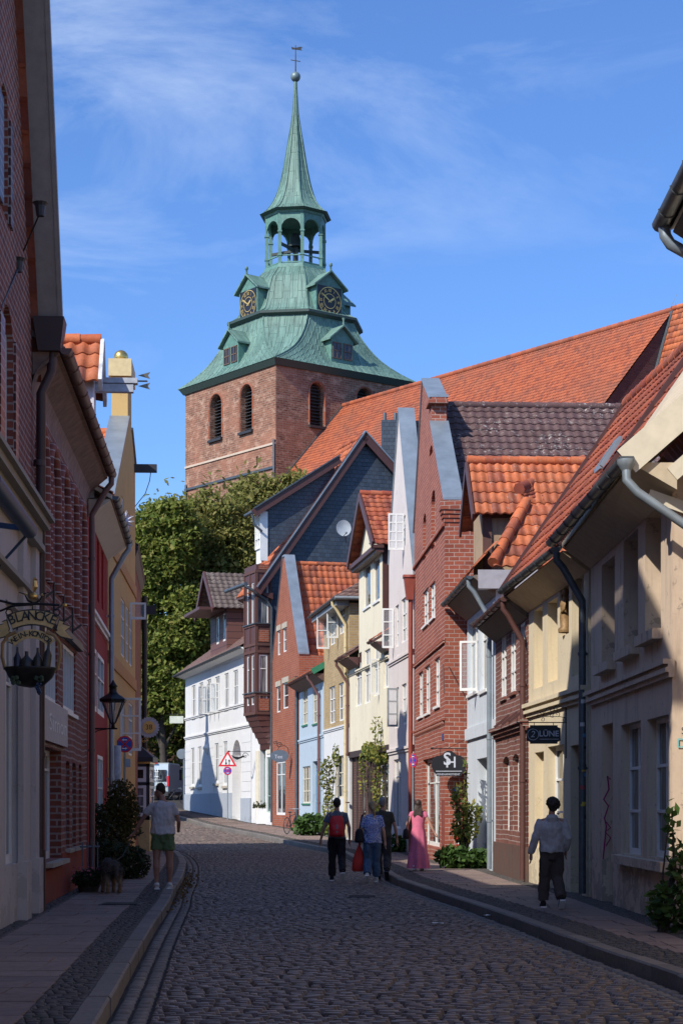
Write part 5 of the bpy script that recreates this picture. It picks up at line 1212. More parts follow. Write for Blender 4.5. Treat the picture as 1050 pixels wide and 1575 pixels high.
# copper roofs: square eave turning into an octagon
ax = Matrix(((-d1.x, d2.x, 0, TC.x), (-d1.y, d2.y, 0, TC.y), (0, 0, 1, 0), (0, 0, 0, 1)))  # local -x.. faces
def octa(A, Dg):
    q = max(0.02, Dg * math.sqrt(2) - A); q = min(q, A)
    return [(A, -q), (A, q), (q, A), (-q, A), (-A, q), (-A, -q), (-q, -A), (q, -A)]
def octroof(mb, tab, seams=True, cap=False):
    """tab rows (z, A, Dg): faceted lofted copper with UVs that run up each facet"""
    rings = [[V((x, y, z)) for x, y in octa(A, Dg)] for z, A, Dg in tab]
    ln = [0]
    for i in range(1, len(tab)): ln.append(ln[-1] + math.hypot(tab[i][0] - tab[i - 1][0], tab[i][1] - tab[i - 1][1]))
    for i in range(len(tab) - 1):
        for j in range(8):
            j2 = (j + 1) % 8; a, b, c, d = rings[i][j], rings[i][j2], rings[i + 1][j2], rings[i + 1][j]
            wa, wc = (b - a).length / 2, (c - d).length / 2; o = j * 7.3
            mb.poly([TM @ a, TM @ b, TM @ c, TM @ d], uv=[(o - wa, ln[i]), (o + wa, ln[i]), (o + wc, ln[i + 1]), (o - wc, ln[i + 1])])
            if seams and i % 1 == 0:
                n = max(1, int(wa * 2 / .75))
                for s_ in range(n):
                    t = (s_ + .5) / n; mb.beam(TM @ a.lerp(b, t), TM @ d.lerp(c, t), .05, .07)
            mb.beam(TM @ a, TM @ d, .11, .11)
    if cap: mb.poly([TM @ q for q in rings[-1]])
TM = Matrix.Translation(TC) @ Matrix(((d2.x, d1.x, 0, 0), (d2.y, d1.y, 0, 0), (0, 0, 1, 0), (0, 0, 0, 1)))
def subdiv(tab, n=3):
    out = []
    def cr(p0, p1, p2, p3, t): return tuple(.5 * (2 * b + (c - a) * t + (2 * a - 5 * b + 4 * c - d) * t * t + (3 * b - a - 3 * c + d) * t ** 3) for a, b, c, d in zip(p0, p1, p2, p3))
    for i in range(len(tab) - 1):
        for k2 in range(n): out.append(cr(tab[max(i - 1, 0)], tab[i], tab[i + 1], tab[min(i + 2, len(tab) - 1)], k2 / n))
    return out + [tab[-1]]
s2 = math.sqrt(2)
mb = MB(); octroof(mb, subdiv([(41.15, 8.0, 8.0 * s2), (41.8, 7.35, 9.9), (42.8, 6.7, 8.3), (44.0, 6.2, 7.1), (45.3, 5.75, 6.2), (46.3, 5.5, 5.75)], 2)); mb.build('lower_copper_roof', M_copper, ch)
mb = MB(); octroof(mb, subdiv([(46.75, 5.75, 5.95), (47.2, 5.05, 5.15), (48.2, 4.55, 4.6), (49.4, 4.2, 4.25), (50.5, 3.75, 3.8), (51.2, 3.15, 3.2), (51.6, 2.85, 2.85)], 2), cap=True); mb.build('upper_copper_roof', M_copper, ch)
mb = MB()
def ring(mb, z0_, z1_, A0, D0, A1=None, D1_=None):
    A1 = A1 or A0; D1_ = D1_ or D0
    r0_ = [TM @ V((x, y, z0_)) for x, y in octa(A0, D0)]; r1_ = [TM @ V((x, y, z1_)) for x, y in octa(A1, D1_)]
    for j in range(8): mb.poly([r0_[j], r0_[(j + 1) % 8], r1_[(j + 1) % 8], r1_[j]])
    mb.poly(r0_); mb.poly(r1_)
ring(mb, 40.6, 41.13, 7.65, 7.65 * s2, 7.96, 7.96 * s2); ring(mb, 46.3, 46.5, 5.6, 5.8, 5.85, 6.05); ring(mb, 46.5, 46.74, 5.9, 6.1)
mb.build('tower_cornice', plain('dark_verdigris', (.035, .06, .055), .6), ch)
# lantern
mb = MB(); A = 2.55; zb, ztp = 51.6, 56.7
ring(mb, 51.5, 51.95, 2.85, 2.85, 2.75, 2.75)
oc = octa(A, A)
for j in range(8):
    x, y = oc[j]; mb.beam(TM @ V((x, y, zb)), TM @ V((x, y, ztp)), .3, .3); mb.beam(TM @ V((x, y, 54.9)), TM @ V((x, y, 55.05)), .42, .42); mb.beam(TM @ V((x, y, 52.7)), TM @ V((x, y, 52.85)), .4, .4)
    x2, y2 = oc[(j + 1) % 8]; a, b = TM @ V((x, y, 0)), TM @ V((x2, y2, 0))
    for z_ in (52.75, 52.1): mb.beam(a + V((0, 0, z_)), b + V((0, 0, z_)), .12, .1)
    # arch spandrels
    cxx = (a + b) / 2; dr_ = (b - a); w_ = dr_.length; dr_.normalize(); n = 8; r_ = w_ / 2 - .13
    nn = dr_.cross(V((0, 0, 1))) * .12
    for i in range(n):
        t0, t1 = math.pi * i / n, math.pi * (i + 1) / n
        p = [cxx - dr_ * r_ * math.cos(t0) + V((0, 0, 55.25 + r_ * math.sin(t0))), cxx - dr_ * r_ * math.cos(t1) + V((0, 0, 55.25 + r_ * math.sin(t1)))]
        q = [V((p[0].x, p[0].y, ztp)), V((p[1].x, p[1].y, ztp))]
        mb.hexa([p[0] - nn, p[1] - nn, p[1] + nn, p[0] + nn, q[0] - nn, q[1] - nn, q[1] + nn, q[0] + nn])
ring(mb, ztp, ztp + .35, 2.75, 2.75, 2.9, 2.9); lan = mb.build('lantern', B_copper_s, ch)
mb = MB(); mb.lathe([(.05, 55.6), (.3, 55.5), (.45, 55.1), (.55, 54.6), (.75, 54.3), (.75, 54.2)], (TC.x, TC.y, 0), 16); mb.beam((TC.x, TC.y, 51.6), (TC.x, TC.y, 54.3), .5, .5)
for j in (0, 3, 5): 
    x, y = oc[j]; mb.beam((TC.x, TC.y, 53.9), TM @ V((x, y, 53.9)), .2, .25)
for dx in (-.15, .15): mb.beam(TM @ V((1.0 + dx, -1, 51.7)), TM @ V((1.0 + dx, -1, 54.5)), .05, .05)
for i in range(8): mb.beam(TM @ V((.85, -1, 52 + i * .3)), TM @ V((1.15, -1, 52 + i * .3)), .04, .04)
mb.build('bell', plain('dark_bronze', (.04, .05, .045), .5, .4), lan)
mb = MB(); octroof(mb, subdiv([(57.0, 3.1, 3.1), (57.5, 2.55, 2.55), (58.3, 2.0, 2.0), (59.6, 1.5, 1.5), (61.5, 1.08, 1.08), (64, .68, .68), (66.9, .24, .24), (70.0, .08, .08)], 2)); mb.build('spire', M_copper, ch)
mb = MB(); ring(mb, 56.9, 57.05, 3.0, 3.0, 3.2, 3.2); mb.build('spire_eave', plain('dark_verdigris2', (.04, .09, .08), .6), ch)
mb = MB(); mb.ball((TC.x, TC.y, 70.3), .47, n=20); fi = mb.build('spire_ball', plain('grey_green_ball', (.16, .22, .23), .5, .3), ch)
mb = MB(); mb.tube([(TC.x, TC.y, 70.5), (TC.x, TC.y, 73.3)], [.07, .03], 8); mb.beam((TC.x - .45, TC.y, 71.9), (TC.x + .45, TC.y, 71.75), .05, .06)
mb.prism([(-.35, -.05), (0, -.08), (.62, -.16), (.5, -.02), (.65, .12), (.5, .2), (0, .1), (-.2, .12), (-.4, .2)], MX(TC.x, TC.y, 72.95), .03); mb.build('weather_vane', B_dark, fi)
# dormers on four sides: (axis dir, tangent)
for fi_, dr_ in enumerate((V((0, -1, 0)), V((-1, 0, 0)), V((1, 0, 0)), V((0, 1, 0)))):
    tg = V((-dr_.y, dr_.x, 0)); LP = lambda a, o_, z_: TM @ (dr_ * o_ + tg * a + V((0, 0, z_)))
    # clock dormer
    mb = MB(); w_ = 1.5; o1, o0 = 5.35, 3.2
    mb.hexa([LP(a, o_, z_) for z_ in (46.7, 49.3) for a, o_ in ((-w_, o0), (w_, o0), (w_, o1), (-w_, o1))]); mb.poly([LP(-w_, o1, 49.3), LP(w_, o1, 49.3), LP(0, o1, 50.5)])
    cd = mb.build('clock_dormer', B_copper_s, ch)
    mb = MB()
    for sg in (-1, 1):
        p = [LP(0, o0, 50.75), LP(0, o1 + .35, 50.75), LP(sg * (w_ + .4), o1 + .35, 49.25), LP(sg * (w_ + .4), o0, 49.25)]
        mb.hexa([q - V((0, 0, .16)) for q in p] + p)
    mb.tube([LP(0, o1 + .2, 50.7), LP(0, o1 + .2, 51.1), LP(0, o1 + .2, 51.15), LP(0, o1 + .2, 51.4)], [.1, .08, .17, .12], 8)
    mb.build('dormer_roof', M_copper, cd)
    ck = MB(); zc = 47.95; n = 32; rd = 1.28; O = o1 + .03
    ring_ = [LP(rd * math.cos(2 * math.pi * i / n), O, zc + rd * math.sin(2 * math.pi * i / n)) for i in range(n)]
    ck.hexa([LP(a, o_, z_) for z_ in (zc - 1.35, zc + 1.35) for a, o_ in ((-1.35, o1 - .1), (1.35, o1 - .1), (1.35, o1 + .02), (-1.35, o1 + .02))], m=0)
    sgn = 1 if (tg.cross(V((0, 0, 1)))).dot(dr_) > 0 else -1
    bs = Matrix(((tg.x * sgn, 0, dr_.x, 0), (tg.y * sgn, 0, dr_.y, 0), (0, 1, 0, 0), (0, 0, 0, 1)))
    cm = TM @ Matrix.Translation(dr_ * (O + .02) + V((0, 0, zc))) @ bs
    for i, t in enumerate(('XII', 'I', 'II', 'III', 'IIII', 'V', 'VI', 'VII', 'VIII', 'IX', 'X', 'XI')):
        an_ = math.radians(-30 * i)
        ck.glyphs(t, .42, cm @ Matrix.Rotation(an_, 4, 'Z') @ Matrix.Translation((0, .98, 0)) @ Matrix.Diagonal((.72, 1, 1, 1)), m=1, depth=.01)
    for r0_, r1_ in ((1.24, 1.3), (.64, .69)):
        for i in range(n):
            t0, t1 = 2 * math.pi * i / n, 2 * math.pi * (i + 1) / n
            ck.poly([cm @ V((r * math.cos(t), r * math.sin(t), 0)) for r, t in ((r0_, t0), (r1_, t0), (r1_, t1), (r0_, t1))], m=1)
    for ang, ln_, ww in ((math.radians(58), .62, .1), (math.radians(-55), 1.1, .07)):   # about ten to two
        Rm = cm @ Matrix.Rotation(-ang, 4, 'Z') @ Matrix.Translation((0, 0, .03)); ck.poly([Rm @ V(c) for c in ((-ww / 2, -.2, 0), (ww / 2, -.2, 0), (ww, ln_ * .7, 0), (0, ln_, 0), (-ww, ln_ * .7, 0))], m=1)
    ck.build('clock_face', [plain('clock_black', (.015, .015, .02), .4), plain('clock_gold', (.8, .55, .18), .35, .5)], cd)
    # lower window dormer
    mb = MB(); w_ = 1.25; o1, o0 = 7.3, 5.2
    mb.hexa([LP(a, o_, z_) for z_ in (41.9, 44.0) for a, o_ in ((-w_, o0), (w_, o0), (w_, o1), (-w_, o1))]); mb.poly([LP(-w_, o1, 44.0), LP(w_, o1, 44.0), LP(0, o1, 45.1)]); wd = mb.build('roof_dormer', B_copper_s, ch)
    mb = MB()
    for sg in (-1, 1):
        p = [LP(0, o0, 45.35), LP(0, o1 + .35, 45.35), LP(sg * (w_ + .4), o1 + .35, 43.95), LP(sg * (w_ + .4), o0, 43.95)]
        mb.hexa([q - V((0, 0, .16)) for q in p] + p)
    mb.tube([LP(0, o1 + .2, 45.3), LP(0, o1 + .2, 45.7), LP(0, o1 + .2, 45.95)], [.1, .08, .15], 8); mb.build('dormer_roof', M_copper, wd)
    mb = MB()
    for sg in (-1, 1):
        mb.hexa([LP(a, o_, z_) for z_ in (42.2, 43.7) for a, o_ in ((sg * .6 - .48, o1 - .1), (sg * .6 + .48, o1 - .1), (sg * .6 + .48, o1 + .03), (sg * .6 - .48, o1 + .03))], m=0)
        for z_ in (42.2, 42.9, 43.6): mb.hexa([LP(a, o_, z_ + e_) for e_ in (0, .09) for a, o_ in ((sg * .6 - .48, o1), (sg * .6 + .48, o1), (sg * .6 + .48, o1 + .08), (sg * .6 - .48, o1 + .08))], m=1)
        for c_ in (-.48, -.04, .4): mb.hexa([LP(sg * .6 + c_ + e_, o_, z_) for z_ in (42.2, 43.7) for e_, o_ in ((0, o1), (.08, o1), (.08, o1 + .08), (0, o1 + .08))], m=1)
    mb.build('dormer_window', [M_glass, plain('brown_lead_frame', (.13, .08, .055))], wd)
# nave
nd = V((math.sin(TH), -math.cos(TH), 0)); Rr = Cc + d2 * (a_ / 2) + nd * .02; LN = 40.0; zr_ = 37.9
NP = lambda l, t, z_: Rr + nd * l + d2 * t + V((0, 0, z_))
mb = MB()
tile_roof(mb, NP(0, -13, zr_ - 14.3), NP(LN, -13, zr_ - 14.3), NP(LN, 0, zr_), NP(0, 0, zr_), .3, .4, .04, .04, seed=95, sub=3)
mb.poly([NP(0, 13, zr_ - 14.3), NP(LN, 13, zr_ - 14.3), NP(LN, 0, zr_), NP(0, 0, zr_)]); ridge_tiles(mb, NP(0, 0, zr_ + .08), NP(LN, 0, zr_ + .08), r=.22, seg=.6)
# small vent hatches
mb.build('nave_roof', M_t_nave, ch)
mb = MB(); zl = zr_ - 14.3
mb.poly([NP(0, -12.6, 0), NP(LN, -12.6, 0), NP(LN, -12.6, zl + .3), NP(0, -12.6, zl + .3)]); mb.poly([NP(LN - .1, -12.8, 0), NP(LN - .1, 12.8, 0), NP(LN - .1, 12.8, zl), NP(LN - .1, 0, zr_ - .15), NP(LN - .1, -12.8, zl)]); mb.poly([NP(0, -12.8, 0), NP(0, 12.8, 0), NP(0, 12.8, zl), NP(0, 0, zr_ - .15), NP(0, -12.8, zl)])
mb.build('nave_wall', brick('purple_brick', (.13, .06, .06), (.09, .04, .045), (.1, .07, .07), .5, .2, .02), ch)
vb = MB(); vb.beam(NP(-.05, 0, zr_ + .1), NP(-.05, -13, zl + .1), .25, .2); vb.build('verge_flashing', B_zincd, ch)
mb = MB(); tile_roof(mb, NP(LN, -4.3, zr_ - 11.8), NP(LN + 34, -4.3, zr_ - 11.8), NP(LN + 34, 0, zr_ + .1), NP(LN, 0, zr_ + .1), .36, .5, .05, .05, seed=96, sub=3)
mb.poly([NP(LN, 4.3, zr_ - 11.8), NP(LN + 34, 4.3, zr_ - 11.8), NP(LN + 34, 0, zr_), NP(LN, 0, zr_)]); ridge_tiles(mb, NP(LN, 0, zr_ + .15), NP(LN + 34, 0, zr_ + .15), r=.2, seg=.6)
mb.build('choir_roof', M_t_or, ch)
mb = MB(); mb.poly([NP(LN, -4.2, 0), NP(LN + 34, -4.2, 0), NP(LN + 34, -4.2, zr_ - 11.6), NP(LN, -4.2, zr_ - 11.6)]); mb.poly([NP(LN + 34, -4.2, 0), NP(LN + 34, 4.2, 0), NP(LN + 34, 4.2, zr_ - 12), NP(LN + 34, 0, zr_ - .1), NP(LN + 34, -4.2, zr_ - 12)]); mb.build('choir_wall', M_brt, ch)
vb = MB(); vb.beam(NP(LN + .02, 0, zr_ + .2), NP(LN + .02, -4.4, zr_ - 11.8), .3, .15); vb.build('choir_verge', B_zincd, ch)
an = MB(); q = at(1038, 21, zof(500, 21)); an.tube([q, q + V((0, 0, 1.6))], .035, 6); an.beam(q + V((-.35, 0, 1.3)), q + V((.15, 0, 2.3)), .04, .04); an.beam(q + V((0, 0, 1.1)), q + V((.9, 0, 1.1)), .04, .04); an.build('antenna', B_zinc, ch)

# ================================================================== GROUND
XS = [-500, -120, -60, -30, -18, -9, -4, 0, 4, 8, 16, 30, 60, 120, 500]; DS = [-60, 0, 30, 50] + list(range(54, 134, 4)) + [140, 170, 220, 320, 500, 900, 2500]
mb = MB(); mb.grid([[V((x, D, ground(D) - .035)) for x in XS] for D in DS], uvf=None, smooth=False)
g = mb.build('ground', plain('joint_dirt', (.028, .024, .02), .95, sc=3, var=.4), None); tag(g, kind='structure')
def paving(x0f, x1f, Da, Db, rd, w0, w1, zoff, inset, gap, jz=.004, arc=.0, dmax=60, rot=0.0, drop=.03):
    v, fcs, uv = [], [], []; D = Da; r = 0
    while D < Db:
        k = 1 if D < dmax else 1.6
        dd = rd * k * R.uniform(.9, 1.1); a, b = x0f(D), x1f(D)
        if b > a + .05:
            x = a; first = R.uniform(.3, 1)
            while x < b - .02:
                w = R.uniform(w0, w1) * k * first; first = 1; x2 = min(x + w, b)
                if b - x2 < w0 * .4: x2 = b
                t = (x - a) / max(.01, b - a)
                y0 = D + arc * math.sin(t * math.pi) + R.uniform(-.1, .1) * rd * .25; y1 = y0 + dd - gap * k + R.uniform(-.04, .04) * rd
                z = ground(D) + zoff + R.gauss(0, jz); zs = R.gauss(0, jz * .7); zt_ = R.gauss(0, jz * .7); i0 = len(v); g2 = gap * k / 2; ins = inset * R.uniform(.7, 1.3)
                xa, xb = x + g2, x2 - g2; sk = R.uniform(-.006, .006)
                v += [(xa + sk, y0, z - drop), (xb + sk, y0, z - drop), (xb - sk, y1, z - drop), (xa - sk, y1, z - drop),
                      (xa + ins, y0 + ins, z + zs), (xb - ins, y0 + ins, z - zs + zt_), (xb - ins, y1 - ins, z + zt_), (xa + ins, y1 - ins, z)]
                fcs += [(i0 + 4, i0 + 5, i0 + 6, i0 + 7), (i0, i0 + 1, i0 + 5, i0 + 4), (i0 + 1, i0 + 2, i0 + 6, i0 + 5), (i0 + 2, i0 + 3, i0 + 7, i0 + 6), (i0 + 3, i0, i0 + 4, i0 + 7)]
                id_ = (R.randint(0, 999), R.randint(0, 999)); uv += [(id_[0] + .5, id_[1] + .5)] * 20
                x = x2
        D += dd; r += 1
    return v, fcs, uv
def pave_obj(name, parts, mat, smooth=True):
    mb = MB()
    for v, f_, uv in parts:
        i0 = len(mb.v); mb.v += v; mb.f += [tuple(i + i0 for i in q) for q in f_]; mb.uv += uv; mb.mi += [0] * len(f_); mb.sm += [smooth] * len(f_)
    o = mb.build(name, mat); tag(o, kind='structure'); return o
def stonemat(name, cs, rough=(.45, .75), bmp=.004, moss=None, sc=1.0, wear=None):
    m, n, b = nt(name); b.inputs['Specular IOR Level'].default_value = .5
    fl_ = N(n, 'ShaderNodeVectorMath', operation='FLOOR'); n.links.new(tc(n, 'UV'), fl_.inputs[0])
    wn = N(n, 'ShaderNodeTexWhiteNoise', noise_dimensions='2D'); n.links.new(fl_.outputs[0], wn.inputs['Vector'])
    k = len(cs); col = ramp(n, wn.outputs[0], [(i / (k - 1), c) for i, c in enumerate(cs)]); ob = tc(n, 'Object')
    f = noi(n, ob, 22 * sc, 4, .7); col = mix(n, ramp(n, f, [(.3, 0), (.75, .5)]), col, tuple(x * .5 for x in cs[0]))
    big = noi(n, ob, .7, 4, .6); col = mix(n, ramp(n, big, [(.4, 0), (.7, .35)]), col, tuple(x * .55 for x in cs[0]))
    if moss: col = mix(n, ramp(n, noi(n, ob, 3, 5, .7), [(.58, 0), (.68, .6)]), col, moss)
    n.links.new(col, b.inputs['Base Color']); n.links.new(ramp(n, f, [(.2, rough[0]), (.8, rough[1])]), b.inputs['Roughness'])
    bump(n, b, f, bmp); return m
M_sett = stonemat('street_sett', [(.12, .09, .075), (.19, .145, .12), (.15, .115, .098), (.25, .19, .15), (.09, .07, .062), (.17, .12, .1)], (.33, .6))
M_small = stonemat('small_sett', [(.06, .055, .05), (.1, .085, .075), (.08, .07, .06)], (.6, .85), moss=(.03, .04, .015))
M_slab = stonemat('pavement_slab', [(.22, .155, .13), (.28, .205, .17), (.25, .18, .155), (.19, .145, .13)], (.6, .85), bmp=.002, sc=.5)
M_kerb = stonemat('granite_kerb', [(.17, .15, .13), (.22, .195, .17), (.14, .125, .115)], (.6, .85), moss=(.04, .05, .02))
pave_obj('street', [paving(lambda D: kl(D) + .3, lambda D: kr(D) - .28, 8, 118, .125, .1, .19, .0, .014, .022, jz=.0035, arc=.05, drop=.035)], M_sett)
def gutterrow(side):
    parts = []
    for k2 in (0, 1):
        xf0 = (lambda D, k2=k2: kl(D) + .02 + k2 * .14) if side < 0 else (lambda D, k2=k2: kr(D) - .16 - k2 * .125)
        xf1 = (lambda D, f0=xf0: f0(D) + .125) if side < 0 else (lambda D, f0=xf0: f0(D) + .115)
        parts.append(paving(xf0, xf1, 8, 110, .24, .2, .2, -.012 - .0 * k2, .015, .012, jz=.004))
    return parts
pave_obj('gutter_setts_left', gutterrow(-1), M_kerb); pave_obj('gutter_setts_right', gutterrow(1), M_kerb)
def kerb(name, kf, side):
    mb = MB(); D = 6
    while D < 118:
        ln_ = R.uniform(.75, 1.1); D1_ = D + ln_ - .012; a, b = kf(D), kf(D1_); w = .17 * side; za, zb2 = ground(D) + .12, ground(D1_) + .12; j = R.uniform(-.006, .006); e_ = .018 * side; c_ = R.randint(0, 999) + .5
        P_ = [V((a + j, D, za)), V((b + j, D1_, zb2))]
        prof = [(0, -.2), (0, -.018), (.018, 0), (.17, 0), (.17, -.1)]
        i0 = len(mb.v)
        rows = [[V((p.x + x * side, p.y, p.z + z + j * .5)) for x, z in prof] for p in P_]
        mb.grid(rows, uvf=lambda i, jj: (c_, .5), smooth=False); mb.poly(rows[0], uv=[(c_, .5)] * 5); mb.poly(rows[1][::-1], uv=[(c_, .5)] * 5)
        D += ln_
    o = mb.build(name, M_kerb); tag(o, kind='structure')
kerb('kerb_left', kl, -1); kerb('kerb_right', kr, 1)
WLT = [(-40, -3.0), (14, -3.55), (24.8, -4.2), (34, -4.77), (40.8, -5.24), (51, -5.8), (59.5, -6.7), (66, -9), (110, -26)]
WRT = [(-40, 4.2), (21.9, 3.95), (28.5, 3.85), (34.2, 3.5), (39.4, 3.33), (44.8, 3.05), (45.2, 2.57), (53.5, 2.12), (59, 1.53), (67.6, .28), (74, -.7), (82, -1.95), (88.6, -3.42), (91.8, -4.58), (110, -9.5), (120, -12)]
wl = lambda D: interp(WLT, D) - .15; wr = lambda D: interp(WRT, D) + .15
half = lambda a, b, t: a + (b - a) * t
LB = [lambda D: wl(D), lambda D: wl(D) + .35, lambda D: max(wl(D) + .36, kl(D) - .17 - .36), lambda D: kl(D) - .172]
pave_obj('pavement_left_slabs', [paving(lambda D: LB[1](D), lambda D: LB[2](D), 8, 66, .5, .48, .52, .12, .004, .01, jz=.0015, drop=.02)], M_slab, False)
pave_obj('pavement_left_setts', [paving(LB[0], lambda D: LB[1](D), 8, 66, .09, .08, .12, .119, .007, .01, jz=.0016, drop=.02), paving(lambda D: LB[2](D), LB[3], 8, 66, .09, .08, .12, .119, .007, .01, jz=.0016, drop=.02)], M_small)
RB = [lambda D: kr(D) + .172, lambda D: kr(D) + .172 + .42, lambda D: max(kr(D) + .6, wr(D) - .45), lambda D: wr(D)]
pave_obj('pavement_right_slabs', [paving(RB[1], RB[2], 8, 118, .5, .48, .52, .12, .004, .01, jz=.0015, drop=.02)], M_slab, False)
pave_obj('pavement_right_setts', [paving(RB[0], RB[1], 8, 118, .09, .08, .12, .119, .007, .01, jz=.0016, drop=.02), paving(RB[2], RB[3], 8, 118, .09, .08, .12, .119, .007, .01, jz=.0016, drop=.02)], M_small)
bs = MB()
for f0, f1 in ((wl, lambda D: kl(D) - .1), (lambda D: kr(D) + .1, wr)):
    Ds = list(np.arange(6, 118, 2.0)); bs.grid([[V((f0(D), D, ground(D) + .092)), V((f1(D), D, ground(D) + .092))] for D in Ds], smooth=False)
o = bs.build('pavement_bed', MATS['joint_dirt']); tag(o, kind='structure')

# ================================================================== TREES AND PLANTS
M_leafT = leafmat('linden_leaf', [(.05, .075, .015), (.09, .12, .02), (.13, .15, .03), (.07, .1, .02), (.16, .15, .04)], .3)
M_leafG = leafmat('garden_leaf', [(.03, .07, .015), (.05, .1, .02), (.07, .13, .03)], .3)
M_leafY = leafmat('yellowing_leaf', [(.12, .17, .03), (.3, .26, .05), (.08, .13, .03), (.2, .22, .05)], .35)
M_leafD = leafmat('dark_leaf', [(.02, .035, .01), (.035, .05, .015), (.06, .05, .02)], .2)
M_leafB = leafmat('brownish_thuja', [(.1, .075, .02), (.08, .08, .02), (.15, .11, .035), (.05, .06, .015)], .25)
M_bark = plain('bark', (.045, .036, .028), .9, var=.35, sc=2, bmp=.03)
def leaf(v, f_, uv, c, s, up=None):
    n = V((R.gauss(-.3, .8), R.gauss(-.35, .8), R.gauss(.75, .8))).normalized(); x = n.orthogonal().normalized(); x.rotate(Matrix.Rotation(R.uniform(0, 6.28), 3, n)); y = n.cross(x)
    i0 = len(v); a = s * R.uniform(.7, 1.3)
    v += [tuple(c - x * a), tuple(c + y * a * .55), tuple(c + x * a), tuple(c - y * a * .55)]
    f_.append((i0, i0 + 1, i0 + 2, i0 + 3)); k2 = (R.randint(0, 99) + .5, R.randint(0, 99) + .5); uv += [k2] * 4
def leaves_obj(name, v, f_, uv, mat, parent):
    mb = MB(); mb.v = v; mb.f = f_; mb.uv = uv; mb.mi = [0] * len(f_); mb.sm = [False] * len(f_); return mb.build(name, mat, parent)
def tree(name, label, X, D, lobes, n, ls, mat=None, tr=.45, group=None, clump=1.0):
    zb = ground(D); t = wthing(name, label, 'tree', (X, D, zb), group)
    mb = MB(); top = max(l[2] for l in lobes); pts = [V((X, D, zb - .2)), V((X + .1, D, zb + 2)), V((X - .1, D + .1, lerp(zb, top, .35))), V((X, D, lerp(zb, top, .7))), V((X + .1, D, top))]
    mb.tube(pts, [tr * 1.3, tr, tr * .8, tr * .45, .08], 10)
    for cx_, cy_, cz_, rx, ry, rz in lobes:
        s_ = V((X, D, lerp(zb, cz_, .45))); e_ = V((cx_, cy_, cz_)); mid = s_.lerp(e_, .5) + V((R.uniform(-.3, .3), R.uniform(-.3, .3), .2))
        mb.tube([s_, mid, e_], [tr * .45, tr * .28, .05], 6)
        for _ in range(4):
            q = e_ + V((R.uniform(-rx, rx) * .7, R.uniform(-ry, ry) * .7, R.uniform(-rz, rz) * .7)); mb.tube([mid, mid.lerp(q, .5) + V((0, 0, .3)), q], [tr * .2, tr * .12, .03], 5)
    mb.build('trunk', M_bark, t)
    v, f_, uv = [], [], []; vol = [l[3] * l[4] * l[5] for l in lobes]; tot = sum(vol)
    for l, vv in zip(lobes, vol):
        nc = max(10, int(n * vv / tot / 45))
        for _ in range(nc):
            d = V((R.gauss(0, 1), R.gauss(0, 1), R.gauss(0, 1))).normalized(); rr_ = R.uniform(.45, 1.0) ** .5 * (1 + .22 * noise.noise(d * 2.2 + V((l[0], l[1], 0))))
            c = V((l[0] + d.x * rr_ * l[3], l[1] + d.y * rr_ * l[4], l[2] + d.z * rr_ * l[5])); cr = R.uniform(.45, .95) * clump
            for _ in range(45):
                q = c + V((R.gauss(0, cr * .5), R.gauss(0, cr * .5), R.gauss(0, cr * .3))); leaf(v, f_, uv, q, ls)
        for _ in range(int(n * vv / tot * .25)): leaf(v, f_, uv, V((l[0] + R.gauss(0, .42) * l[3], l[1] + R.gauss(0, .42) * l[4], l[2] + R.gauss(0, .42) * l[5])), ls * 1.5)
    leaves_obj('crown', v, f_, uv, mat or M_leafT, t); return t
def lobe(u, v, rho, ru, rv, dd=0, k2=1): return ((u - CX) / rho, FL / rho + dd, zof(v, rho), ru / rho, ru / rho * k2, rv / rho)
rh = 20.0
M_lfA = leafmat('linden_leaf_a', [(.1, .15, .027), (.175, .225, .04), (.25, .28, .06), (.14, .18, .033), (.31, .28, .08)], .45)
M_lfB = leafmat('linden_leaf_b', [(.14, .16, .035), (.22, .23, .06), (.29, .26, .085), (.17, .19, .045)], .42)
tree('linden_tree', 'broad green linden at the bend of the lane, its dark trunk behind the van', -13.75, FL / rh, [lobe(248, 1010, rh, 42, 62), lobe(228, 890, rh, 32, 80), lobe(262, 830, rh, 40, 66), lobe(285, 960, rh, 36, 66), lobe(222, 1075, rh, 30, 50), lobe(288, 1070, rh, 34, 56), lobe(225, 815, rh, 22, 36)], 34000, .18, mat=M_lfA, group='trees below the church', tr=.3)
rh = 19.4
tree('linden_tree', 'taller linden with yellowing crown directly left under the church tower', -9.4, FL / rh, [lobe(330, 835, rh, 46, 84), lobe(298, 900, rh, 40, 90), lobe(365, 870, rh, 40, 95), lobe(345, 960, rh, 46, 75), lobe(300, 1010, rh, 42, 66), lobe(280, 800, rh, 24, 38)], 36000, .18, mat=M_lfB, group='trees below the church', tr=.4)
rh = 18.6
tree('linden_tree', 'farthest linden rising in front of the church nave beside the slate gable', -6.5, FL / rh, [lobe(390, 800, rh, 42, 64), lobe(420, 760, rh, 26, 26), lobe(452, 745, rh, 22, 20), lobe(378, 765, rh, 22, 30), lobe(400, 880, rh, 42, 66)], 20000, .18, mat=M_lfB, group='trees below the church', tr=.35)
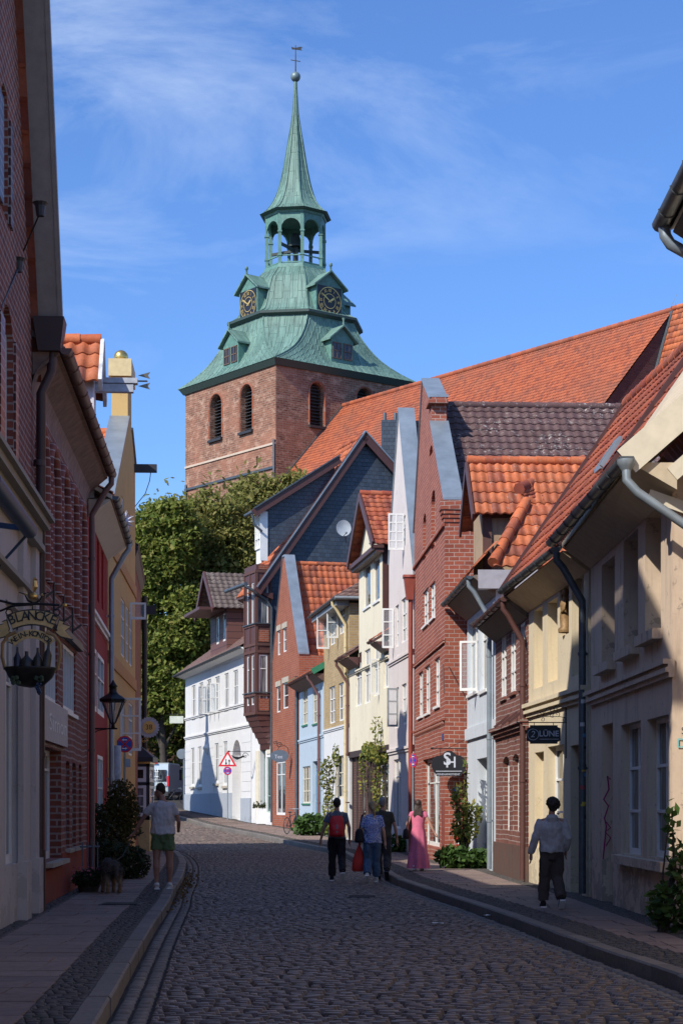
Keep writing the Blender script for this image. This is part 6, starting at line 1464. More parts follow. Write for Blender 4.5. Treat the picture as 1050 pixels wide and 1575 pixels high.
def shrub(name, label, X, D, z, blobs, n, ls, mat, cat='shrub', stems=5, sr=.012, h=None, group=None):
    t = wthing(name, label, cat, (X, D, z), group); v, f_, uv = [], [], []
    vol = [b[3] * b[4] * b[5] for b in blobs]; tot = sum(vol); mb = MB()
    for b, vv in zip(blobs, vol):
        for _ in range(int(n * vv / tot)):
            d = V((R.gauss(0, 1), R.gauss(0, 1), R.gauss(0, 1))).normalized() * R.uniform(.2, 1) ** .5
            leaf(v, f_, uv, V((X + b[0] + d.x * b[3], D + b[1] + d.y * b[4], z + b[2] + d.z * b[5])), ls)
        for _ in range(stems): mb.tube([V((X + R.uniform(-.05, .05), D + R.uniform(-.05, .05), z - .05)), V((X + b[0] * .6 + R.uniform(-.1, .1), D + b[1] * .6, z + b[2] * .55)), V((X + b[0] + R.uniform(-.5, .5) * b[3], D + b[1], z + b[2] + b[5] * .5))], [sr * 1.5, sr, sr * .5], 5)
    mb.build('stem', M_bark, t); leaves_obj('foliage', v, f_, uv, mat, t); return t
z0_ = .12
q = at(704, 84.5, 0); 
P0 = r4.p(r4.L * .55, .35, 0)
shrub('hollyhock', 'tall yellow-green hollyhock against the pale blue house', P0.x, P0.y, .12, [(0, 0, .9, .34, .2, .45), (-.1, 0, 1.6, .22, .15, .4), (.05, 0, 2.2, .08, .08, .4), (.15, 0, 1.25, .34, .2, .3), (-.2, 0, 1.3, .12, .1, .5)], 620, .065, M_leafY, 'plant')
P0 = r4.p(r4.L * .42, .5, 0)
shrub('leafy_plant', 'low dark leafy plant at the foot of the hollyhock', P0.x, P0.y, .12, [(-.1, 0, .25, .5, .35, .28), (.35, 0, .2, .4, .3, .25)], 900, .085, M_leafG, 'plant', 2)
P0 = r6.p(1.8, .35, 0)
shrub('leafy_plant', 'broad-leaved green plant behind the woman in the pink dress', P0.x, P0.y, .12, [(0, 0, .25, .45, .35, .3)], 500, .08, M_leafG, 'plant', 2)
P0 = r9.p(-.2, .55, 0)
shrub('leafy_plant', 'large dark green leafy clump in front of the small blue house', P0.x, P0.y, ground(P0.y) + .1, [(0, 0, .45, .7, .5, .5), (.8, -.9, .4, .45, .4, .4), (-.45, .6, .25, .35, .3, .25)], 1100, .12, M_leafG, 'plant', 2)
P0 = r8.p(2.6, .35, 0)
shrub('climbing_plant', 'thin climber with yellowing leaves on the yellow brick house wall', P0.x, P0.y, ground(P0.y) + .1, [(0, 0, 1.0, .3, .2, .9), (-.1, 0, 2.4, .35, .15, .8), (.3, 0, 3.2, .25, .15, .5)], 900, .07, M_leafY, 'climber', 3)
P0 = r7.p(3.2, .12, 0)
shrub('climbing_plant', 'sparse climber trained over the dark ground floor of the cream gabled house', P0.x, P0.y, .12, [(.4, -1.6, 3.2, .5, 1.2, .4), (0, 0, 3.3, .3, 1.6, .35), (.3, -1.2, 1.8, .3, .5, 1.3), (.2, -1.9, 4.0, .2, .3, .5), (-.2, 1.6, 2.5, .2, .3, .9)], 1300, .07, M_leafY, 'climber', 3)
P0 = r1.p(-.6, .35, 0)
shrub('hollyhock', 'dark green hollyhock leaves at the right edge beside the peeling wall', 3.62, 20.6, .12, [(.1, 0, .3, .28, .25, .3), (.2, 0, .75, .15, .15, .3), (.15, .1, 1.25, .1, .1, .3)], 420, .06, M_leafG, 'plant', 3)
q = at(178, 72, .12)
shrub('brown_thuja', 'tall browning conifer bush in front of the ochre house', q.x, q.y, .12, [(0, 0, .9, .36, .3, .8), (.12, 0, 1.5, .36, .25, .55), (-.08, 0, .4, .5, .4, .4), (.3, .2, 1.1, .25, .2, .5)], 5500, .045, M_leafB, 'shrub')
q = at(165, 80, .12)
shrub('potted_bush', 'dark leafy bush beside the iron railing on the left pavement', q.x, q.y, .12, [(0, 0, .4, .45, .6, .42), (.35, .9, .3, .4, .5, .35), (-.2, .3, 1.0, .22, .3, .5)], 4200, .045, M_leafD, 'shrub')
t = shrub('flower_tub', 'low tub of dark leaves and pink flowers near the dog', at(138, 92, 0).x, 30.3, .12, [(0, 0, .22, .28, .3, .16)], 900, .035, M_leafD, 'planter', 2)
mb = MB(); mb.lathe([(.16, .12), (.22, .34), (.24, .34), (.2, .3)], (at(138, 92, 0).x, 30.3, 0), 16); mb.build('tub', plain('dark_pot', (.05, .035, .03)), t)
mb = MB()
for _ in range(40): mb.ball((at(138, 92, 0).x + R.uniform(-.27, .27), 30.3 + R.uniform(-.3, .2), .12 + R.uniform(.2, .42)), .016, n=6)
mb.build('flower', plain('pink_petal', (.45, .1, .15)), t)
# moss and leaf litter in the gutter
v, f_, uv = [], [], []
for _ in range(380):
    D = R.triangular(26, 44, 36); leaf(v, f_, uv, V((kl(D) + abs(R.gauss(0, .12)) + .02, D, ground(D) + .012)), R.uniform(.015, .04))
o = leaves_obj('leaf_litter', v, f_, uv, leafmat('fallen_leaves', [(.12, .06, .02), (.2, .1, .03), (.06, .07, .02)], .1), None); tag(o, 'scattered fallen leaves and moss along the left kerb gutter', 'leaf litter', kind='stuff')

# ================================================================== SKY, SUN, CAMERA
EL, AZ = 40.0, 225.0
w = bpy.data.worlds.new('World'); SC.world = w; w.use_nodes = True; n = w.node_tree; bg = n.nodes['Background']
sky = n.nodes.new('ShaderNodeTexSky'); sky.sky_type = 'NISHITA'; sky.sun_disc = False; sky.sun_elevation = math.radians(EL); sky.sun_rotation = math.radians(AZ); sky.air_density = 1.0; sky.dust_density = .6; sky.ozone_density = 3.0
t = n.nodes.new('ShaderNodeTexCoord'); mp = n.nodes.new('ShaderNodeMapping'); mp.inputs['Scale'].default_value = (1.1, 1.0, 3.4); mp.inputs['Rotation'].default_value = (math.radians(6), math.radians(34), 0); n.links.new(t.outputs['Generated'], mp.inputs[0])
nz = N(n, 'ShaderNodeTexNoise', Scale=4.2, Detail=8.0, Roughness=.62, Distortion=.5); n.links.new(mp.outputs[0], nz.inputs['Vector'])
nz2 = N(n, 'ShaderNodeTexNoise', Scale=2.1, Detail=2.0); n.links.new(t.outputs['Generated'], nz2.inputs['Vector'])
f1 = ramp(n, nz.outputs[0], [(.49, 0), (.8, .62)]); f2 = ramp(n, nz2.outputs[0], [(.4, 0), (.62, 1)])
mm = N(n, 'ShaderNodeMath', operation='MULTIPLY'); n.links.new(f1, mm.inputs[0]); n.links.new(f2, mm.inputs[1])
skt = mix(n, 1.0, sky.outputs[0], (.74, 1.02, 1.46), 'MULTIPLY')
cl = mix(n, mm.outputs[0], skt, (6.4, 7.4, 9.0))
n.links.new(cl, bg.inputs[0]); bg.inputs[1].default_value = .118
sd = bpy.data.lights.new('sun', 'SUN'); sd.energy = 4.9; sd.angle = math.radians(.55); sd.color = (1, .93, .82); so_ = link('sun', sd)
az = math.radians(AZ); sv = V((math.sin(az) * math.cos(math.radians(EL)), math.cos(az) * math.cos(math.radians(EL)), math.sin(math.radians(EL))))
so_.rotation_euler = sv.to_track_quat('Z', 'Y').to_euler(); so_.location = (0, 0, 60)
cam = bpy.data.cameras.new('camera'); cam.sensor_fit = 'HORIZONTAL'; cam.sensor_width = 36; cam.lens = 36 * FL / 1050; cam.shift_y = (HZ - 787.5) / 1050; cam.clip_end = 5000; cam.clip_start = .1
co = link('camera', cam); co.location = (0, 0, EYE); co.rotation_euler = (math.pi / 2, 0, 0); SC.camera = co
SC.view_settings.view_transform = 'Standard'; SC.view_settings.look = 'None'; SC.view_settings.exposure = .2; SC.view_settings.gamma = 1
# ================================================================== PEOPLE
SK = [plain('skin_light', (.5, .28, .2), .55, var=.08, sc=20), plain('skin_tan', (.36, .18, .12), .55, var=.08, sc=20)]
def hand(mb, w, d, side, k, spread=V((1, 0, 0)), curl=.35):
    """palm + five bent fingers; w wrist, d pointing direction, spread = across the knuckles"""
    d = d.normalized(); sp = (spread - d * spread.dot(d)).normalized(); nn = d.cross(sp) * side
    mb.tube([w - d * .02 * k, w + d * .03 * k, w + d * .085 * k], [.024 * k, .03 * k, .028 * k], 8)
    for o in (-1, 1): mb.tube([w + sp * o * .018 * k, w + d * .08 * k + sp * o * .022 * k], [.018 * k, .018 * k], 6)
    for i, (off, ln) in enumerate(((-.03, .06), (-.01, .075), (.01, .07), (.03, .055))):
        a = w + d * .085 * k + sp * off * k; b = a + (d + nn * curl * .5) * ln * .5 * k; c = b + (d + nn * curl * 1.6) * ln * .5 * k
        mb.tube([a - d * .02 * k, a, b, c], [.0105 * k, .0105 * k, .0095 * k, .0075 * k], 6)
    a = w + d * .03 * k - sp * .03 * k * 1.0; mb.tube([a + sp * .01 * k, a - sp * .018 * k + d * .022 * k, a - sp * .02 * k + d * .055 * k + nn * .01], [.013 * k, .011 * k, .009 * k], 6)
def crumple(o, amp, sc=9.0, seed=0):
    me = o.data; n = len(me.vertices); co = np.empty(n * 3, dtype=np.float32); no = np.empty(n * 3, dtype=np.float32); me.vertices.foreach_get('co', co)
    me.vertices.foreach_get('normal', no); co = co.reshape(-1, 3); no = no.reshape(-1, 3)
    for i in range(n):
        c = co[i]; f = noise.noise(V((c[0] * sc + seed, c[1] * sc, c[2] * sc * .55))) + .5 * noise.noise(V((c[0] * sc * 2.3, c[1] * sc * 2.3 + seed, c[2] * sc * 1.6)))
        co[i] = c + no[i] * amp * f
    me.vertices.foreach_set('co', co.ravel()); me.update()
def person(label, cat, X, D, z, Hh, head, J, skin, top, bottom, hair, shoes, group=None):
    k = Hh / 1.75; p = thing('person', label, cat, (X, D, z), group, rz=math.radians(head))
    S = lambda a: V(a) * k
    hd = J.get('head', (0, 0)); hx, hy = hd
    mb = MB(); lean = J.get('lean', 0)
    T = lambda x, y, z_: V((x, y + lean * max(0, z_ - .95), z_)) * k
    g = J.get('girth', 1)
    mb.loft([(T(0, 0, .8), .12 * k * g, .09 * k), (T(0, -.01, .93), .158 * k * g, .11 * k), (T(0, 0, 1.08), .128 * k * g, .095 * k), (T(0, .0, 1.27), .155 * k, .11 * k), (T(0, 0, 1.39), .16 * k, .09 * k), (T(0, 0, 1.455), .1 * k, .065 * k), (T(0, .0, 1.49), .055 * k, .055 * k), (T(hx * .3, .01 + hy * .3, 1.57), .048 * k, .052 * k)], 16)
    hc = T(hx, .015 + hy, 1.645)
    mb.ball(hc, .072 * k, .09 * k, .112 * k, 16); fdx = V(J.get('face', (0, 1, -.1))).normalized()
    mb.ball(hc + fdx * .035 * k + V((0, 0, -.05)) * k, .05 * k, .052 * k, .055 * k, 12); mb.tube([hc + fdx * .07 * k + V((0, 0, .02)) * k, hc + fdx * .108 * k + V((0, 0, -.022)) * k], [.009 * k, .014 * k], 6)
    sx = fdx.cross(V((0, 0, 1))).normalized()
    for s_ in (-1, 1): mb.ball(hc + sx * s_ * .074 * k + V((0, 0, -.005)) * k, .012 * k, .02 * k, .03 * k, 8)
    for s_, e in ((-1, 'L'), (1, 'R')):
        hp, kn, an = T(s_ * .085, 0, .9), S(J['knee' + e]), S(J['ankle' + e]); th = J.get('thick', 1)
        cal = kn.lerp(an, .3) + V((0, -.015, 0)) * k
        mb.tube([hp, hp.lerp(kn, .5), kn, cal, an.lerp(kn, .2), an], [.085 * k * th, .072 * k * th, .052 * k * th, .055 * k * th, .036 * k, .034 * k], 12)
        ft = V(J.get('foot' + e, (0, 1, -.15))).normalized(); dn = ft.cross(V((1, 0, 0))).normalized(); heel = an + dn * .035 * k - ft * .03 * k
        mb.tube([heel, an + ft * .05 * k + dn * .045 * k, an + ft * .15 * k + dn * .05 * k], [.032 * k, .036 * k, .026 * k], 10)
        sh, el, wr_ = T(s_ * .175, 0, 1.4), S(J['elbow' + e]), S(J['wrist' + e])
        mb.tube([T(s_ * .12, 0, 1.4), sh, sh.lerp(el, .5), el, el.lerp(wr_, .35), wr_], [.05 * k, .05 * k, .042 * k, .036 * k, .034 * k, .024 * k], 10)
        hand(mb, wr_, V(J.get('hand' + e, (0, .1, -1))), s_, k, V((0, 1, 0)))
    b = mb.build('body', skin, p, remesh=.0085 * k, smooth_it=2)
    # face: eyes and mouth
    fm = MB()
    for s_ in (-1, 1): fm.ball(hc + fdx * .083 * k + sx * s_ * .028 * k + V((0, 0, .01)) * k, .009 * k, n=8)
    fm.tube([hc + fdx * .087 * k - sx * .02 * k + V((0, 0, -.055)) * k, hc + fdx * .087 * k + sx * .02 * k + V((0, 0, -.055)) * k], .005 * k, 5)
    fm.build('face_features', B_dark, p)
    # trousers / shorts / skirt
    bt, bm, cut = bottom
    if bt == 'pants':
        mb = MB(); mb.loft([(T(0, 0, .78), .13 * k, .1 * k), (T(0, -.01, .91), .17 * k * g, .125 * k), (T(0, 0, .99), .148 * k * g, .108 * k)], 16)
        for s_, e in ((-1, 'L'), (1, 'R')):
            hp, kn, an = T(s_ * .088, 0, .92), S(J['knee' + e]), S(J['ankle' + e]); w_ = J.get('leg', 1)
            pts = [hp, hp.lerp(kn, .5), kn, kn.lerp(an, .5), an.lerp(kn, .08)]; rs = [.1, .096, .084, .082, .074]
            if cut < 1: pts, rs = [hp, hp.lerp(kn, cut * .55), hp.lerp(kn, cut)], [.1, .105, .1]
            mb.tube(pts, [r * k * w_ for r in rs], 12)
        o = mb.build('trousers' if cut >= 1 else 'shorts', bm, p, remesh=.012 * k, smooth_it=2); crumple(o, .022 * k, 11, Hh * 7)
    else:
        mb = MB(); rows = []
        for i, (z_, rx, ry) in enumerate(((1.42, .165, .1), (1.3, .17, .125), (1.1, .145, .12), (.95, .185, .145), (.7, .2, .17), (.45, .21, .2), (.42, .235, .22), (.2, .25, .25), (.07, .265, .28))):
            n = 40; fl_ = max(0, (1.0 - z_)) * .045
            rows.append([T((rx + fl_ * math.sin(7 * 2 * math.pi * q / n + z_)) * math.cos(2 * math.pi * q / n), (ry + fl_ * math.sin(7 * 2 * math.pi * q / n)) * math.sin(2 * math.pi * q / n), z_) for q in range(n)])
        mb.grid(rows, cyc=True); mb.poly(rows[0])
        for s_ in (-1, 1): mb.tube([T(s_ * .07, 0, 1.47), T(s_ * .16, 0, 1.42), T(s_ * .19, 0, 1.34)], [.04 * k, .066 * k, .062 * k], 10)
        mb.build('dress', bm, p)
    if top:
        tm, sl, kind = top
        mb = MB(); zb = {'loose': .86, 'hoodie': .9}.get(kind, .92)
        ex = {'loose': .026, 'hoodie': .034}.get(kind, .018)
        mb.loft([(T(0, -.005, zb), (.165 * g + ex) * k, (.12 + ex) * k), (T(0, 0, 1.08), (.15 * g + ex) * k, (.11 + ex) * k), (T(0, 0, 1.27), (.165 * (1 + (g - 1) * .6) + ex) * k, (.12 + ex) * k), (T(0, 0, 1.39), (.175 + ex * .5) * k, (.1 + ex * .5) * k), (T(0, 0, 1.455), .11 * k, .078 * k), (T(0, .0, 1.485), .065 * k, .065 * k)], 18)
        for s_, e in ((-1, 'L'), (1, 'R')):
            sh, el, wr_ = T(s_ * .172, 0, 1.395), S(J['elbow' + e]), S(J['wrist' + e])
            if sl <= 1: mb.tube([T(s_ * .1, 0, 1.4), sh, sh.lerp(el, sl * .6), sh.lerp(el, sl)], [.062 * k, .066 * k, .064 * k, .062 * k], 12)
            else: mb.tube([T(s_ * .1, 0, 1.4), sh, sh.lerp(el, .5), el, el.lerp(wr_, .5), el.lerp(wr_, .97)], [.058 * k, .07 * k, .07 * k, .066 * k, .062 * k, .046 * k], 12)
        if kind == 'hoodie' or J.get('hood'): mb.loft([(T(0, -.05, 1.38), .1 * k, .07 * k), (T(0, -.075, 1.45), .12 * k, .075 * k), (T(0, -.05, 1.51), .09 * k, .07 * k)], 14)
        o = mb.build({'hoodie': 'hoodie', 'loose': 'blouse'}.get(kind, 'tshirt'), tm, p, remesh=.012 * k, smooth_it=2); crumple(o, .024 * k, 9, Hh * 3)
    hm, hs = hair
    mb = MB(); up_ = V((0, 0, .03)) * k
    mb.ball(hc - fdx * .018 * k + up_, .084 * k, .097 * k, .1 * k, 16)
    if hs == 'short': mb.ball(hc - fdx * .05 * k + V((0, 0, -.03)) * k, .062 * k, .05 * k, .06 * k, 12)
    if hs == 'curly':
        for _ in range(60):
            d = V((R.gauss(0, 1), R.gauss(0, 1), R.gauss(.3, 1))).normalized(); d = d if d.dot(fdx) < .3 else -d
            mb.ball(hc + V((d.x * .1, d.y * .1 - .01, d.z * .1 + .03)) * k, R.uniform(.022, .034) * k, n=8)
        mb.ball(hc - fdx * .05 * k + V((0, 0, -.04)) * k, .066 * k, .05 * k, .06 * k, 12)
    if hs == 'long':
        mb.loft([(hc + V((0, -.03, .06)) * k, .075 * k, .06 * k), (hc + V((0, -.055, -.05)) * k, .086 * k, .05 * k), (hc + V((0, -.08, -.16)) * k, .075 * k, .035 * k)], 14)
        for i in range(26):
            x = R.uniform(-.09, .09); ln_ = R.uniform(.26, .46); mb.tube([hc + V((x * .7, -.05, .02)) * k, hc + V((x, -.09, -.12)) * k, hc + V((x * 1.15 + R.uniform(-.015, .015), -.11, -.26)) * k, hc + V((x * 1.0 + R.uniform(-.03, .03), -.11, -ln_)) * k], [.02 * k, .02 * k, .017 * k, .006 * k], 6)
    if hs == 'ponytail': mb.ball(hc - fdx * .05 * k, .078 * k, .06 * k, .08 * k, 12); mb.tube([hc + V((.0, -.1, .0)) * k, hc + V((.03, -.14, -.05)) * k, hc + V((.05, -.12, -.14)) * k, hc + V((.05, -.11, -.2)) * k], [.03 * k, .038 * k, .034 * k, .012 * k], 10)
    mb.build('hair', hm, p, remesh=.009 * k, smooth_it=1)
    sm, sole = shoes; mb = MB(); ms = MB()
    for e in 'LR':
        an = S(J['ankle' + e]); ft = V(J.get('foot' + e, (0, 1, -.15))).normalized()
        dn = ft.cross(V((1, 0, 0))).normalized()
        mb.tube([an - dn * .012 * k - ft * .015 * k, an + dn * .035 * k - ft * .03 * k], [.044 * k, .05 * k], 10); mb.tube([an + dn * .035 * k - ft * .045 * k, an + ft * .05 * k + dn * .04 * k, an + ft * .15 * k + dn * .05 * k, an + ft * .19 * k + dn * .055 * k], [.042 * k, .05 * k, .042 * k, .026 * k], 10)
        ms.beam(an + dn * .083 * k - ft * .075 * k, an + dn * .086 * k + ft * .19 * k, .088 * k, .022 * k, up=dn)
    so2 = mb.build('shoes', sm, p, remesh=.01 * k, smooth_it=1); ms.build('soles', sole, p)
    return p, hc
walkJ = dict(kneeL=(-.09, .16, .5), ankleL=(-.1, .24, .09), kneeR=(.1, -.0, .48), ankleR=(.11, -.3, .2), footL=(0, 1, -.1), footR=(0, .75, -.75), elbowL=(-.25, -.05, 1.12), wristL=(-.29, -.04, .87), elbowR=(.25, -.02, 1.12), wristR=(.28, .08, .88))
jean = plain('blue_denim', (.05, .1, .18), .85, sc=30, var=.2); black_cloth = plain('black_cloth', (.012, .012, .016), .85)
# man with the dog
J = dict(kneeL=(-.1, .0, .49), ankleL=(-.1, -.02, .085), kneeR=(.12, .02, .49), ankleR=(.12, .03, .085), footL=(-.15, 1, -.1), footR=(.1, 1, -.1), elbowL=(-.34, .06, 1.16), wristL=(-.48, .12, .93), handL=(-.8, .2, -.7), elbowR=(.27, .02, 1.13), wristR=(.26, .17, .97), handR=(0, .8, .1), head=(-.05, .05), face=(-.85, .35, -.45), thick=1.1, girth=1.2)
ts = plain('pinkish_white_tshirt', (.55, .5, .48), .9, sc=8, var=.08)
person('man in pale t-shirt and green shorts holding a dog leash on the left pavement', 'person', at(250, 89.5, 0).x, FL / 89.5, .12, 1.8, 4, J, SK[1], (ts, .62, 'tee'), ('pants', plain('green_shorts', (.12, .17, .07), .9, sc=15), .62), (plain('brown_hair', (.035, .02, .012), .8), 'short'), (plain('white_sneaker', (.6, .58, .55), .6), B_white))
HND = at(213, 90.5, 0); 
mb = MB(); hp = V((at(250, 89.5, 0).x - .53, FL / 89.5 + .1, .12 + .86)); 
dgx, dgy = at(170, 93.5, 0).x, FL / 93.5
mb.tube([hp + V((0, 0, .02)), hp.lerp(V((dgx - .05, dgy + .42, .55)), .5) + V((0, 0, -.08)), V((dgx - .1, dgy + .45, .56))], .008, 5); mb.tube([hp + V((.02, 0, .03)), hp + V((.12, -.02, .08)), hp + V((.2, -.02, .12))], .01, 5)
o = mb.build('dog_leash', B_dark, None); tag(o, 'thin dark leash running from the man down to the shaggy dog', 'leash')
# backpack walker
bpJ = dict(walkJ); pb, hc = person('person with short dark hair, black trousers and grey-blue shirt walking up the lane', 'person', at(518, 75, 0).x, FL / 75, 0, 1.7, 2, dict(walkJ, elbowL=(-.27, -.03, 1.14), wristL=(-.34, .02, .88), elbowR=(.26, -.03, 1.14), wristR=(.27, .05, .88)), SK[1], (plain('grey_blue_shirt', (.1, .12, .16), .9), .6, 'tee'), ('pants', black_cloth, 1), (plain('black_hair', (.012, .01, .01), .7), 'short'), (black_cloth, B_white))
bk = thing('backpack', 'bright red rucksack with grey straps on the back of the walker in black trousers', 'backpack', (at(518, 75, 0).x, FL / 75 - .2, 1.12), rz=math.radians(2))
mb = MB(); mb.loft([((0, 0, -.2), .13, .06), ((0, 0, -.17), .155, .085), ((0, 0, .0), .155, .09), ((0, .02, .16), .14, .07), ((0, .03, .23), .1, .05)], 20); mb.loft([((0, -.07, -.16), .11, .04), ((0, -.08, -.06), .115, .04), ((0, -.07, .02), .1, .03)], 14); mb.build('bag_body', plain('red_nylon', (.55, .015, .02), .6, sc=12), bk, remesh=.012, smooth_it=2)
mb = MB(); mb.beam((0, -.1, .05), (0, -.115, -.12), .035, .012, up=(0, -1, 0)); mb.tube([(-.03, .0, .24), (0, -.02, .28), (.03, 0, .24)], .008, 6)
for s_ in (-1, 1): mb.tube([(s_ * .1, .06, .22), (s_ * .12, .16, .3), (s_ * .13, .3, .26), (s_ * .14, .33, .1)], .02, 6)
mb.build('strap', plain('grey_webbing', (.18, .17, .18), .8), bk)
# woman in patterned blouse
m, n, b = nt('blue_leaf_print'); b.inputs['Roughness'].default_value = .8
vo = N(n, 'ShaderNodeTexVoronoi', Scale=26.0); vo.feature = 'DISTANCE_TO_EDGE'; n.links.new(tc(n, 'Object'), vo.inputs['Vector'])
n.links.new(ramp(n, vo.outputs['Distance'], [(.07, (.5, .55, .62)), (.12, (.03, .07, .38))]), b.inputs['Base Color'])
cx_ = at(572, 76, 0).x
person('woman with blonde ponytail, blue and white patterned blouse and jeans', 'person', cx_, FL / 76, 0, 1.63, -3, dict(walkJ, kneeL=(-.09, .02, .49), ankleL=(-.1, -.2, .17), footL=(0, .75, -.75), kneeR=(.08, .08, .5), ankleR=(.09, .14, .09), footR=(0, 1, -.1), elbowL=(-.24, .0, 1.12), wristL=(-.26, .1, .9), girth=1.08, leg=1.12, face=(-.3, .9, -.1)), SK[0], (m, .75, 'loose'), ('pants', jean, 1), (plain('blonde_hair', (.28, .2, .11), .7), 'ponytail'), (plain('white_trainer', (.5, .5, .48), .6), B_white))
bg_ = thing('handbag', 'black shoulder bag under the arm of the woman in the patterned blouse', 'bag', (cx_ - .26, FL / 76 - .02, .95))
mb = MB(); mb.loft([((0, 0, -.14), .08, .12), ((0, 0, -.1), .1, .15), ((0, 0, .08), .08, .14), ((0, 0, .14), .04, .12)], 16); mb.build('bag_body', black_cloth, bg_, remesh=.014, smooth_it=2); mb = MB(); mb.tube([(0, .1, .12), (.05, .06, .4), (.12, 0, .46), (.05, -.08, .38), (0, -.1, .12)], .012, 6); mb.build('strap', black_cloth, bg_)
bg_ = thing('shopping_bag', 'red cloth carrier bag hanging beside the jeans of the blouse woman', 'bag', (cx_ - .28, FL / 76 + .06, .42))
mb = MB(); mb.loft([((0, 0, -.2), .1, .06), ((0, 0, -.17), .13, .08), ((.01, 0, .05), .12, .06), ((.02, 0, .22), .07, .03), ((.02, 0, .34), .015, .012), ((.02, 0, .42), .012, .01)], 16); mb.build('bag_body', plain('red_cloth', (.5, .03, .02), .8), bg_)
# man beside her
person('grey-haired man in dark olive t-shirt walking close beside the blonde woman', 'person', at(589, 74.5, 0).x, FL / 74.5 + .5, 0, 1.72, -5, dict(walkJ, elbowR=(.27, .0, 1.12), wristR=(.3, .1, .86), girth=1.1), SK[1], (plain('olive_tshirt', (.04, .04, .03), .9), .65, 'tee'), ('pants', plain('charcoal_trousers', (.025, .028, .035), .9), 1), (plain('grey_hair', (.2, .19, .18), .7), 'short'), (black_cloth, B_dark))
# pink dress
ex = at(643, 70, 0).x
person('woman in long pink dress with long dark hair on the right pavement', 'person', ex, FL / 70, .12, 1.55, -6, dict(walkJ, kneeR=(.09, .06, .5), ankleR=(.09, .1, .09), kneeL=(-.09, .0, .5), ankleL=(-.09, -.15, .13), elbowL=(-.27, -.06, 1.15), wristL=(-.28, .08, .95), elbowR=(.3, -.02, 1.15), wristR=(.42, .02, .92), handR=(.5, .1, -.8)), SK[0], None, ('dress', plain('pink_cotton', (.55, .13, .22), .8, sc=10, var=.12), 1), (plain('dark_brown_hair', (.03, .015, .01), .6), 'long'), (plain('white_shoe', (.55, .55, .55), .6), B_white))
bg_ = thing('handbag', 'dark handbag on the left arm of the woman in the pink dress', 'bag', (ex - .27, FL / 70, .95))
mb = MB(); mb.loft([((0, 0, -.13), .06, .1), ((0, 0, -.08), .075, .13), ((0, 0, .06), .06, .12), ((0, 0, .1), .03, .1)], 16); mb.build('bag_body', black_cloth, bg_, remesh=.014, smooth_it=2); mb = MB(); mb.tube([(0, .08, .08), (.08, .03, .36), (.1, 0, .4), (.05, -.05, .36), (0, -.08, .08)], .01, 6); mb.build('strap', black_cloth, bg_)
# boy in hoodie
person('boy in grey hooded sweatshirt and dark trousers walking on the right pavement', 'person', at(848, 110, 0).x, FL / 110, .12, 1.52, 2, dict(walkJ, kneeL=(-.1, .07, .5), ankleL=(-.12, .12, .09), kneeR=(.1, .06, .49), ankleR=(.13, -.2, .15), elbowL=(-.27, -.03, 1.14), wristL=(-.33, .03, .86), elbowR=(.265, -.05, 1.13), wristR=(.24, .1, .93), leg=1.12, head=(.02, 0), hood=1, girth=1.05), SK[1], (plain('grey_sweatshirt', (.42, .4, .4), .95, sc=25, var=.12), 2, 'hoodie'), ('pants', plain('dark_brown_trousers', (.07, .055, .05), .9), 1), (plain('curly_black_hair', (.035, .022, .016), .8), 'curly'), (black_cloth, B_white))
# dog
dg = thing('dog', 'shaggy grey and tan dog sniffing on the left pavement beside its owner', 'dog', (dgx, dgy, .12), rz=math.radians(18))
mb = MB(); mb.loft([((0, -.33, .42), .05, .06, (0, 1, 0)), ((0, -.3, .42), .11, .12, (0, 1, 0)), ((0, -.15, .43), .125, .125, (0, 1, 0)), ((0, .05, .4), .13, .15, (0, 1, 0)), ((0, .22, .42), .12, .16, (0, 1, 0)), ((0, .32, .45), .07, .09, (0, 1, 0))], 16)
mb.tube([(0, .24, .46), (0, .38, .46), (0, .46, .4)], [.1, .075, .07], 12); mb.ball((0, .5, .37), .075, .085, .075, 14); mb.tube([(0, .54, .36), (0, .66, .29)], [.045, .03], 10)
for s_ in (-1, 1):
    mb.tube([(s_ * .08, -.24, .42), (s_ * .1, -.2, .28), (s_ * .1, -.3, .15), (s_ * .1, -.27, .03), (s_ * .1, -.22, .02)], [.085, .06, .032, .03, .032], 10); mb.tube([(s_ * .08, .2, .4), (s_ * .09, .18, .24), (s_ * .09, .2, .12), (s_ * .09, .2, .03), (s_ * .09, .25, .02)], [.06, .042, .032, .03, .03], 10); mb.tube([(s_ * .06, .47, .43), (s_ * .1, .47, .38), (s_ * .1, .49, .31)], [.03, .035, .015], 8)
mb.tube([(0, -.3, .47), (.02, -.4, .42), (.03, -.42, .3), (.03, -.4, .22)], [.035, .045, .045, .02], 10)
m, n, b = nt('shaggy_fur'); b.inputs['Roughness'].default_value = .9; ob = tc(n, 'Object'); sx_ = N(n, 'ShaderNodeSeparateXYZ'); n.links.new(ob, sx_.inputs[0])
n.links.new(mix(n, ramp(n, noi(n, ob, 10, 4), [(.4, 0), (.7, .6)]), ramp(n, sx_.outputs['Z'], [(.16, (.26, .16, .08)), (.34, (.06, .045, .036)), (.5, (.07, .058, .05))]), (.16, .12, .09)), b.inputs['Base Color'])
bd = mb.build('body', m, dg, remesh=.012, smooth_it=1)
v, f_, uv = [], [], []; me = bd.data
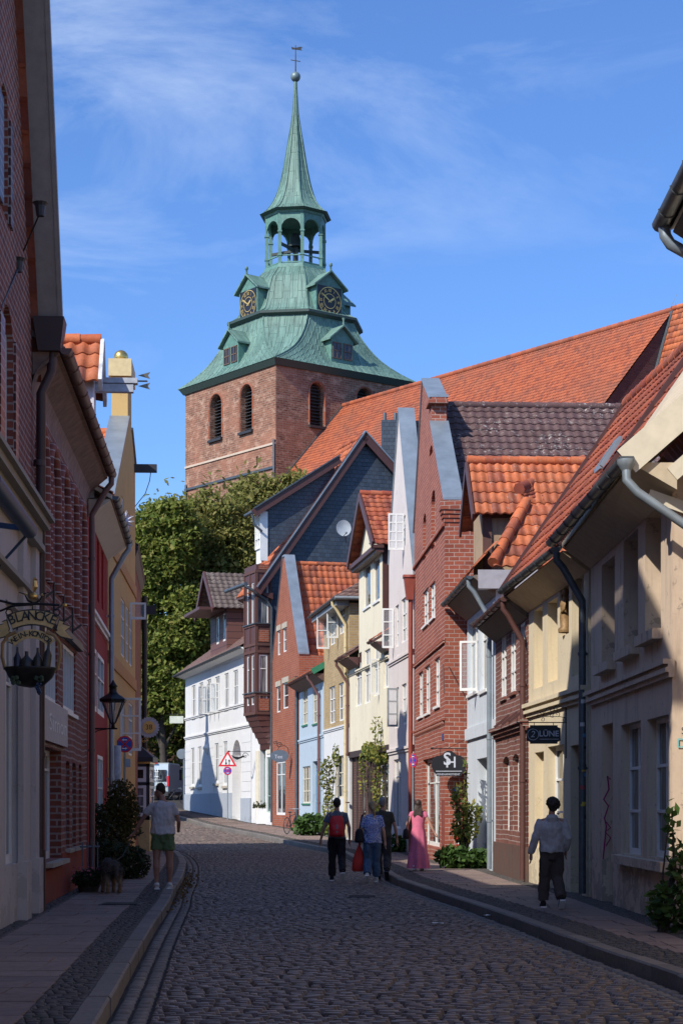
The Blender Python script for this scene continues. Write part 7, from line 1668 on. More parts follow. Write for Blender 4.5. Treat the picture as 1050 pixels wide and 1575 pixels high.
for i in range(3500):
    vi = me.vertices[R.randrange(len(me.vertices))]; d = (vi.normal + V((0, -.5, -.9)) + V((R.gauss(0, .3), R.gauss(0, .3), R.gauss(0, .3)))).normalized(); s_ = d.cross(V((R.gauss(0, 1), R.gauss(0, 1), R.gauss(0, 1)))).normalized() * .004; i0 = len(v); ln_ = R.uniform(.02, .05)
    v += [tuple(vi.co - s_), tuple(vi.co + s_), tuple(vi.co + d * ln_)]; f_.append((i0, i0 + 1, i0 + 2)); uv += [(0, 0)] * 3
leaves_obj('fur', v, f_, uv, m, dg)
# ================================================================== SIGNS, LAMPS, STREET FURNITURE
S_red, S_blue = plain('sign_red', (.6, .02, .03), .4, var=.03), plain('sign_blue', (.01, .07, .45), .4, var=.03)
def disc(mb, M, r0_, r1_, z_, m, n=28, a0=0, a1=2 * math.pi):
    for i in range(n):
        t0, t1 = a0 + (a1 - a0) * i / n, a0 + (a1 - a0) * (i + 1) / n
        mb.poly([M @ V((r * math.cos(t), r * math.sin(t), z_)) for r, t in ((r0_, t0), (r1_, t0), (r1_, t1), (r0_, t1))], m=m, uv=[(0, 0)] * 4)
def no_stopping(name, label, x, y, zg, zc, r, yaw, group='no stopping signs'):
    t = wthing(name, label, 'road sign', (x, y, zg), group); mb = MB(); mb.tube([(x, y, zg - .1), (x, y, zc + r)], .03, 8); mb.build('pole', B_zinc, t)
    M = Matrix.Translation((x, y - .04, zc)) @ Matrix.Rotation(yaw, 4, 'Z') @ Matrix.Rotation(math.pi / 2, 4, 'X'); mb = MB()
    mb.prism([(r * math.cos(2 * math.pi * i / 28), r * math.sin(2 * math.pi * i / 28)) for i in range(28)], M, .02, m=0, mside=3); disc(mb, M, 0.0005, r * .82, .002, 1)
    for a in (math.pi / 4, -math.pi / 4):
        mb.prism([(-r * .82, -r * .09), (r * .82, -r * .09), (r * .82, r * .09), (-r * .82, r * .09)], M @ Matrix.Rotation(a, 4, 'Z') @ Matrix.Translation((0, 0, .004 + abs(a) * 0)), .002, m=0)
    for sy in (-1, 1):
        q = [(-.3, -.06), (.1, -.06), (.1, -.15), (.34, 0), (.1, .15), (.1, .06), (-.3, .06)]
        mb.poly([M @ V((c[0] * r * sy * -1, (c[1] - .52 * sy * -1) * r, .009)) for c in q], m=2, uv=[(0, 0)] * 7)
    mb.build('sign_disc', [S_red, S_blue, B_white, B_zincd], t); return t
q = at(192, 64, 0); t = no_stopping('road_sign', 'round blue and red no stopping sign by the ochre house on the left', q.x, q.y, .12, zof(1145, 64), .2, 0)
mb = MB(); mb.box(q.x + .02, q.x + .14, q.y - .06, q.y - .03, zof(1174, 64) - .1, zof(1174, 64) + .1); mb.build('sticker_plate', plain('pale_blue_sticker', (.3, .4, .5)), t)
q = at(635, 56, 0); no_stopping('road_sign', 'round blue and red no stopping sign seen obliquely before the red brick gable house', q.x, q.y, .12, zof(1170, 56), .2, math.radians(-62))
q = at(350, 29.4, 0); t = no_stopping('road_sign', 'red-edged triangular two-way sign above a small no stopping disc at the white house', q.x, q.y, ground(q.y) + .12, zof(1186, 29.4), .22, 0)
M = MX(q.x, q.y - .05, zof(1171, 29.4)); mb = MB(); tri = lambda r: [(r * math.cos(math.radians(a)), r * math.sin(math.radians(a))) for a in (90, 210, 330)]
mb.prism(tri(.56), M, .02, m=0); mb.poly([M @ V((x, y, .003)) for x, y in tri(.38)], m=1, uv=[(0, 0)] * 3)
for sx2, sy in ((-.08, -1), (.09, 1)): mb.poly([M @ V((sx2 + c[0] * .09, c[1] * .16 * sy - .05, .006)) for c in ((-.25, -1), (.25, -1), (.25, .2), (.8, .2), (0, 1), (-.8, .2), (-.25, .2))], m=2, uv=[(0, 0)] * 7)
mb.build('warning_triangle', [S_red, B_white, B_dark], t)
# bollard
q = at(704, 62, 0); t = wthing('bollard', 'red and white striped post at the corner of the red brick house', 'bollard', (q.x, q.y, .12)); mb = MB()
for i in range(8): mb.tube([(q.x, q.y, .12 + i * .12), (q.x, q.y, .24 + i * .12)], .05, 12, m=i % 2 if i > 1 else 0)
mb.ball((q.x, q.y, 1.08), .05, n=10); mb.build('post', [B_white, S_red], t)
def scroll(mb, M, pts, r=.006):
    mb.tube([M @ V(p) for p in pts], r, 5)
def spiral(cx_, cy_, r, turns=1.2, a0=0, dirn=1, n=14): return [(cx_ + r * (1 - .75 * i / n) * math.cos(a0 + dirn * turns * 2 * math.pi * i / n), cy_ + r * (1 - .75 * i / n) * math.sin(a0 + dirn * turns * 2 * math.pi * i / n), 0) for i in range(n + 1)]
# LUENE sign
sl_, _ = r2.loc(871, 1110); wp = r2.p(sl_, .0, 0); rho = FL / wp.y; zc = zof(1130, rho); xl, xr_ = wp.x - .66, wp.x - .1
t = wthing('hanging_sign', 'black hanging shop sign reading LÜNE on a scrolled iron bracket', 'shop sign', (wp.x, wp.y, zc)); mb = MB(); x0_, x1_ = xl, xr_; hh = .155; c = .05
M = MX((x0_ + x1_) / 2, wp.y, zc); W_ = (x1_ - x0_) / 2
mb.prism([(-W_ + c, -hh), (W_ - c, -hh), (W_ - c, -hh + c * .6), (W_, -hh + c), (W_, hh - c), (W_ - c, hh - c * .6), (W_ - c, hh), (-W_ + c, hh), (-W_ + c, hh - c * .6), (-W_, hh - c), (-W_, -hh + c), (-W_ + c, -hh + c * .6)], M, .03, m=0, mside=2)
disc(mb, M, .083, .09, .003, 1, a0=0); mb.glyphs('2', .15, M @ Matrix.Translation((-.18, 0, .003)) @ Matrix(((1, .25, 0, 0), (0, 1, 0, 0), (0, 0, 1, 0), (0, 0, 0, 1))), m=1, depth=.002)
mb2 = MB(); mb2.glyphs('LÜNE', .135, M @ Matrix.Translation((.085, 0.01, .003)), m=1, depth=.002, bold=.002); mb2.poly([M @ V(p) for p in ((-.07, -.082, .003), (.25, -.082, .003), (.25, -.074, .003), (-.07, -.074, .003))], m=1)
disc(mb2, M @ Matrix.Translation((-.18, 0, 0)), .088, .096, .004, 1)
mb.v = mb.v; n0 = 28
brd = [plain('sign_black', (.012, .012, .015), .45), plain('sign_silver', (.5, .52, .58), .4), plain('dark_red_edge', (.1, .015, .02), .5)]
# drop the stray centred ring, keep the board and the numeral
fk = [(f, m_, s_) for f, m_, s_ in zip(mb.f, mb.mi, mb.sm)]
b1 = MB(); b1.prism([(-W_ + c, -hh), (W_ - c, -hh), (W_ - c, -hh + c * .6), (W_, -hh + c), (W_, hh - c), (W_ - c, hh - c * .6), (W_ - c, hh), (-W_ + c, hh), (-W_ + c, hh - c * .6), (-W_, hh - c), (-W_, -hh + c), (-W_ + c, -hh + c * .6)], M, .03, m=0, mside=2); bo = b1.build('board', brd, t)
mb2.glyphs('2', .15, M @ Matrix.Translation((-.18, 0, .003)) @ Matrix(((1, .25, 0, 0), (0, 1, 0, 0), (0, 0, 1, 0), (0, 0, 0, 1))), m=1, depth=.002); mb2.build('lettering', brd, bo)
mb = MB(); zb = zc + hh + .045; mb.beam((wp.x - .84, wp.y, zb), (wp.x, wp.y, zb), .014, .016); mb.beam((wp.x - .012, wp.y, zb - .6), (wp.x - .012, wp.y, zb + .5), .012, .018)
for x in (xl + .12, xr_ - .12): mb.beam((x, wp.y, zc + hh - .01), (x, wp.y, zb), .01, .01)
Ms = MX(wp.x, wp.y, zb)
for s_ in ([(-.66, .01, 0), (-.58, .09, 0), (-.5, .11, 0)] + spiral(-.47, .1, .035, 1, 2.2, -1), spiral(-.42, .16, .04, 1.2, -2, 1), spiral(-.4, .05, .04, 1.2, 2, -1), [(-.4, .1, 0), (-.33, .24, 0), (-.28, .27, 0)] + spiral(-.25, .22, .05, 1.1, 1.6, -1), spiral(-.17, .22, .05, 1.1, 1.6, 1), spiral(-.24, .13, .045, 1.1, -1, -1), spiral(-.15, .14, .045, 1.1, 4, 1), [(-.2, .28, 0), (-.12, .27, 0), (-.05, .25, 0), (-.02, .28, 0)] + spiral(-.03, .31, .035, 1.1, -1, 1), [(-.38, .1, 0), (-.25, .1, 0), (-.12, .1, 0), (-.02, .08, 0)] + spiral(-.03, .045, .035, 1.1, 1, 1), spiral(-.6, .04, .03, 1, 0, 1)): scroll(mb, Ms, s_, .005)
mb.build('bracket', B_iron, t)
# SH sign
yS = ys - .45; rho = FL / yS; t = wthing('hanging_sign', 'black lobed hanging sign with large silver SH monogram and FERIENAPARTMENT line', 'shop sign', at(690, rho, zof(1172, rho))[:]); M = MX(at(690, rho, 0).x, yS, zof(1174, rho)); k_ = 1 / rho
ol = []
for a in range(-20, 201, 20): pass
ol = [(-19, -20), (19, -20), (20, -17), (23, -15), (26.5, -6), (26.5, 0), (24, 7), (18, 11.5), (12, 12), (9, 15), (4, 18.5), (-1, 19), (-6, 17.5), (-10, 13), (-13, 11.5), (-19, 11), (-24, 7), (-26.5, 0), (-26.5, -6), (-23, -14), (-19.5, -17)]
mb = MB(); mb.prism([(x * k_, y * k_) for x, y in ol], M, .03); bo = mb.build('board', brd, t)
mb = MB(); mb.glyphs('S', 27 * k_, M @ Matrix.Translation((-2.5 * k_, 5.5 * k_, .004)), m=1, depth=.003, bold=.006); mb.glyphs('H', 24 * k_, M @ Matrix.Translation((3.2 * k_, .5 * k_, .003)), m=1, depth=.002, bold=.002)
mb.glyphs('FERIENAPARTMENT', 4.0 * k_, M @ Matrix.Translation((-.5 * k_, -17.5 * k_, .003)), m=1, depth=.001, bold=.0005); mb.poly([M @ V((x * k_, y * k_, .003)) for x, y in ((-20, -13), (20, -13), (20, -12), (-20, -12))], m=1); mb.build('lettering', brd, bo)
mb = MB(); zb = 22.5 * k_; mb.beam(M @ V((-27 * k_, zb, 0)), M @ V((27 * k_, zb, 0)), .02, .02); 
for x in (-13, 13): mb.beam(M @ V((x * k_, 11 * k_, 0)), M @ V((x * k_, zb, 0)), .012, .012)
mb.beam(M @ V((-24 * k_, zb, 0)), M @ V((-28 * k_, zb, 0)), .05, .05); xw = M @ V((25 * k_, zb, 0)); mb.beam(xw, V((xw.x, r4.p(r4.L * .97, 0, 0).y, xw.z)), .02, .02); mb.beam(M @ V((-2 * k_, zb, 0)), M @ V((25 * k_, 36 * k_, 0)), .012, .012); mb.build('bracket', B_iron, t)
# oval sign
q = at(430, 33.6, zof(1163, 33.6)); t = wthing('hanging_sign', 'small grey-blue oval sign with faded lettering on the orange-roofed brick house', 'shop sign', q[:]); M = MX(q.x, q.y, q.z); mb = MB()
mb.prism([(.41 * math.cos(2 * math.pi * i / 28), .28 * math.sin(2 * math.pi * i / 28)) for i in range(28)], M, .04); bo = mb.build('board', plain('slate_blue_board', (.1, .13, .17), .4), t); mb = MB(); mb.glyphs('Tee', .24, M @ Matrix.Translation((-.05, -.04, .004)), depth=.003); mb.build('lettering', brd[1], bo)
mb = MB(); mb.tube([M @ V(p) for p in ((-.1, .28, 0), (0, .42, 0), (.2, .5, 0), (.38, .35, 0), (.42, .1, 0))], .015, 5); scroll(mb, M, spiral(-.02, .5, .13, 1.4), .018); scroll(mb, M, spiral(-.2, .62, .1, 1.3, 1, -1), .015); mb.build('bracket', B_iron, t)
# spectacle-like iron sign on the white house
q = at(368, 30.8, zof(1160, 30.8)); M = MX(q.x, q.y - .2, q.z); t = wthing('hanging_sign', 'curved leaf-shaped iron sign on a rod beside the arched doorway', 'shop sign', q[:]); mb = MB()
mb.beam(M @ V((-.45, .12, 0)), M @ V((.55, .12, 0)), .025, .025); mb.ball(M @ V((-.5, .12, 0)), .05, n=8); mb.prism([(-.4, -.05), (-.3, -.2), (-.1, -.3), (.1, -.22), (.35, -.1), (.2, -.08), (.0, -.16), (-.2, -.14)], M, .03); scroll(mb, M, spiral(.3, -.1, .17, 1.2), .015); mb.build('iron_work', B_iron, t)
# daisy sign 38
q = at(229, 48.5, zof(1119, 48.5)); M = MX(q.x, q.y, q.z); t = wthing('flower_sign', 'daisy-shaped sign with golden centre and the number 38', 'house number sign', q[:]); mb = MB()
for i in range(22):
    Mi = M @ Matrix.Rotation(2 * math.pi * i / 22, 4, 'Z'); mb.prism([(.18, -.02), (.27, -.045), (.325, -.03), (.34, 0), (.325, .03), (.27, .045), (.18, .02)], Mi @ Matrix.Translation((0, 0, -.004 * (i % 2))), .012)
mb.build('petals', plain('grey_white_petals', (.5, .52, .55), .6), t); mb = MB(); mb.prism([(.2 * math.cos(2 * math.pi * i / 28), .2 * math.sin(2 * math.pi * i / 28)) for i in range(28)], M @ Matrix.Translation((0, 0, .02)), .03); bo = mb.build('centre_disc', plain('gold_disc', (.85, .55, .16), .45, .15), t)
mb = MB(); mb.glyphs('38', .23, M @ Matrix.Translation((0, 0, .024)), depth=.002); mb.build('lettering', B_dark, bo)
mb = MB(); mb.tube([M @ V(p) for p in ((.0, -.33, 0), (-.1, -.42, 0), (-.3, -.45, 0), (-.6, -.35, 0))], .012, 5); scroll(mb, M, spiral(-.15, -.42, .1, 1.2), .01); mb.tube([M @ V((-.08, .33, 0)), M @ V((-.02, .42, 0)), M @ V((.0, .52, 0))], .01, 5); mb.build('bracket', B_gold, t)
# BLANCKE sign
rho = 140; q = at(50, rho, zof(962, rho)); t = wthing('wine_sign', 'gilded ribbon sign reading BLANCKE WEIN-KONTOR over an iron basket of wine bottles', 'shop sign', q[:])
Mb = lambda u, v, dy=0: V(((u - CX) / rho, q.y + dy, zof(v, rho)))
def arc_board(mb, uc, vtop, vbot, Rr_, half_ang, m, dy, dd=.02):
    """arched band; radii in px around a centre below"""
    pts_o, pts_i = [], []; n = 16; vc = vtop + Rr_
    for i in range(n + 1):
        a = -half_ang + 2 * half_ang * i / n
        pts_o.append((uc + Rr_ * math.sin(a), vc - Rr_ * math.cos(a))); r = Rr_ - (vbot - vtop); pts_i.append((uc + r * math.sin(a), vc - r * math.cos(a)))
    for i in range(n):
        c = [pts_i[i], pts_i[i + 1], pts_o[i + 1], pts_o[i]]; f_ = [Mb(u, v, dy) for u, v in c]; k2 = [Mb(u, v, dy + dd) for u, v in c]; mb.hexa(k2 + f_, m)
mb = MB(); A1 = .46
arc_board(mb, 50, 937, 962, 92, A1, 1, .0, .014); arc_board(mb, 50, 939.2, 960, 90, A1 - .01, 0, -.006, .006)
for sg in (-1, 1):
    tail = [(40, 952), (48, 955), (45, 958.5), (60, 963), (50, 970), (63, 985), (42, 980), (33, 972), (37, 971), (35.5, 967)]
    pts = [(50 + sg * (a - 0), b) for a, b in tail]
    mm_ = Matrix(((1 / rho, 0, 0, -CX / rho), (0, 0, -1, q.y + .03), (0, -1 / rho, 0, EYE + HZ / rho), (0, 0, 0, 1)))
    mb.prism(pts, mm_, .012, m=1); c_ = (sum(a for a, b in pts) / len(pts), sum(b for a, b in pts) / len(pts)); mb.poly([mm_ @ V((c_[0] + (a - c_[0]) * .86, c_[1] + (b - c_[1]) * .86, .004)) for a, b in pts], m=0, uv=[(0, 0)] * len(pts))
gmat = [plain('aged_gold_sheet', (.62, .44, .2), .5, .15, var=.2, sc=15), B_dark]
bo = mb.build('ribbon_board', gmat, t)
def arc_text(text, uc, vc, Rr_, size, span, dy):
    tm = MB(); n = len(text)
    for i, c in enumerate(text):
        a = -span + 2 * span * i / (n - 1); P_ = Mb(uc + Rr_ * math.sin(a), vc - Rr_ * math.cos(a), dy); tm.glyphs(c, size, Matrix.Translation(P_) @ Matrix.Rotation(math.pi / 2, 4, 'X') @ Matrix.Rotation(-a, 4, 'Z'), depth=.002, bold=.0015)
    return tm
arc_text('BLANCKE', 50, 937 + 92, 81.3, .145, .4, -.016).build('lettering', B_dark, bo)
mb = MB(); arc_board(mb, 48, 968, 982, 46, .9, 0, .0, .014); bo = mb.build('lower_ribbon', gmat, t); arc_text('WEIN-KONTOR', 48, 968 + 46, 39, .085, .8, -.006).build('lettering', B_dark, bo)
mb = MB(); pts = [(8, 1030), (3, 1010), (4, 990), (12, 978), (25, 972)]; mb.tube([Mb(*p) for p in pts], .02, 6); mb.tube([Mb(96 - a, b) for a, b in pts], .02, 6); mb.build('basket_handle', plain('gilt_rope', (.3, .19, .08), .5), t)
mb = MB(); cx_ = Mb(47, 1030); mb.lathe([(.02, -.2), (.14, -.18), (.24, -.09), (.285, 0.0), (.29, .02), (.27, .02), (.26, .0), (.1, -.02), (.001, -.02)], cx_, 20); mb.build('iron_basket', B_iron, t)
for u, w_, hh_, tl in ((27, .045, .27, 0), (41, .075, .22, 0), (58, .05, .26, 0), (70, .05, .33, .12)):
    mb = MB(); b0 = Mb(u, 1033); ax_ = V((tl, 0, 1)).normalized(); mb.tube([b0, b0 + ax_ * hh_ * .55, b0 + ax_ * hh_ * .72, b0 + ax_ * hh_ * .8, b0 + ax_ * hh_], [w_, w_, w_ * .45, w_ * .3, w_ * .28], 12); mb.build('wine_bottle', plain('dark_bottle_%d' % u, (.03, .03, .028) if u != 27 else (.02, .025, .05), .35), t)
mb = MB(); 
for i in range(22): mb.ball(Mb(65 + R.uniform(-4, 4), 1060 + R.uniform(-6, 10), -.26 + .0), .016, n=6)
mb.build('grape_cluster', plain('blue_grape', (.02, .04, .1), .4), t)
mb = MB()
for u in (30, 66): 
    for _ in range(5): mb.ball(Mb(u + R.uniform(-5, 5), 1048 + R.uniform(-5, 5), -.24), .03, .01, .03, n=6)
mb.build('vine_leaf', plain('dark_green_leaf', (.02, .045, .02)), t)
mb = MB(); xw = l1.loc(0, 0); wall_pt = l1.p(l1.L - (24.8 - q.y), .0, 0)
mb.tube([Mb(92, 931), Mb(60, 929), Mb(20, 929), Mb(-8, 922), V((wall_pt.x, q.y, zof(905, rho)))], .014, 6); mb.tube([Mb(50, 930), Mb(20, 932), Mb(0, 940), V((wall_pt.x, q.y, zof(950, rho)))], .012, 6)
for u, v in ((14, 938), (87, 938)): mb.tube([Mb(u, v)] + [Mb(u + 5 * math.sin(a / 8 * 6.28), v + 4 - 5 * math.cos(a / 8 * 6.28)) for a in range(9)], .008, 5)
for u0_, v0_, u1_, v1_ in ((50, 930, 50, 940), (28, 960, 26, 969), (49, 960, 49, 968), (74, 962, 72, 972)): mb.tube([Mb(u0_, v0_), Mb(u1_, v1_)], .007, 5)
for sg in (-1, 1): mb.tube([Mb(52, 928), Mb(52 + sg * 9, 924), Mb(52 + sg * 14, 914), Mb(52 + sg * 23, 911)], [.012, .012, .008, .005], 6)
mb.build('bracket', B_iron, t)
mb = MB(); mb.ball(Mb(52, 917), .04, n=14); mb.ball(Mb(40, 914), .018, n=8); mb.ball(Mb(65, 915), .016, n=8); mb.ball(Mb(100, 931), .025, n=10); mb.tube([Mb(52, 910), Mb(54, 903), Mb(53, 893), Mb(55, 890)], [.015, .03, .02, .028], 8); mb.build('gilt_finial', B_gold, t)
# wall lantern
q = at(174, 80, zof(1121, 80)); t = wthing('wall_lantern', 'black wall lantern with tapered glass on an iron arm at the red house', 'lantern', q[:]); k_ = 1 / 80
mb = MB(); c = V((q.x, q.y, 0)); zz = lambda v: zof(v, 80)
def ringq(r, z_): return [V((q.x + r * math.cos(math.pi / 3 * i + .5), q.y + r * math.sin(math.pi / 3 * i + .5), z_)) for i in range(6)]
for r0_, z0_, r1_, z1_ in ((.285, zz(1076), .27, zz(1080)), (.27, zz(1080), .235, zz(1078))):
    a, b = ringq(r0_, z0_), ringq(r1_, z1_); [mb.poly([a[i], a[(i + 1) % 6], b[(i + 1) % 6], b[i]]) for i in range(6)]
a, b = ringq(.285, zz(1076)), ringq(.1, zz(1067)); [mb.poly([a[i], a[(i + 1) % 6], b[(i + 1) % 6], b[i]]) for i in range(6)]
mb.poly(ringq(.28, zz(1077.5)))
mb.lathe([(.1, zz(1067)), (.07, zz(1064)), (.07, zz(1057)), (.09, zz(1056)), (.04, zz(1051)), (.01, zz(1046))], (q.x, q.y, 0), 12)
lo, hi = ringq(.05, zz(1112)), ringq(.23, zz(1080))
for i in range(6): mb.beam(lo[i], hi[i], .018, .018)
mb.lathe([(.01, zz(1122)), (.04, zz(1120)), (.03, zz(1115)), (.06, zz(1112)), (.001, zz(1112))], (q.x, q.y, 0), 10)
wx = l3.p(.0, 0, 0); mb.beam(V((q.x + .08, q.y, zz(1121))), V((-4.92, q.y + .1, zz(1121))), .03, .03); mb.tube([V((q.x - .1, q.y, zz(1121.5))), V((q.x - .3, q.y, zz(1124))), V((-4.9, q.y, zz(1135)))], .01, 5); mb.build('lantern_frame', B_iron, t)
mb = MB(); [mb.poly([lo[i], lo[(i + 1) % 6], hi[(i + 1) % 6], hi[i]]) for i in range(6)]; mb.build('glass', M_clear, t); mb = MB(); mb.tube([(q.x, q.y, zz(1110)), (q.x, q.y, zz(1093))], .03, 8); mb.build('burner', plain('burner_glass', (.3, .3, .3)), t)
# lantern on white house
q = at(320, 27.2, zof(1153, 27.2)); t = wthing('wall_lantern', 'small white globe-like lantern on the facade of the white corner house', 'lantern', q[:]); mb = MB(); mb.lathe([(.08, -.28), (.3, .05), (.3, .12), (.12, .3), (.02, .36)], q, 10); mb.build('lamp_shade', plain('lamp_white', (.6, .62, .6)), t); mb = MB(); mb.tube([q + V((0, 0, -.28)), q + V((0, 0, -.36)), q + V((.5, .4, -.3))], .03, 6); mb.build('arm', B_iron, t)
# Herrnhut star
q = at(190, 66.5, zof(803, 66.5)); t = wthing('paper_star', 'white many-pointed star hanging under the eave of the red house', 'star', q[:]); mb = MB()
for i in range(30):
    ph = math.acos(1 - 2 * (i + .5) / 30); th = math.pi * (1 + 5 ** .5) * i; d = V((math.cos(th) * math.sin(ph), math.sin(th) * math.sin(ph), math.cos(ph))); mb.tube([q + d * .06, q + d * R.uniform(.24, .3)], [.045, .002], 5, cap=False)
mb.ball(q, .09); mb.build('star_points', plain('star_white', (.6, .58, .66), .6), t); mb = MB(); mb.tube([q, q + V((-.1, 0, .55))], .005, 4); mb.build('cord', B_dark, t)
# satellite dish
q = at(528, 32.3, zof(815, 32.3)); t = wthing('satellite_dish', 'round grey satellite dish on the dark slate gable', 'satellite dish', q[:]); mb = MB(); Md = MX(q.x, q.y - .5, q.z) @ Matrix.Rotation(.3, 4, 'Y'); n = 24
rows = [[Md @ V((r * math.cos(2 * math.pi * i / n), r * 1.05 * math.sin(2 * math.pi * i / n), r * r * .45)) for i in range(n)] for r in (.001, .12, .22, .32, .36, .365)]; rows.append([Md @ V((.36 * math.cos(2 * math.pi * i / n), .378 * math.sin(2 * math.pi * i / n), .03)) for i in range(n)]); mb.grid(rows, cyc=True); mb.build('reflector', plain('dish_grey', (.42, .46, .48), .5), t)
mb = MB(); mb.tube([Md @ V((0, -.36, .05)), Md @ V((0, -.3, .45))], .018, 6); mb.tube([Md @ V((0, -.1, -.02)), V((q.x + .1, q.y - .15, q.z - .4)), V((q.x + .12, q.y + .02, q.z - .62))], .03, 6); mb.ball(Md @ V((0, -.28, .45)), .05); mb.build('arm', B_zincd, t)
# railing on the left pavement
xa = at(128, 88, 0).x; t = wthing('iron_railing', 'short grey iron railing by the brick wall on the left pavement', 'railing', (xa, 32, .12)); mb = MB()
for i in range(4): mb.tube([(xa + .02 + i * .08, 31.6 + i * .05, .12), (xa + .02 + i * .08, 31.6 + i * .05, .92)], .014, 6)
mb.tube([(xa - .02, 31.6, .84), (xa + .29, 31.77, .84)], .018, 6); mb.tube([(xa - .02, 31.6, .3), (xa + .29, 31.77, .3)], .014, 6); mb.build('rails', plain('grey_blue_iron', (.1, .12, .15), .5), t)
# blue rolled awning at the left edge
mb = MB(); A = Mb(-30, 790, 0); p0 = l1.p(4.6, .55, zof(818, 128)); p1 = l1.p(6.0, .55, zof(824, 128)); mb.tube([l1.p(3, .42, 4.7), l1.p(6.3, .42, 4.7)], .09, 12); mb.beam(l1.p(6.2, .05, 4.75), l1.p(6.2, .45, 4.7), .05, .06); mb.beam(l1.p(6.25, .0, 4.2), l1.p(6.25, .4, 4.65), .03, .03); o = mb.build('rolled_awning', plain('dark_blue_awning', (.02, .05, .12), .5), None); tag(o, 'dark blue rolled awning above the wine shop front', 'awning')
# ================================================================== BICYCLES, VAN, BACKDROP
def bicycle(label, X, D, rz, group='parked bicycles'):
    z = ground(D) + .12; t = thing('bicycle', label, 'bicycle', (X, D, z), group, rz=rz); r = .34
    for x in (-.53, .53):
        mb = MB(); mb.tube([(x + r * math.cos(a / 24 * 2 * math.pi), 0, r + r * math.sin(a / 24 * 2 * math.pi)) for a in range(25)], .018, 6); mb.tube([(x - .03, 0, r), (x + .03, 0, r)], .03, 6)
        for a in range(12): mb.beam((x, 0, r), (x + r * math.cos(a * math.pi / 6), 0, r + r * math.sin(a * math.pi / 6)), .005, .005)
        mb.build('wheel', B_dark, t)
    mb = MB()
    for a, b in (((-.53, 0, r), (-.12, 0, .3)), ((-.53, 0, r), (-.2, 0, .78)), ((-.12, 0, .3), (-.2, 0, .85)), ((-.12, 0, .3), (.36, 0, .72)), ((-.2, 0, .74), (.34, 0, .82)), ((.53, 0, r), (.33, 0, .9))): mb.tube([a, b], .017, 6)
    mb.build('frame', plain('dark_bike_paint', (.03, .035, .05), .35, .3), t)
    mb = MB(); mb.ball((-.22, 0, .9), .14, .075, .035, n=10); mb.build('saddle', B_dark, t)
    mb = MB(); mb.tube([(.32, 0, .9), (.3, 0, 1.02)], .015, 6); mb.tube([(.2, -.28, 1.03), (.3, -.1, 1.04), (.3, .1, 1.04), (.2, .28, 1.03)], .014, 6); mb.build('handlebar', B_zinc, t)
    return t
q = at(449, 36.6, 0); bicycle('dark bicycle leaning by the downpipe of the brick house with the orange roof', q.x, q.y, math.radians(68))
q = at(272, 23.2, 0); bicycle('dark bicycle parked at the far corner of the white house by the van', q.x, q.y, math.radians(25))
# van
vz = 2.0; vx0, vy0 = -12.55, 132.5; t = thing('parked_van', 'silver-white camper van with a bike rack on its rear, parked across the far end', 'van', (vx0, vy0, ground(132.5)), rz=math.radians(-6))
mb = MB(); prof = [(0, .45), (0, 1.1), (.06, 2.0), (.16, 2.62), (.4, 2.72), (4.2, 2.72), (4.7, 2.5), (5.3, 1.6), (6.0, 1.35), (6.2, .9), (6.2, .45)]
secs = [(0, .0), (-.08, 1), (-1.97, 1), (-2.05, 0)]; rows = []
for x, f in secs: rows.append([V((x, y + (.12 if not f else 0) * (1 if y < 3 else -1), z_ - (.1 if not f and z_ > 2 else 0))) for y, z_ in prof])
mb.grid(rows, smooth=False); mb.poly(rows[0]); mb.poly(rows[-1]); mb.poly([rows[0][0], rows[0][-1], rows[-1][-1], rows[-1][0]]); mb.build('body', plain('silver_white_paint', (.5, .56, .56), .3, .3, var=.04), t)
mb = MB(); mb.box(-1.95, -1.1, -.01, .1, 1.35, 2.2, M=Matrix.Translation((0, -.02, 0))); mb.box(-.95, -.2, -.01, .1, 1.35, 2.2, M=Matrix.Translation((0, -.02, 0))); mb.box(-.005, .012, 3.9, 4.9, 1.5, 2.3); mb.build('rear_window', M_glass, t)
mb = MB(); mb.box(-2.03, -.03, -.12, .3, .3, .62); mb.box(-.02, .03, .3, 6.1, .35, .6); mb.build('bumper', B_dark, t)
mb = MB(); mb.box(-.14, -.0, -.05, .2, 1.0, 1.75); mb.box(-1.2, -.85, .0, .2, 2.66, 2.72); mb.build('tail_light', plain('tail_red', (.6, .02, .03), .25), t)
mb = MB(); mb.box(-2.06, -1.92, -.05, .2, 1.0, 1.75); mb.build('tail_light', plain('tail_red', (.6, .02, .03), .25), t)
mb = MB()
for x in (-1.35, -.8): mb.tube([(x, -.05, 2.3), (x, -.3, 2.0), (x, -.35, 1.2), (x, -.08, .8)], .03, 6)
for z_ in (2.05, 1.7, 1.35, 1.0): mb.tube([(-1.45, -.32, z_), (-.7, -.32, z_)], .025, 6)
for z_ in (1.0, 1.45): mb.tube([(-1.7, -.45, z_), (-.5, -.45, z_), (-.5, -.2, z_)], .03, 6)
mb.build('bike_rack', B_white, t)
for y in (1.1, 4.9):
    for x in (-.13, -1.92): mb = MB(); mb.tube([(x - .12, y, .36), (x + .12, y, .36)], .36, 18); mb.build('wheel', B_dark, t)
mb = MB(); mb.box(-1.35, -.75, -.13, -.125, .66, .8); mb.build('number_plate', B_white, t)
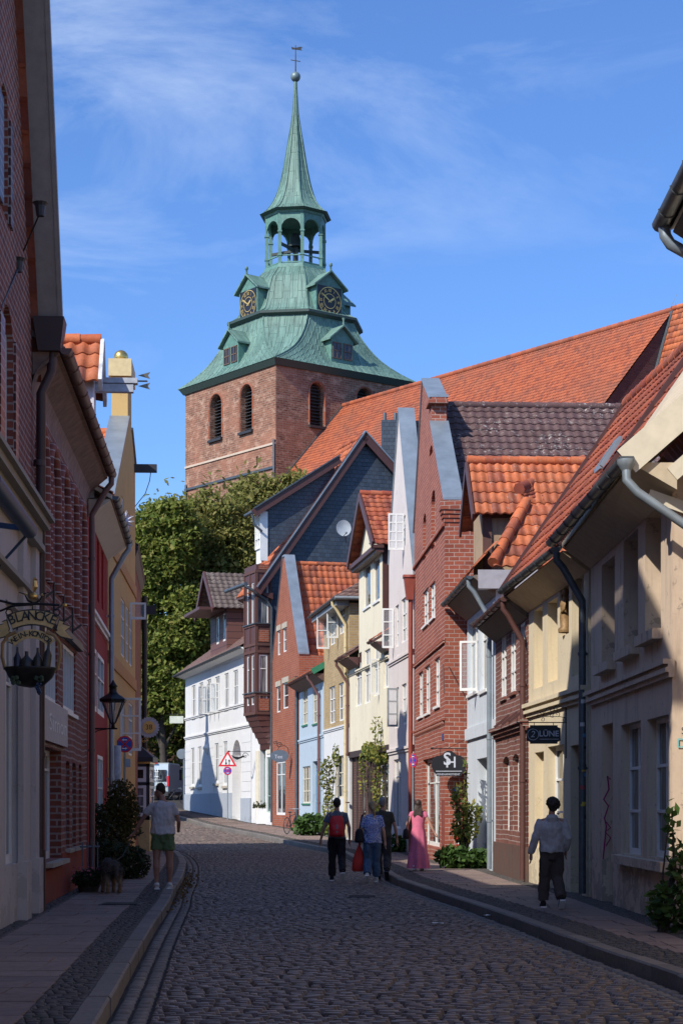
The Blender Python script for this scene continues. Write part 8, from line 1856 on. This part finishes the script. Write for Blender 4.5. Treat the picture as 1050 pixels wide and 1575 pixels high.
# pole with round grey sign back, hanging sign at the corner
q = at(283.2, 24.3, 0); t = wthing('sign_pole', 'blue-grey pole with a round sign back at the far corner of the white house', 'road sign', (q.x, q.y, ground(q.y))); mb = MB(); mb.tube([(q.x, q.y, ground(q.y)), (q.x, q.y, zof(1152, 24.3))], .06, 8); mb.build('pole', plain('blue_grey_pole', (.12, .18, .25)), t); mb = MB(); mb.prism([(.32 * math.cos(2 * math.pi * i / 20), .32 * math.sin(2 * math.pi * i / 20)) for i in range(20)], MX(q.x - .15, q.y - .08, zof(1160, 24.3)), .03); mb.build('sign_disc', B_zinc, t)
e_ = r12.p(r12.L, 0, 0); t = wthing('hanging_sign', 'pale rectangular sign hung from an iron arm at the far corner of the white house', 'shop sign', (e_.x, e_.y, zof(1107, 25.4))); mb = MB(); mb.box(e_.x - .95, e_.x - .12, e_.y, e_.y + .12, zof(1113, 25.4), zof(1102, 25.4)); mb.build('board', plain('pale_green_board', (.5, .54, .48)), t); mb = MB(); mb.beam((e_.x - 1.0, e_.y + .06, zof(1099, 25.4)), (e_.x + .1, e_.y + .06, zof(1099, 25.4)), .05, .05); mb.build('bracket', B_iron, t)
# backdrop house behind the trees
bd = F((-23, 152), (-8, 156), -1); bd.out = V((0, -1, 0)); t = start_house('backdrop_house', 'shaded dark brick house behind the linden trunks at the far end', bd, 2.6)
WS = [(1 + i * 2.1, 2.1 + i * 2.1, z_, z_ + 1.7) for i in range(6) for z_ in (4.0, 7.2)]
house_body(t, bd, 2.6, [(0, 10), (bd.L, 10)], [H(w_) for w_ in WS], M_brd, 8)
for w_ in WS: window(t, bd, w_, -.05, 2, (.5,))
mb = MB(); mb.hexa([bd.p(-.3, .4, 9.9), bd.p(bd.L + .3, .4, 9.9), bd.p(bd.L, -8.2, 9.9), bd.p(0, -8.2, 9.9), bd.p(2, -4, 13), bd.p(bd.L - 2, -4, 13), bd.p(bd.L - 2, -4.1, 13), bd.p(2, -4.1, 13)]); mb.build('roof', M_t_br, t)
# hill of foliage closing the far end
tree('broad_tree', 'low dark tree mass behind the van at the street end', -21.5, 146, [((-21), 146, 8.5, 4, 3, 4.5), (-17, 147, 12, 3.5, 3, 5), (-25, 147, 9, 4, 3, 6)], 8000, .2, group='trees below the church', tr=.3)
tree('broad_tree', 'shaded tree between the van and the dark brick house', -15.0, 149, [(-14.0, 149, 9, 3, 2.5, 4), (-11.5, 149, 7.5, 2.6, 2.5, 3.5)], 5000, .2, group='trees below the church', tr=.3)
# planter by the shopfront
q = at(412, 31.0, 0); zq = ground(q.y) + .12; t = wthing('planter_box', 'white flower box with small dark plants before the sea-green shop door', 'planter', (q.x - .3, q.y - .6, zq)); mb = MB(); mb.box(q.x - .55, q.x - .05, q.y - .8, q.y - .3, zq, zq + .75); mb.build('box', B_white, t)
v, f_, uv = [], [], []
for _ in range(250): leaf(v, f_, uv, V((q.x - .3 + R.uniform(-.4, .3), q.y - .55 + R.uniform(-.3, .3), zq + .8 + abs(R.gauss(0, .12)))), .06)
leaves_obj('foliage', v, f_, uv, M_leafD, t)

# stickers on the drainpipe and a paper scrap in the gutter, a drain cover on the left pavement
sp_ = MB(); pal = [plain('sticker_%d' % i, c, .5) for i, c in enumerate(((.5, .5, .5), (.1, .25, .45), (.5, .42, .05), (.35, .05, .06), (.03, .03, .03)))]
for i in range(16): 
    z_ = 1.2 + R.random() * 2.0; r_ = .062; a = R.uniform(-2.6, -.6); cpt = r2.p(.08, .09, z_); hh_ = R.uniform(.03, .07)
    pts = [cpt + V((r_ * math.cos(a + t), r_ * math.sin(a + t), 0)) for t in (0, .4, .8, 1.2)]
    for p, q in zip(pts, pts[1:]): sp_.poly([p, q, q + V((0, 0, hh_)), p + V((0, 0, hh_))], m=i % 5)
o = sp_.build('stickers', pal, None); tag(o, 'small weathered stickers on the dark drainpipe between the two cream houses', 'stickers')

q = V((-3.2, 26.5, .128)); t = wthing('drain_cover', 'dark iron drain cover set in the left pavement before the brick house', 'drain cover', q[:]); mb = MB(); mb.box(q.x - .3, q.x + .3, q.y - .3, q.y + .3, .116, .128); mb.build('frame', plain('cast_iron', (.05, .045, .045), .6, .4), t); mb = MB()
for i in range(9): mb.box(q.x - .25, q.x + .25, q.y - .26 + i * .06, q.y - .23 + i * .06, .1285, .136)
mb.build('grate', B_iron, t)
mh = MB(); q = V((.35, 31.0, .0)); mh.lathe([(.001, .012), (.3, .012), (.32, .008), (.33, -.02)], q, 28, smooth=False)
for i in range(-4, 5): mh.box(q.x - .22, q.x + .22, q.y + i * .06 - .008, q.y + i * .06 + .008, .0125, .017)
o = mh.build('manhole_cover', MATS['cast_iron'], None); tag(o, 'round iron manhole cover in the cobbles behind the walkers', 'manhole cover')
for x, y, w_, lab in ((2.02, 25.3, .09, 'small crumpled white paper scrap near the right kerb'), (1.25, 23.6, .14, 'flat pale paper scrap lying on the cobbles right of centre')):
    mb = MB(); rows = [[V((x + (i - 2) * w_ / 4, y + (j - 2) * w_ / 4, .022 + R.uniform(0, .02))) for i in range(5)] for j in range(5)]; mb.grid(rows, smooth=False); o = mb.build('paper_scrap', B_white, None); tag(o, lab, 'litter')
